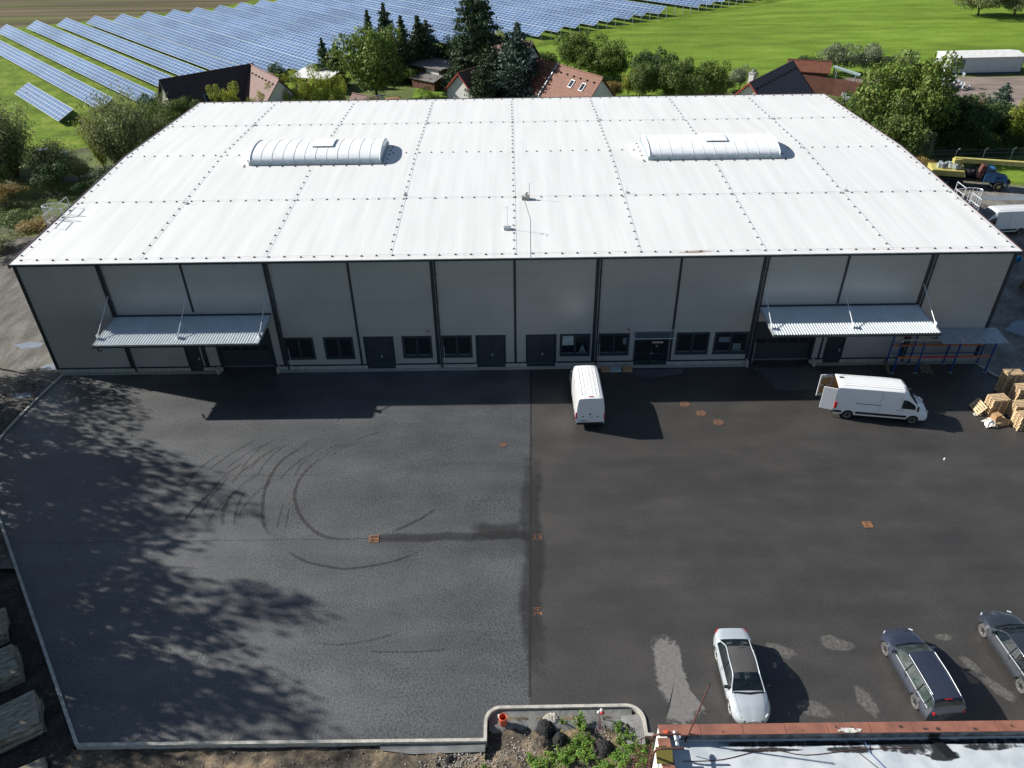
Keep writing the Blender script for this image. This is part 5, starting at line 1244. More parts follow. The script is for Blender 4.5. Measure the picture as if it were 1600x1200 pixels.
for k, (x, y) in enumerate([(36.9, -31.9), (37.3, -31.7), (38.2, -31.3), (38.3, -30.9), (38.9, -31.5), (39.9, -31.9), (40.1, -31.2), (41.3, -30.9)]):
    weed(x, y, rr.uniform(.6, .9), rr.uniform(.3, .5), ORD[k].replace('bottom', 'first')+' small filler weed from the left in the weed patch at the bottom edge', [WEED, TUFT][k % 2])
weed(34.3, -31.9, .4, .25, 'tiny weed in the rubble by the kerb corner')
# timber stacks bottom left
def timber(x, y, rz_, n, L_, W_, lab, seed, z0=0):
    rr = random.Random(seed); t = thing('board_stack', lab, 'board stack', (x, y, -.35), rz_, 'weathered board stacks left of the kerb'); z = z0
    mb = MB(); mb.box(-L_/2+.2, -W_/2+.1, 0, L_/2-.2, W_/2-.1, .16+z0); mb.build('bearer', 'timber_old', t); z += .16
    for k in range(n):
        mb = MB(); hh = rr.uniform(.10, .17); ox, oy = rr.uniform(-.12, .12), rr.uniform(-.1, .1)
        nn = 12; pts = []
        for q in range(nn):
            a = q/nn; 
        jag = [(-L_/2+ox+rr.uniform(-.05, .05), -W_/2+oy), (-L_/4, -W_/2+oy+rr.uniform(-.06, .06)), (0, -W_/2+oy+rr.uniform(-.06, .06)), (L_/4, -W_/2+oy+rr.uniform(-.06, .06)), (L_/2+ox, -W_/2+oy+rr.uniform(-.08, .08)),
               (L_/2+ox+rr.uniform(-.08, .08), -W_/4), (L_/2+ox+rr.uniform(-.08, .08), 0), (L_/2+ox+rr.uniform(-.08, .08), W_/4), (L_/2+ox, W_/2+oy), (0, W_/2+oy+rr.uniform(-.06, .06)), (-L_/2+ox, W_/2+oy)]
        mb.prism(jag, z, z+hh); mb.build('board', 'timber_old', t); z += hh+.012
timber(11.9, -29.9, R(33), 6, 3.0, 2.0, 'pale stack of thick weathered boards closest to the kerb corner', 1)
timber(9.6, -27.1, R(33), 6, 2.6, 1.9, 'middle stack of weathered boards in the shade at the left edge', 2)
timber(7.9, -24.6, R(30), 5, 2.2, 1.8, 'upper mossy board stack cut by the left edge', 3)
timber(13.9, -32.4, R(28), 3, 2.2, 1.4, 'low broken board pile at the bottom left edge', 4)
# ------------------------------------------------------------ low building bottom right
LB = thing('low_building', 'low white building with a tile capped parapet in the bottom right corner', 'building', (-.28, -.36, 0))
mb = MB(); mb.box(42.0, -50, -.5, 42.32, -31.55, 3.0); mb.box(42.32, -31.87, -.5, 90, -31.55, 3.0); mb.build('wall', 'render_white', LB)
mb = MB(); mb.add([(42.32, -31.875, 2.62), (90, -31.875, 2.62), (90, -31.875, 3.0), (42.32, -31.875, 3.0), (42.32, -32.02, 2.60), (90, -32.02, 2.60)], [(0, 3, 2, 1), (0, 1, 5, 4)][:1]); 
mb.build('parapet_face', 'parapet_shade', LB)  # inner face away from the sun: shade put into its dark colour
sheet_ = MB(); sheet_.add([(42.325, -50, 2.55), (90, -50, 2.55), (90, -31.88, 2.55), (42.325, -31.88, 2.55)], [(0, 1, 2, 3)]); sheet_.build('flat_roof', 'flat_roof', LB)
o = sheet('roof_grime_shade', [(42.4+k*.8, -31.9) for k in range(26)] + [(62.4-k*.8, -32.12-.06*(k % 3)) for k in range(26)], 2.556, 'grime_shade', kind=None, edge=True); o.parent = LB  # band at the parapet foot: black grime plus painted parapet shadow
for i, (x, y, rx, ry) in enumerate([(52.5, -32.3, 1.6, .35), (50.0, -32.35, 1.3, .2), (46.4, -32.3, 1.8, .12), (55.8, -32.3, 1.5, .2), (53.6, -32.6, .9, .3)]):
    o = sheet('roof_grime_shade', blob(x, y, rx, ry, seed=i+20), 2.562+i*.002, 'grime_shade', kind=None, edge=True); o.parent = LB
x = 42.0; k = 0; rr = random.Random(4)
while x < 62:
    L_ = 1.78; mb = MB(); z = 3.0+rr.uniform(0, .01)
    mb.add([(x+.012, -31.90, z), (x+L_-.012, -31.90, z), (x+L_-.012, -31.43, z), (x+.012, -31.43, z), (x+.012, -31.90, z+.05), (x+L_-.012, -31.90, z+.05), (x+L_-.012, -31.43, z+.07), (x+.012, -31.43, z+.07)],
           [(0,3,2,1),(4,5,6,7),(0,1,5,4),(1,2,6,5),(2,3,7,6),(3,0,4,7)])
    cp = mb.build('coping_tile', 'coping_tile', LB, bevel=.01)
    for q in range(2):
        if rr.random() < .75:
            o = sheet('damp_spot', blob(x+rr.uniform(.3, 1.4), -31.72+rr.uniform(-.1, .1), rr.uniform(.06, .2), rr.uniform(.06, .16), 10, .2, seed=k*3+q), 3.085, 'lichen', kind=None, edge=True); o.parent = cp
    if k == 4:
        o = sheet('old_paint', blob(x+.9, -31.78, .8, .14, 12, .3, seed=99), 3.09, 'paint_white_worn', kind=None, edge=True); o.parent = cp
    x += L_; k += 1
mb = MB(); y = -32.0
while y > -36: mb.box(41.9, y-1.75, 3.0, 42.42, y-.01, 3.06); y -= 1.78
mb.build('side_coping', 'coping_tile', LB, bevel=.01)
mb = MB(); mb.add([(53.35, -31.9, 2.63), (53.8, -31.9, 2.63), (54.25, -32.75, 2.572), (53.75, -32.75, 2.572)], [(0, 3, 2, 1)]); mb.add([(53.35, -31.885, 2.63), (53.8, -31.885, 2.63), (53.8, -31.885, 2.92), (53.35, -31.885, 2.92)], [(0, 1, 2, 3)]); mb.build('bitumen_strip', 'bitumen', LB)
for nm, pts, m in (('roof_cable', [(49.6, -31.35, 3.0), (49.75, -31.95, 3.09), (49.9, -32.1, 2.58), (50.9, -33.3, 2.58), (51.3, -34, 2.58)], 'clip_black'), ('roof_cable', [(50.6, -32.0, 2.7), (50.7, -32.5, 2.58), (51.1, -33.2, 2.58), (51.35, -34, 2.58)], 'rack_blue'),
                   ('roof_cable', catmull([(42.9, -32.75, 2.57), (44.5, -32.7, 2.57), (46.5, -32.3, 2.57), (48, -32.55, 2.57), (50.2, -32.35, 2.57), (52.5, -32.3, 2.57)], 4), 'rust_iron')):
    mb = MB(); mb.tube(pts, .016, 5); mb.build(nm, m, LB)
# rusty ladder with hoops on the left wall
LD = thing('caged_ladder', 'rusty iron ladder with safety hoops climbing the side of the low white building', 'ladder', (41.2, -32.95, -.4))
for q in (-.3, .3):
    mb = MB(); mb.tube([(.1, q, 0), (.1, q, 3.9), (.16, q, 4.12), (.35, q, 4.2), (1.25, q, 4.2)], .045, 7); mb.build('rail', 'rust_iron', LD)
for k in range(12):
    mb = MB(); mb.tube([(.1, -.3, .3+k*.3), (.1, .3, .3+k*.3)], .018, 5); mb.build('rung', 'rust_iron', LD)
hp = lambda z: [(.1-.68*math.sin(math.pi*k/10), .42*math.cos(math.pi*k/10), z) for k in range(11)]
for z in (1.6, 2.35, 3.1, 3.85):
    mb = MB(); mb.tube(hp(z), .02, 5); mb.build('hoop', 'rust_iron', LD)
for k in (2, 4, 6, 8):
    mb = MB(); mb.tube([hp(1.6)[k], hp(3.85)[k]], .02, 5); mb.build('cage_bar', 'rust_iron', LD)
mb = MB(); mb.cbox((.55, -.25, 3.62), (.66, .62, .05), 0, 0, .5); mb.build('step_plate', 'sign_olive', LD)
# leaning pole and floodlight
FP = thing('aerial_pole', 'thin rusty pole leaning out over the parked cars from the tiled parapet', 'pole', (42.85, -32.3, 2.6))
mb = MB(); mb.tube([(0, 0, 0), (.72, .62, 3.1)], .035, 7); mb.build('pole_tube', 'rust_iron', FP)
mb = MB(); mb.tube([(.72, .62, 3.1), (.73, .63, 3.16)], .045, 7); mb.build('cap', 'clip_black', FP)
FL = thing('floodlight', 'white floodlight housing fixed to the ladder head at the roof corner', 'floodlight', (42.3, -32.65, 3.5))
mb = MB(); mb.cbox((0, 0, 0), (.16, .62, .10), .1, 0, .1, .5); mb.build('housing', 'van_white', FL, bevel=.04)
mb = MB(); mb.cbox((.12, .1, -.06), (.16, .14, .08), .1); mb.tube([(.1, 0, 0), (.1, 0, -.45)], .02, 5); mb.build('bracket', 'galv', FL)
mb = MB(); mb.cbox((0, 0, 0), (.16, .14, .10), .3); tag(mb.build('junction_box', 'pipe_orange', loc=(42.0, -32.15, 3.12)), 'small orange junction box on the tile corner', 'box')
# ================================================================== BACKGROUND
# solar rows
def solar_mat():
    m = bpy.data.materials.new('solar_glass'); m.use_nodes = True; t = m.node_tree; b = t.nodes['Principled BSDF']
    tc = nd(t, 'ShaderNodeTexCoord'); sx = nd(t, 'ShaderNodeSeparateXYZ'); t.links.new(tc.outputs['Object'], sx.inputs[0])
    def line(ax, per, wd):
        d = nd(t, 'ShaderNodeMath', operation='DIVIDE'); t.links.new(sx.outputs[ax], d.inputs[0]); d.inputs[1].default_value = per
        f = nd(t, 'ShaderNodeMath', operation='FRACT'); t.links.new(d.outputs[0], f.inputs[0])
        l = nd(t, 'ShaderNodeMath', operation='LESS_THAN'); t.links.new(f.outputs[0], l.inputs[0]); l.inputs[1].default_value = wd/per
        return l, d
    a, da = line(0, 1.3, .075); c, dc = line(1, .70, .075)
    mx = nd(t, 'ShaderNodeMath', operation='MAXIMUM'); t.links.new(a.outputs[0], mx.inputs[0]); t.links.new(c.outputs[0], mx.inputs[1])
    fa = nd(t, 'ShaderNodeMath', operation='FLOOR'); t.links.new(da.outputs[0], fa.inputs[0]); fc = nd(t, 'ShaderNodeMath', operation='FLOOR'); t.links.new(dc.outputs[0], fc.inputs[0])
    cb = nd(t, 'ShaderNodeCombineXYZ'); t.links.new(fa.outputs[0], cb.inputs[0]); t.links.new(fc.outputs[0], cb.inputs[1])
    wn = nd(t, 'ShaderNodeTexWhiteNoise', noise_dimensions='3D'); t.links.new(cb.outputs[0], wn.inputs[0])
    cr = nd(t, 'ShaderNodeValToRGB'); cr.color_ramp.elements[0].color = (0.062, 0.125, 0.25, 1); cr.color_ramp.elements[1].color = (0.085, 0.155, 0.29, 1); t.links.new(wn.outputs['Value'], cr.inputs[0])
    mix = nd(t, 'ShaderNodeMix', data_type='RGBA'); t.links.new(mx.outputs[0], mix.inputs[0]); t.links.new(cr.outputs[0], mix.inputs[6]); mix.inputs[7].default_value = (.52, .55, .58, 1)
    nz = nd(t, 'ShaderNodeTexNoise'); nz.inputs['Scale'].default_value = .06; gw = nd(t, 'ShaderNodeNewGeometry'); t.links.new(gw.outputs['Position'], nz.inputs['Vector'])
    mr = nd(t, 'ShaderNodeMapRange'); mr.inputs['From Min'].default_value = .35; mr.inputs['From Max'].default_value = .65; mr.inputs['To Min'].default_value = .88; mr.inputs['To Max'].default_value = 1.2; t.links.new(nz.outputs['Fac'], mr.inputs['Value'])  # broad noise: uneven glare put into the panel colour
    m5 = nd(t, 'ShaderNodeMix', data_type='RGBA', blend_type='MULTIPLY'); m5.inputs[0].default_value = 1; t.links.new(mix.outputs[2], m5.inputs[6]); t.links.new(mr.outputs[0], m5.inputs[7])
    t.links.new(m5.outputs[2], b.inputs['Base Color']); b.inputs['Roughness'].default_value = .22; b.inputs['Specular IOR Level'].default_value = .7
    MATS['solar_glass'] = m
solar_mat()
TOPS = [23.6, 30.1, 36.1, 42.3, 48.1, 53.9, 59.2, 64.5, 70.1, 75.2, 80.5, 86.0, 91.6, 97.4, 103.2, 109.0, 114.8, 120.7, 126.4, 131.3, 136.6, 142.0, 147.2, 151.8]
ROWS = []
T0 = {0: -89.2, 1: -155, 2: -148.2, 3: -148.4, 4: -146.4, 5: -144.3, 6: -142.1, 7: -140.3, 8: -138.6, 9: -137.2, 10: -135.8, 11: -135.5}
for i, n in enumerate(TOPS):
    t0 = T0.get(i, -135.5-(i-11)*.2)
    t1 = [-66.5, -71, -71, -71, -71, -71, -71, -71, -71, -71, -71, -70, -69, -68, -66, -63, -60.8, -61.2, -60.8, -59.9, -59.5, -59.5, -58.7, -58.1][i]
    if i == 5: t1 = -75
    ROWS.append((n, t0, t1))
for k in range(7): ROWS.append((164.5+5.3*k, -135, -57.0+.6*k))
sang = math.atan2(D2.y, D2.x); TILT = R(27); SLP = 2.8
rr = random.Random(2)
ONES = 'zeroth first second third fourth fifth sixth seventh eighth ninth tenth eleventh twelfth thirteenth fourteenth fifteenth sixteenth seventeenth eighteenth nineteenth twentieth twenty-first twenty-second twenty-third twenty-fourth'.split()
NAMES = {0: 'short separate solar table nearest the left trees'}
for i, (n, t0, t1) in enumerate(ROWS):
    t0 -= 3.3 if i else 2.2; t1 += -2.2 if i == 0 else (2.5 if 1 < i < 10 else 0); L_ = round((t1-t0)/1.3)*1.3; n = n+.65+.25*(n-24)/130; nb = n-SLP*math.cos(TILT); px, py = tn(t0, nb)
    lab = NAMES.get(i) or (ONES[i]+' long solar row behind the short one, counting away from the left trees' if i < 24 else ONES[i-23]+' solar row of the far block beyond the grass gap')
    t = thing('solar_table', lab, 'solar table', (px, py, 0), sang, 'rows of tilted solar panels')
    mb = MB(); mb.box(0, 0, -.05, L_+.07, SLP+.07, 0); o = mb.build('panel_surface', 'solar_glass', t, loc=(0, 0, .7)); o.rotation_euler.x = TILT
    mb = MB(); x = 1.2
    while x < L_:
        mb.box(x-.05, .5, 0, x+.05, .6, .95); mb.box(x-.05, 2.1, 0, x+.05, 2.2, 1.68); x += 4.35
    mb.box(0, .52, .88, L_, .58, .95); mb.box(0, 2.12, 1.6, L_, 2.18, 1.68); mb.build('support_frame', 'galv_dull', t)
# fence around the solar field
FN = thing('wire_fence', 'wire fence on pale metal posts between the solar field and the green meadow', 'fence', (0, 0, 0))
FP_ = [(38.6, 116.9), (42.39, 120.5), (65.75, 140.4), (96.57, 163.6), (150, 204)]
FP_ = [(36.0, 114.2), (42.39, 119.6), (65.75, 139.2), (96.57, 162.4), (140, 195)]
pp = []; 
for a, b in zip(FP_, FP_[1:]):
    d = math.dist(a, b); k = int(d/2.75)
    for j in range(k): pp.append((a[0]+(b[0]-a[0])*j/k, a[1]+(b[1]-a[1])*j/k))
pm = MB(); pm.box(-.05, -.05, -.05, .05, .05, 2.1); p0 = None
for p in pp:
    if p0 is None: p0 = pm.build('post', 'galv', FN); o = p0
    else: o = p0.copy(); COL.objects.link(o)
    o.location = (p[0], p[1], 0)
mb = MB()
for z in (.1, .7, 1.3, 1.95): mb.tube([(p[0], p[1], z) for p in FP_], .012, 4)
mb.build('wire', 'galv_dull', FN)
# gable houses; local x = ridge direction, slopes to +-y
def house(name, label, cx, cy, rz_, L_, Wd, we, rh, roof, wallm='render_white', over=.35, chim=None, skyl=(), barge=None, hooks=0, hookrow=None, hip=0, z0=0):
    t = thing(name, label, 'house', (cx, cy, z0), rz_); hl, hw = L_/2, Wd/2
    mb = MB(); mb.box(-hl+over, -hw+over*.6, -.5, hl-over, hw-over*.6, we)
    k = (rh-we)/hw; zz = rh-.12
    for s in (-1, 1):
        X = s*(hl-over); hh = hw-over*.6
        mb.add([(X, -hh, we), (X, hh, we), (X, 0, we+hh*k-.1)], [(0, 1, 2) if s > 0 else (2, 1, 0)])
    mb.build('wall', wallm, t)
    mb = MB()
    for s in (-1, 1):
        P = [(-hl, s*hw, we-.05), (hl, s*hw, we-.05), (hl-hip, 0, rh), (-hl+hip, 0, rh)]
        Q = [(p[0], p[1], p[2]-.16) for p in P]
        f = [(0, 1, 2, 3), (7, 6, 5, 4), (0, 4, 5, 1), (1, 5, 6, 2), (2, 6, 7, 3), (3, 7, 4, 0)]
        mb.add(P+Q, f if s < 0 else [g[::-1] for g in f])
    rf = mb.build('roof', roof, t)
    mb = MB(); mb.tube([(-hl, 0, rh+.02), (hl, 0, rh+.02)], .11, 6); mb.build('ridge_cap', roof, rf)
    if barge:
        for X in (-hl-.03, hl+.03):
            mb = MB()
            for s in (-1, 1): mb.add([(X-.03, s*hw, we-.25), (X+.03, s*hw, we-.25), (X+.03, 0, rh-.2), (X-.03, 0, rh-.2), (X-.03, s*hw, we+.02), (X+.03, s*hw, we+.02), (X+.03, 0, rh+.08), (X-.03, 0, rh+.08)], [(0,3,2,1),(4,5,6,7),(0,1,5,4),(1,2,6,5),(2,3,7,6),(3,0,4,7)])
            mb.build('barge_board', barge, rf)
    sl = math.atan2(rh-we, hw)
    for u, v, sd in skyl:      # position along ridge, fraction down the slope, side
        y = sd*hw*v; z = rh-(rh-we)*v
        mb = MB(); mb.cbox((0, 0, .06), (.8, 1.2, .1)); w_ = mb.build('roof_window', 'galv_dull', t, loc=(u, y, z)); w_.rotation_euler.x = -sd*sl
        mb = MB(); mb.cbox((0, 0, .115), (.64, 1.04, .02)); mb.build('pane', 'glass_dark', w_)
    if chim: 
        mb = MB(); mb.box(chim[0]-.35, chim[1]-.35, rh-1.6, chim[0]+.35, chim[1]+.35, rh+chim[2]); c = mb.build('chimney', chim[3], rf)
        mb = MB(); mb.box(chim[0]-.42, chim[1]-.42, rh+chim[2], chim[0]+.42, chim[1]+.42, rh+chim[2]+.1); mb.tube([(chim[0], chim[1], rh+chim[2]+.1), (chim[0], chim[1], rh+chim[2]+.5)], .14, 7); mb.build('chimney_cap', 'concrete_light', c)
    if hooks:
        mb = MB()
        for i in range(hooks):
            u = -hl+L_*(i+.7)/(hooks+.4)
            for sd in (-1, 1): v = .22; mb.cbox((u, sd*hw*v, rh-(rh-we)*v+.12), (.14, .3, .16))
        mb.build('snow_guard', 'clip_black', rf)
    return t
aN = math.atan2(N2.y, N2.x); aD = math.atan2(D2.y, D2.x)
house('family_house', 'house with a steep dark brown roof behind the left rear corner of the warehouse', -8.0, 67.2, math.atan2(9.0, 10.5), 14.2, 7.4, 3.0, 7.0, 'tile_brown', 'concrete_light', skyl=[(-1.9, .72, -1)])
house('house_wing', 'reddish roofed wing joined to the right end of the dark brown roofed house', .3, 67.0, math.atan2(-7.4, 5.3), 11.0, 6.6, 3.2, 6.95, 'tile_red', 'render_white', hooks=8)
house('long_house', 'long house with an orange roof and two roof windows right of the spruce', 44.3, 66.8, math.atan2(60.3-72.3, 48.8-40.2), 15.2, 7.0, 3.2, 7.0, 'tile_orange', 'render_white', skyl=[(2.6, .42, -1), (5.0, .42, -1)], hooks=10)
mb = MB(); tf = thing('fire_wall', 'pale upstand wall crossing the orange tiled roof', 'parapet', (43.0, 68.7, 0), math.atan2(60.3-72.3, 48.8-40.2))
mb.add([(-.1,-3.7,3.3),(.1,-3.7,3.3),(.1,0,7.3),(-.1,0,7.3),(-.1,-3.7,2.9),(.1,-3.7,2.9),(.1,0,6.8),(-.1,0,6.8)], [(0,1,2,3),(4,7,6,5),(0,4,5,1),(1,5,6,2),(2,6,7,3),(3,7,4,0)]); mb.build('wall', 'galv_dull', tf)
house('family_house', 'purple black roofed house with a white chimney behind the right rear corner', 72.6, 62.7, math.atan2(12.2, 9.6), 15.4, 8.2, 3.0, 7.0, 'roof_purple', 'render_white', barge='barge_red', chim=(-4.3, 1.1, .4, 'render_white'), hooks=11)
house('family_house', 'small white gabled house with a rust red verge under the tall dark pine', 31.2, 72.5, math.atan2(8, 6), 10, 5.6, 3.3, 6.0, 'tile_red', 'render_white', barge='barge_red')
house('family_house', 'house with a worn red tile roof glimpsed between the pine and the spruce', 36.0, 83.5, math.atan2(-6, 8), 9, 7, 3.8, 7.6, 'tile_red', 'render_white')
house('garden_shed', 'small dark red pitched shed roof showing above the rear roof edge left of centre', 14.5, 67.3, R(-35), 5.5, 3.2, 1.9, 3.3, 'tile_red', 'wood_dark')
# flat roofed sheds and shelter
t = thing('shed', 'flat roofed shed with white wall panels between the round tree and the pine', 'shed', (23.3, 88.2, 0), R(-38))
mb = MB(); mb.box(-3.6, -2.6, 0, 3.4, 2.6, 2.9); mb.build('wall', 'wood_dark', t)
mb = MB(); mb.box(.2, -2.66, .4, 3.0, -2.62, 2.7); mb.build('wall_panel', 'render_white', t)
mb = MB(); mb.box(-4.0, -3.0, 2.9, 3.9, 3.0, 3.1); mb.build('roof', 'shed_roof', t)
t = thing('lean_to', 'low brown board hutch with a grey sheet roof in front of the flat roofed shed', 'shed', (22.2, 84.6, 0), R(-38))
mb = MB(); mb.box(-2.6, -1.3, 0, 2.4, 1.1, 1.5); mb.build('wall', 'fence_brown', t)
mb = MB(); mb.add([(-2.9, -1.6, 1.45), (2.7, -1.6, 1.45), (2.7, 1.3, 2.1), (-2.9, 1.3, 2.1), (-2.9, -1.6, 1.53), (2.7, -1.6, 1.53), (2.7, 1.3, 2.18), (-2.9, 1.3, 2.18)], [(0,3,2,1),(4,5,6,7),(0,1,5,4),(1,2,6,5),(2,3,7,6),(3,0,4,7)]); mb.build('roof', 'shed_roof', t)
t = thing('open_shelter', 'open shelter with a tilted white sheet roof beside the two small conifers', 'shelter', (3.4, 84.6, 0), R(-20))
mb = MB()
for x in (-3.0, 3.0):
    for y in (-1.6, 1.6): mb.box(x-.08, y-.08, 0, x+.08, y+.08, 2.3)
mb.build('post', 'wood_dark', t)
mb = MB(); mb.add([(-3.6, -2.2, 2.2), (3.6, -2.2, 2.2), (3.6, 2.2, 2.7), (-3.6, 2.2, 2.7), (-3.6, -2.2, 2.28), (3.6, -2.2, 2.28), (3.6, 2.2, 2.78), (-3.6, 2.2, 2.78)], [(0,3,2,1),(4,5,6,7),(0,1,5,4),(1,2,6,5),(2,3,7,6),(3,0,4,7)]); mb.build('roof', 'hall_roof', t)
mb = MB(); rr = random.Random(8)
for k in range(10): mb.cbox((rr.uniform(-2.6, 1.5), rr.uniform(-1.4, 1), .4+rr.random()*.6), (.8, .6, .7), rr.random()*3)
tag(mb.build('firewood_pile', 'cardboard', loc=(3.0, 84.4, 0)), 'orange brown goods stored under the white roofed shelter', 'firewood')
mb = MB(); mb.box(-.6, -.5, 0, .6, .5, 3.8); mb.box(-.7, -.6, 3.8, .7, .6, 3.95); tag(mb.build('chimney_stack', 'tile_red', loc=(-2.6, 78.5, 0), rz=.5), 'free standing brick chimney stack right of the reddish roofed wing', 'chimney')
mb = MB()
for k in range(9): mb.tube([(-1.1, -.8+.2*k, .4+.28*math.sin(k*.4)), (1.1, -.8+.2*k, .4+.28*math.sin(k*.4))], .16, 7)
tag(mb.build('log_pile', 'cardboard', loc=(18.3, 69.5, 1.6), rz=R(20)), 'orange brown barrel shaped log pile just above the rear roof edge', 'log pile')
mb = MB(); mb.box(-1.4,-1.0,0,1.4,1.0,1.6); tag(mb.build('log_rack','wood_dark',loc=(18.3,69.5,0),rz=R(20)),'dark timber rack under the log pile','rack')
mb = MB()
for k in range(14): mb.cbox((rr.uniform(-1.6, 1.6), rr.uniform(-1, 1), .3+rr.random()*.5), (1.3, .3, .12), rr.random()*3)
tag(mb.build('board_pile', 'hall_roof', loc=(15.6, 73.4, .8)), 'untidy pile of white boards in front of the round tree', 'board pile')
# board fences on the right
def board_fence(pts, h, lab):
    t = thing('board_fence', lab, 'fence', (pts[0][0], pts[0][1], 0))
    for (a, b) in zip(pts, pts[1:]):
        d = math.dist(a, b); an = math.atan2(b[1]-a[1], b[0]-a[0]); mb = MB(); mb.box(0, -.04, 0, d, .04, h)
        mb.build('board_panel', 'fence_brown', t, loc=(a[0]-pts[0][0], a[1]-pts[0][1], 0), rz=an)
        for k in range(int(d/4)+1):
            mb = MB(); mb.box(-.07, .045, 0, .07, .18, h+.05); o = mb.build('post', 'wood_dark', t, loc=(a[0]-pts[0][0]+math.cos(an)*4*k, a[1]-pts[0][1]+math.sin(an)*4*k, 0), rz=an)
board_fence([(81.5, 80.5), (87.3, 76.5), (96.5, 69.0), (106, 61.5)], 2.5, 'tall red brown board fence running behind the big broadleaf tree')
house('family_house', 'low brown hut with an orange roof at the left end of the board fence', 85.5, 84.0, R(-20), 7, 5, 2.4, 3.6, 'tile_orange', 'fence_brown')
t = thing('cable_gantry', 'white and teal conveyor frame behind the board fence', 'machine', (92.0, 84.0, 0), R(-30))
mb = MB(); mb.cbox((0, 0, 1.9), (4.5, 1.0, .25), 0, 0, 0, .2); mb.build('belt_frame', 'teal_white', t)
mb = MB()
for x in (-1.6, 1.6):
    for y in (-.4, .4): mb.box(x-.06, y-.06, 0, x+.06, y+.06, 1.9-.2*x)
mb.build('leg', 'galv', t)
t = thing('greenhouse', 'small glass greenhouse with a green frame left of the big broadleaf tree', 'greenhouse', (87.6, 68.6, 0), R(-30))
mb = MB(); mb.add([(-1.8,-1.3,0),(1.8,-1.3,0),(1.8,1.3,0),(-1.8,1.3,0),(-1.8,-1.3,1.5),(1.8,-1.3,1.5),(1.8,1.3,1.5),(-1.8,1.3,1.5),(-1.8,0,2.2),(1.8,0,2.2)], [(0,1,5,4),(1,2,6,9,5),(2,3,7,6),(3,0,4,8,7),(4,5,9,8),(6,7,8,9)]); mb.build('glazing', 'galv_dull', t)
mb = MB()
for x in (-1.8, -.6, .6, 1.8): mb.tube([(x, -1.32, 0), (x, -1.32, 1.52), (x, 0, 2.24), (x, 1.32, 1.52), (x, 1.32, 0)], .04, 4)
mb.build('frame', 'teal_white', t)
house('garden_shed', 'low mauve roofed garden shed next to the greenhouse at the right roof edge', 84.6, 62.5, R(35), 5.5, 3.6, 1.9, 2.6, 'tile_red', 'render_white')
# white hall
t = thing('storage_hall', 'long white metal hall with a dark blue end at the top right edge', 'hall', (113.0, 88.4, 0), R(2))
mb = MB(); mb.box(-1.6, 0, 0, 11.0, 5, 2.75); mb.build('wall', 'hall_side', t)
mb = MB(); mb.box(-1.6, -.02, -.0, 11.02, -.005, .25); mb.build('base', 'hall_blue', t)
mb = MB(); mb.box(11.0, .0, 0, 11.12, 5, 2.75); mb.build('end_panel', 'hall_blue', t)
mb = MB(); mb.add([(-1.8, -.2, 2.75), (11.3, -.2, 2.75), (11.3, 5.2, 2.75), (-1.8, 5.2, 2.75), (-1.8, 2.5, 3.15), (11.3, 2.5, 3.15)], [(0, 1, 5, 4), (2, 3, 4, 5), (1, 2, 5), (3, 0, 4), (0, 3, 2, 1)]); mb.build('roof', 'hall_roof', t)
mb = MB()
for k in range(4): mb.box(-1.4+k*.6, -.05, 1.0, -.95+k*.6, -.021, 2.4)
mb.build('window_band', 'solar_glass', t)
mb = MB(); rr = random.Random(12)
for k in range(60): mb.cbox((rr.gauss(0, 1.3), rr.gauss(0, .8), .2+abs(rr.gauss(0, .7))), (rr.uniform(.2, .9), rr.uniform(.2, .6), rr.uniform(.1, .5)), rr.uniform(0, 3), 0, rr.random(), rr.random())
tag(mb.build('scrap_heap', 'galv', loc=(107.3, 80.2, 0)), 'heap of silvery scrap metal at the left of the brown gravel yard', 'scrap heap')
mb = MB()
for k in range(50): mb.cbox((rr.uniform(-4, 4), rr.uniform(-.6, .6), .1+rr.random()*.3), (rr.uniform(.3, .9), rr.uniform(.2, .6), rr.uniform(.1, .4)), rr.uniform(0, 3))
tag(mb.build('rubble_row', 'stone_pale', loc=(104.5, 72.0, 0), rz=R(-35)), 'row of pale rubble along the far side of the board fence', 'rubble')
# fence behind the crane
t = thing('wire_fence', 'wire fence with slanted white concrete posts behind the truck crane', 'fence', (90.9, 43.6, 0), R(2))
for k in range(6):
    mb = MB(); mb.tube([(3.55*k-3.5, 0, 0), (3.55*k-3.5, 0, 1.9), (3.55*k-3.25, -.1, 2.2)], .06, 5); mb.build('post', 'render_white', t)
mb = MB()
for z in (.3, .9, 1.5, 1.95): mb.tube([(-3.5, 0, z), (14.3, 0, z)], .012, 4)
mb.build('wire', 'galv_dull', t)

# ================================================================== TREES
def fn_broad(seed, lobes=26, squash=1.0, hollow=.62, bottom=.12):
    def f(rg, n):
        rg = np.random.RandomState(seed)
        d = unit(rg.normal(size=(lobes, 3))); d[:, 2] = d[:, 2]*.85+.12
        lc = d*np.array([.66, .66, .40])*rg.uniform(.35, 1.12, (lobes, 1)); lc[:, 2] = lc[:, 2]*squash+.54
        lr = rg.uniform(.11, .27, lobes); p = lr**2; p /= p.sum(); q = rg.choice(lobes, n, p=p)
        dd = unit(rg.normal(size=(n, 3))+[0, 0, .25]); r = lr[q]*rg.uniform(hollow, 1.25, n)**.7
        c = lc[q]+dd*r[:, None]*[1, 1, .75]+rg.normal(scale=.012, size=(n, 3))
        c[:, 2] = np.clip(c[:, 2], bottom*rg.uniform(.3, 2.2, n), 1.08)
        return c, unit(dd*.8+rg.normal(size=(n, 3))*.7+[0, 0, .3]), np.clip(rg.lognormal(-3.85, .45, n), .009, .055), .8
    return f
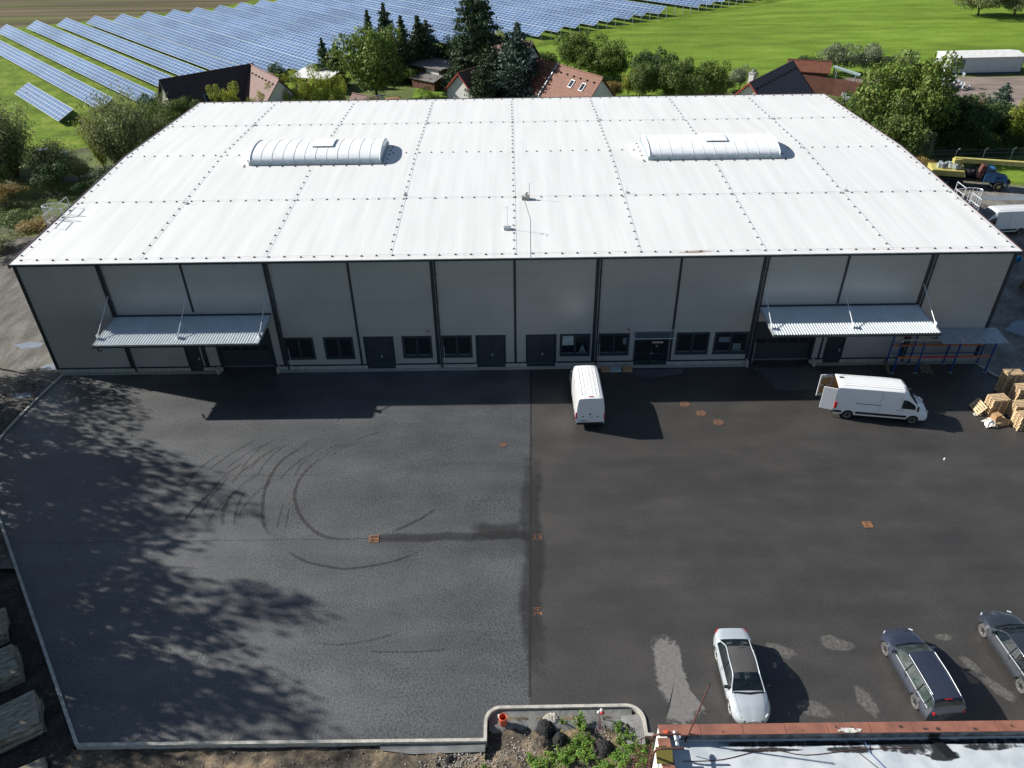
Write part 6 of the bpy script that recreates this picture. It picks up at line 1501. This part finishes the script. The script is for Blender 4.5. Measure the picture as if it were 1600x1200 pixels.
def fn_conifer(seed, droop=.25, pw=.85, dens=1.0, open_=0.0, nb=64):
    def f(rg, n):
        rg = np.random.RandomState(seed); hz = np.linspace(.05, .95, nb)+rg.uniform(-.02, .02, nb); an = np.arange(nb)*2.4+rg.uniform(-.5, .5, nb)
        ln = ((1-hz)**pw*.95+.06)*rg.uniform(.55, 1.2, nb)
        p = ln+.05; p /= p.sum(); q = rg.choice(nb, n, p=p); t = rg.uniform(.06+open_, 1, n)**.75
        w_ = (.13*np.sin(np.pi*np.clip(t, .05, .93))**.6)*ln[q]+.012
        c = np.stack([np.cos(an[q])*t*ln[q]*.52, np.sin(an[q])*t*ln[q]*.52, hz[q]-droop*.25*t*ln[q]], 1)+rg.normal(size=(n, 3))*w_[:, None]*[1, 1, .22]
        k = n//12; c[:k] = np.stack([rg.normal(scale=.02, size=k), rg.normal(scale=.02, size=k), rg.uniform(.5, 1.02, k)], 1)
        c[:, 2] = np.clip(c[:, 2], .02, 1.02)
        return c, unit(rg.normal(size=(n, 3))+[0, 0, .8]), rg.uniform(.012, .028, n), 1.1
    return f
def fn_willow(seed):
    def f(rg, n):
        rg = np.random.RandomState(seed); nb = 60; an = rg.uniform(0, 6.28, nb); lean = rg.uniform(.08, .55, nb); hh = rg.uniform(.62, 1.02, nb)*(1-.35*lean)
        q = rg.randint(0, nb, n); t = rg.uniform(.22, 1, n)
        c = np.stack([np.cos(an[q])*lean[q]*t*1.25, np.sin(an[q])*lean[q]*t*1.25, hh[q]*t], 1)+rg.normal(size=(n, 3))*(.035+.05*t)[:, None]
        return c, unit(rg.normal(size=(n, 3))), rg.uniform(.011, .022, n), 1.5
    return f
TREES = {}
def tree_mesh(key, fn, n): TREES[key] = leaf_mesh(n, fn, 'crown_'+key); TREES[key].materials.append(MATS['leaf_mid'])
for k in range(4): tree_mesh('broad%d' % k, fn_broad(10+k, [40, 34, 46, 38][k]), 15000)
tree_mesh('bush0', fn_broad(31, 34, .8, .5, .02), 9000); tree_mesh('bush1', fn_broad(32, 28, .9, .5, .02), 9000)
tree_mesh('tall0', fn_broad(41, 30, 1.25, .5, .05), 9000)
for k in range(2): tree_mesh('brair%d' % k, fn_broad(81+k, 30, hollow=.3), 6500)
for k in range(2): tree_mesh('brlow%d' % k, fn_broad(91+k, 24, hollow=.3), 1700)
for k in range(3): tree_mesh('conif%d' % k, fn_conifer(50+k, [.3, .15, .5][k], [.85, .7, .9][k]), 15000)
tree_mesh('pine0', fn_conifer(61, -.2, .55, open_=.25), 16000)
for k in range(3): tree_mesh('willow%d' % k, fn_willow(70+k), 15000)
def trunk_mesh(kind):
    mb = MB(); rr = random.Random(sum(map(ord, kind)))
    if kind == 'conif': mb.tube([(0, 0, -.02), (0.005, 0, .5), (0, 0, .97)], .022, 7, r1=.003)
    elif kind == 'willow':
        for k in range(9):
            a = rr.uniform(0, 6.28); l = rr.uniform(.1, .5); mb.tube([(0.03*math.cos(a), .03*math.sin(a), -.02), (l*.5*math.cos(a), l*.5*math.sin(a), .4), (l*1.05*math.cos(a), l*1.05*math.sin(a), .8)], .013, 5, r1=.004)
    else:
        mb.tube([(0, 0, -.03), (.01, .01, .25), (0, 0, .5), (.01, 0, .8)], .035, 8, r1=.008)
        for k in range(9):
            a = rr.uniform(0, 6.28); z = rr.uniform(.2, .5); l = rr.uniform(.25, .5); mb.tube([(0, 0, z), (l*.5*math.cos(a), l*.5*math.sin(a), z+.14), (l*math.cos(a), l*math.sin(a), z+.28)], .016, 5, r1=.004)
    me = bpy.data.meshes.new('trunk_'+kind); me.from_pydata(mb.v, [], mb.f); me.materials.append(MATS['bark']); me.update(); return me
TRK = {k: trunk_mesh(k) for k in ('broad', 'conif', 'willow')}
def tree(kind, x, y, h, r, m, name, label, cat='tree', grp=None, rot=None, z=0):
    t = thing(name, label, cat, (x, y, z), rot if rot is not None else (x*3.7+y*1.3) % 6.28, grp)
    wr = {'b': .82, 't': .82, 'c': .40, 'p': .46, 'w': .68}[kind[0]]
    t.scale = (r/wr, r/wr, h)
    tk = bpy.data.objects.new('trunk', TRK['conif' if kind[0] in 'cp' else ('willow' if kind[0] == 'w' else 'broad')]); COL.objects.link(tk); tk.parent = t
    c = bpy.data.objects.new('crown', TREES[kind]); COL.objects.link(c); c.parent = t
    c.material_slots[0].link = 'OBJECT'; c.material_slots[0].material = MATS[m]
    return t
G1, G2, G3 = 'trees and shrubs left of the warehouse', 'garden trees behind the warehouse', 'trees right of the warehouse'
T = tree
T('willow0', -26.6, 44.5, 9.8, 4.6, 'leaf_olive', 'willow_tree', 'large olive willow at the left edge in front of the short solar table', grp=G1)
T('willow1', -30.5, 46.5, 9.0, 4.0, 'leaf_olive', 'willow_tree', 'willow cut by the left picture edge below the solar rows', grp=G1)
T('willow2', -13.4, 46.6, 9.4, 4.8, 'leaf_olive', 'willow_tree', 'broad willow between the short solar table and the left roof edge', grp=G1)
T('willow0', -16.6, 47.2, 7.2, 2.0, 'leaf_yellow', 'willow_tree', 'yellowing willow shoot on the left flank of the broad willow', grp=G1, rot=1)
T('willow1', -11.5, 52.5, 7.2, 2.8, 'leaf_mid', 'willow_tree', 'green willow touching the upper left roof edge', grp=G1, rot=2)
T('willow2', -9.6, 49.5, 6.0, 2.6, 'leaf_olive', 'willow_tree', 'small olive willow low against the roof edge below the dark brown house', grp=G1, rot=3)
T('bush0', -16.8, 64.5, 4.9, 2.4, 'leaf_dark', 'shrub', 'dark green shrub left of the gable of the dark brown roofed house', 'shrub', G1)
T('bush1', -21.5, 58.0, 3.2, 2.4, 'leaf_dark', 'shrub', 'dark shrub behind the broad willow under the second solar row', 'shrub', G1)
T('bush0', -22.5, 34.5, 3.0, 3.2, 'leaf_autumn', 'shrub', 'orange tinted shrub at the left edge above the roof ladder', 'shrub', G1)
T('bush1', -19.0, 38.5, 3.8, 3.0, 'leaf_dark', 'shrub', 'dark green undergrowth shrub under the large olive willow', 'shrub', G1)
T('bush0', -13.5, 38.5, 2.6, 3.0, 'leaf_dark', 'shrub', 'dark green shrub in the shade between roof edge and path', 'shrub', G1, rot=2)
T('bush1', -26.0, 39.0, 3.6, 2.8, 'leaf_mid', 'shrub', 'mid green shrub at the left edge above the orange tinted shrub', 'shrub', G1, rot=1)
T('bush1', -14.0, 27.0, 1.7, 3.0, 'leaf_autumn', 'shrub', 'low reddish bramble next to the left roof ladder cage', 'shrub', G1)
T('bush0', -16.8, 23.0, 1.6, 3.0, 'leaf_olive', 'shrub', 'low olive bramble at the left edge above the dirt track', 'shrub', G1)
T('bush1', -10.5, 30.5, 1.5, 2.8, 'leaf_olive', 'shrub', 'low green bramble along the left roof edge', 'shrub', G1, rot=2)
T('bush0', -18.5, 29.0, 1.8, 2.8, 'leaf_mid', 'shrub', 'low green bramble under the dark shrubs at the left edge', 'shrub', G1, rot=1)
T('bush1', -7.5, 22.5, 1.3, 2.4, 'leaf_autumn', 'shrub', 'small brownish bramble between the roof ladder and the dirt track', 'shrub', G1, rot=4)
for i, (x, y, h, r, lab) in enumerate([(-12.4, 65.5, 5.8, 1.2, 'slim yellow green tree against the dark brown roof near the roof corner'), (-6.2, 63.5, 5.8, 1.5, 'yellow green tree in front of the right half of the dark brown roof'), (-4.2, 63.4, 6.0, 1.5, 'yellow green tree where the dark and reddish roofs meet'),
    (.9, 63.0, 5.6, 1.3, 'low yellow green tree below the reddish roof'), (3.4, 63.6, 6.6, 1.5, 'yellow green tree right of the reddish roof'), (6.4, 63.8, 7.2, 1.9, 'yellow green tree below the white shelter roof'), (8.9, 63.9, 8.0, 1.7, 'tallest yellow green tree of the row behind the rear roof edge'), (11.2, 64.2, 6.6, 1.4, 'last yellow green tree on the right of the row behind the rear roof edge')]):
    T('tall0', x, y, h, r*1.15, 'leaf_yellow', 'young_tree', lab, grp='row of yellow green trees behind the rear roof edge', rot=i*1.1)
T('bush0', -3.6, 84.5, 4.3, 2.9, 'leaf_dark', 'shrub', 'dark bluish shrub right of the reddish roof under the solar field', 'shrub', G2)
T('conif0', 4.6, 87.0, 7.4, 1.8, 'leaf_conifer', 'conifer_tree', 'left one of two small dark conifers before the solar field', grp=G2)
T('conif1', 6.7, 87.0, 6.9, 1.4, 'leaf_conifer', 'conifer_tree', 'right one of two small dark conifers before the solar field', grp=G2)
T('broad0', 14.6, 76.7, 10.8, 6.6, 'leaf_walnut', 'broadleaf_tree', 'large round green tree in front of the solar field left of centre', grp=G2)
T('conif2', 12.2, 89.5, 11.0, 2.4, 'leaf_conifer', 'conifer_tree', 'leftmost of three tall spruces behind the large round tree', grp=G2)
T('conif0', 14.8, 91.0, 11.8, 2.8, 'leaf_conifer', 'conifer_tree', 'tallest middle spruce behind the large round tree', grp=G2, rot=1)
T('conif2', 17.8, 89.0, 10.2, 2.5, 'leaf_conifer', 'conifer_tree', 'rightmost of three spruces behind the large round tree', grp=G2, rot=2)
T('conif1', 21.3, 94.5, 8.6, 2.9, 'leaf_blue', 'conifer_tree', 'bushy blue green conifer behind the flat roofed shed', grp=G2)
T('bush0', 24.5, 95.0, 5.6, 3.0, 'leaf_dark', 'shrub', 'dark shrub right behind the flat roofed shed', 'shrub', G2)
T('bush1', 19.5, 86.5, 3.0, 2.0, 'leaf_walnut', 'shrub', 'light green shrub left of the flat roofed shed', 'shrub', G2)
T('pine0', 30.6, 79.7, 15.0, 4.6, 'leaf_conifer', 'pine_tree', 'tallest dark pine reaching the top of the picture', grp=G2)
T('conif1', 28.6, 77.2, 8.5, 2.6, 'leaf_conifer', 'conifer_tree', 'dark conifer at the foot of the tallest pine', grp=G2, rot=2)
T('conif0', 32.6, 75.0, 8.8, 2.3, 'leaf_conifer', 'conifer_tree', 'conifer right below the tallest pine', grp=G2, rot=3)
T('broad2', 33.8, 89.0, 8.0, 2.8, 'leaf_yellow', 'broadleaf_tree', 'yellow green tree between the pine and the big spruce', grp=G2)
T('conif0', 37.0, 71.0, 12.0, 4.4, 'leaf_blue', 'spruce_tree', 'big blue green spruce left of the orange tiled roof', grp=G2, rot=1)
T('bush1', 42.8, 92.0, 4.2, 3.2, 'leaf_mid', 'shrub', 'low green shrub behind the shaded end of the orange roofed house', 'shrub', G2, rot=2)
T('broad1', 48.2, 90.5, 7.0, 4.5, 'leaf_walnut', 'broadleaf_tree', 'rounded olive tree behind the orange tiled roof', grp=G2)
T('broad3', 53.7, 87.5, 6.0, 3.4, 'leaf_walnut', 'broadleaf_tree', 'smaller olive tree right behind the white gable', grp=G2)
T('tall0', 54.9, 78.0, 3.6, 1.6, 'leaf_yellow', 'young_tree', 'small yellow green tree between the white gable and the dark round tree', grp=G2)
T('broad2', 59.3, 80.0, 6.5, 3.8, 'leaf_dark', 'broadleaf_tree', 'dark round tree at the edge of the meadow behind the roof centre right', grp=G2)
T('broad0', 56.8, 74.5, 5.7, 2.8, 'leaf_mid', 'broadleaf_tree', 'green tree in front of the dark round tree', grp=G2, rot=2)
T('broad1', 62.9, 72.8, 6.2, 4.2, 'leaf_mid', 'broadleaf_tree', 'wide mid green tree right of the dark round tree', grp=G2, rot=1)
T('broad3', 67.4, 72.8, 5.9, 2.8, 'leaf_walnut', 'broadleaf_tree', 'narrow green tree right of the wide mid green tree', grp=G2, rot=4)
T('bush0', 73.5, 80.5, 4.2, 2.6, 'leaf_silver', 'shrub', 'pale silvery shrub left of the white chimney', 'shrub', G2)
T('bush1', 71.0, 79.5, 2.8, 2.4, 'leaf_silver', 'shrub', 'low pale shrub behind the purple roof', 'shrub', G2)
T('broad0', 86.8, 50.5, 11.4, 6.4, 'leaf_walnut', 'broadleaf_tree', 'huge green broadleaf tree beside the right roof edge', grp=G3, rot=3)
T('broad2', 84.0, 46.5, 7.5, 4.2, 'leaf_mid', 'broadleaf_tree', 'lower part green tree hugging the right roof edge', grp=G3, rot=1)
T('broad1', 92.0, 50.5, 6.5, 3.8, 'leaf_dark', 'broadleaf_tree', 'dark tree in the shade right behind the huge broadleaf tree', grp=G3)
T('broad3', 96.5, 51.0, 6.0, 4.0, 'leaf_dark', 'broadleaf_tree', 'dark tree above the crane counterweight', grp=G3)
T('broad2', 100.5, 52.0, 4.9, 3.4, 'leaf_dark', 'broadleaf_tree', 'dark tree left of the blue spruce top', grp=G3, rot=2)
T('bush0', 91.5, 46.8, 3.4, 3.0, 'leaf_dark', 'shrub', 'dark hedge shrub behind the left fence posts', 'shrub', G3)
T('bush1', 96.0, 47.2, 3.4, 3.2, 'leaf_dark', 'shrub', 'dark hedge shrub behind the middle fence posts', 'shrub', G3)
T('bush0', 100.0, 48.0, 3.2, 2.8, 'leaf_dark', 'shrub', 'dark hedge shrub behind the right fence posts', 'shrub', G3, rot=2)
T('conif1', 104.6, 60.0, 5.6, 1.9, 'leaf_blue', 'spruce_tree', 'small blue spruce in front of the brown gravel yard', grp=G3)
T('broad1', 102.5, 56.5, 3.4, 2.4, 'leaf_mid', 'broadleaf_tree', 'green tree just below the small blue spruce', grp=G3, rot=2)
T('conif0', 106.8, 57.0, 5.2, 1.1, 'leaf_mid', 'cypress_tree', 'slim cypress leaning at the right picture edge', grp=G3)
T('broad3', 101.6, 48.2, 6.6, 3.0, 'leaf_yellow', 'broadleaf_tree', 'yellow green tree at the right picture edge', grp=G3, rot=1)
T('bush1', 103.0, 42.8, 2.6, 1.8, 'leaf_silver', 'shrub', 'pale green bush at the right edge on the sunny lawn', 'shrub', G3)
T('tall0', 87.4, 44.0, 3.6, 1.3, 'leaf_silver', 'shrub', 'pale wispy bush left of the crane boom', 'shrub', G3)
T('bush0', 86.2, 41.3, 1.8, 1.9, 'leaf_autumn', 'shrub', 'dry brown scrub below the pale wispy bush', 'shrub', G3)
T('bush0', 126.5, 89.5, 4.2, 2.4, 'leaf_dark', 'shrub', 'dark shrub at the blue end of the white hall', 'shrub', G3)
T('broad2', 143.0, 141.0, 6.2, 6.0, 'leaf_olive', 'broadleaf_tree', 'left one of two olive trees standing alone on the far meadow', grp=G3)
T('broad0', 151.0, 140.5, 6.0, 5.4, 'leaf_olive', 'broadleaf_tree', 'right one of two olive trees standing alone on the far meadow', grp=G3)
T('broad1', 92.5, 90.5, 4.6, 3.4, 'leaf_silver', 'broadleaf_tree', 'grey green tree above the orange roofed hut', grp=G3)
T('broad3', 98.5, 91.5, 4.2, 3.4, 'leaf_silver', 'broadleaf_tree', 'grey green tree left of the white hall', grp=G3, rot=2)
T('bush0', 104.0, 91.0, 3.6, 3.0, 'leaf_silver', 'shrub', 'grey green shrub at the left end of the white hall', 'shrub', G3, rot=1)
T('bush1', 88.0, 88.5, 3.4, 3.0, 'leaf_dark', 'shrub', 'dark shrub behind the purple roofed house', 'shrub', G3, rot=1)
for i, (x, y, h, r, lab) in enumerate([(-9.2, 63.6, 4.4, 1.3, 'low yellow green bush under the roof window of the dark brown house'), (-1.6, 62.6, 4.6, 1.5, 'bushy yellow green tree below the ridge joint of the reddish roof'), (4.9, 62.4, 4.8, 1.7, 'broad yellow green bush hugging the rear roof edge'),
    (10.2, 62.8, 5.2, 1.7, 'rounded yellow green bush in front of the tallest one'), (13.4, 63.4, 4.0, 1.4, 'low green bush left of the dark red pitched shed roof'), (19.8, 66.0, 3.4, 1.6, 'low green bush right of the barrel shaped log pile'), (24.0, 68.5, 3.6, 1.9, 'green bush on the lawn left of the small white gabled house')]):
    T(['tall0', 'bush0', 'bush1'][i % 3], x, y, h, r*1.2, 'leaf_yellow' if i < 4 else 'leaf_walnut', 'shrub', lab, 'shrub', G2, rot=i*1.9)
T('conif1', 31.6, 68.0, 7.6, 2.4, 'leaf_conifer', 'conifer_tree', 'dark conifer covering the right half of the small white gabled house', grp=G2, rot=5)
T('tall0', -12.0, 60.5, 5.2, 2.4, 'leaf_olive', 'shrub', 'olive shrub hiding the lower part of the pale gable at the left rear', 'shrub', G1, rot=5)
T('bush0', 1.2, 61.8, 4.4, 2.2, 'leaf_yellow', 'shrub', 'wide yellow green shrub under the reddish roof at the rear roof edge', 'shrub', G2, rot=3)
T('bush1', 16.8, 65.0, 3.8, 2.2, 'leaf_walnut', 'shrub', 'green shrub between the dark red shed roof and the log pile', 'shrub', G2, rot=1)
T('willow1', -20.8, 43.0, 5.0, 3.4, 'leaf_olive', 'willow_tree', 'smaller willow between the two large olive willows', grp=G1, rot=2)
T('willow0', -31.0, 40.0, 8.0, 4.2, 'leaf_olive', 'willow_tree', 'willow low at the left picture edge above the orange tinted shrub', grp=G1, rot=5)
T('broad1', -9.0, 57.5, 5.6, 2.8, 'leaf_mid', 'broadleaf_tree', 'green tree at the foot of the dark brown house gable', grp=G1, rot=1)
T('bush0', -12.6, 60.5, 4.2, 2.2, 'leaf_dark', 'shrub', 'dark shrub against the pale gable of the dark brown house', 'shrub', G1, rot=3)
T('bush1', -17.5, 42.5, 3.0, 2.6, 'leaf_olive', 'shrub', 'olive shrub below the broad willow by the garden path', 'shrub', G1, rot=3)
T('conif2', 20.2, 92.5, 9.6, 3.0, 'leaf_conifer', 'conifer_tree', 'dark conifer between the three spruces and the blue green one', grp=G2, rot=3)
T('broad3', 26.6, 92.5, 6.6, 3.2, 'leaf_dark', 'broadleaf_tree', 'dark leafy tree between the shed and the tallest pine', grp=G2, rot=2)
T('conif0', 27.6, 84.0, 7.4, 2.6, 'leaf_conifer', 'conifer_tree', 'dark conifer right of the flat roofed shed', grp=G2, rot=5)
T('conif1', 33.4, 72.6, 8.4, 2.4, 'leaf_conifer', 'conifer_tree', 'conifer in front of the small white gabled house', grp=G2, rot=1)
T('conif2', 35.4, 74.5, 10.0, 3.0, 'leaf_conifer', 'conifer_tree', 'dark conifer tucked behind the big blue green spruce', grp=G2, rot=1)
T('conif1', 39.6, 72.0, 7.0, 2.8, 'leaf_blue', 'conifer_tree', 'lower blue green conifer shading the left end of the orange roof', grp=G2, rot=2)
T('bush0', 39.0, 88.0, 5.0, 3.0, 'leaf_mid', 'shrub', 'green shrub behind the big blue green spruce', 'shrub', G2, rot=2)
T('broad2', 50.8, 86.0, 5.4, 3.4, 'leaf_walnut', 'broadleaf_tree', 'low olive tree between the two rounded olive trees', grp=G2, rot=2)
T('bush1', 52.6, 76.0, 3.0, 2.0, 'leaf_autumn', 'shrub', 'brownish shrub right below the white gable', 'shrub', G2, rot=2)
T('broad0', 60.2, 73.8, 5.4, 2.6, 'leaf_mid', 'broadleaf_tree', 'green tree filling the gap below the dark round tree', grp=G2, rot=5)
T('bush0', 69.8, 76.0, 3.6, 2.2, 'leaf_mid', 'shrub', 'green shrub left of the pale silvery one', 'shrub', G2, rot=5)
T('broad1', 81.4, 52.5, 6.8, 3.2, 'leaf_mid', 'broadleaf_tree', 'green tree on the left flank of the huge broadleaf tree', grp=G3, rot=5)
T('broad1', 93.5, 47.5, 5.6, 3.2, 'leaf_dark', 'broadleaf_tree', 'dark leafy tree above the left fence posts', grp=G3, rot=4)
T('bush1', 106.0, 47.0, 3.6, 2.6, 'leaf_walnut', 'shrub', 'sunlit green shrub at the right picture edge above the boom head', 'shrub', G3, rot=4)
# trees standing left of the yard just outside the picture: their shade falls on the asphalt
for i, (k, x, y, h, r, m) in enumerate([('brair0', -6.8, 1.2, 9.0, 3.2, 'leaf_mid'), ('brair1', -14.0, -1.5, 14, 4.2, 'leaf_mid'), ('brair0', -10.5, -6.6, 17, 4.8, 'leaf_walnut'), ('brair1', -8.5, -10.4, 16.5, 4.6, 'leaf_mid'), ('brair0', -5.2, -15.4, 17.5, 4.8, 'leaf_walnut'),
        ('brair1', -5.7, -19.0, 14, 4.6, 'leaf_mid'), ('brair0', .0, -21.5, 16, 4.4, 'leaf_mid'), ('brair1', 3.8, -25.5, 12.5, 3.4, 'leaf_mid'), ('brlow1', 3.0, -28.5, 8.5, 4, 'leaf_mid')]):
    T(k, x, y, h, r, m, 'broadleaf_tree', ONES[i+1]+' broadleaf tree beyond the left edge of the yard, counting towards the camera', grp='trees outside the picture that shade the yard', rot=i*1.3, z=-.3)
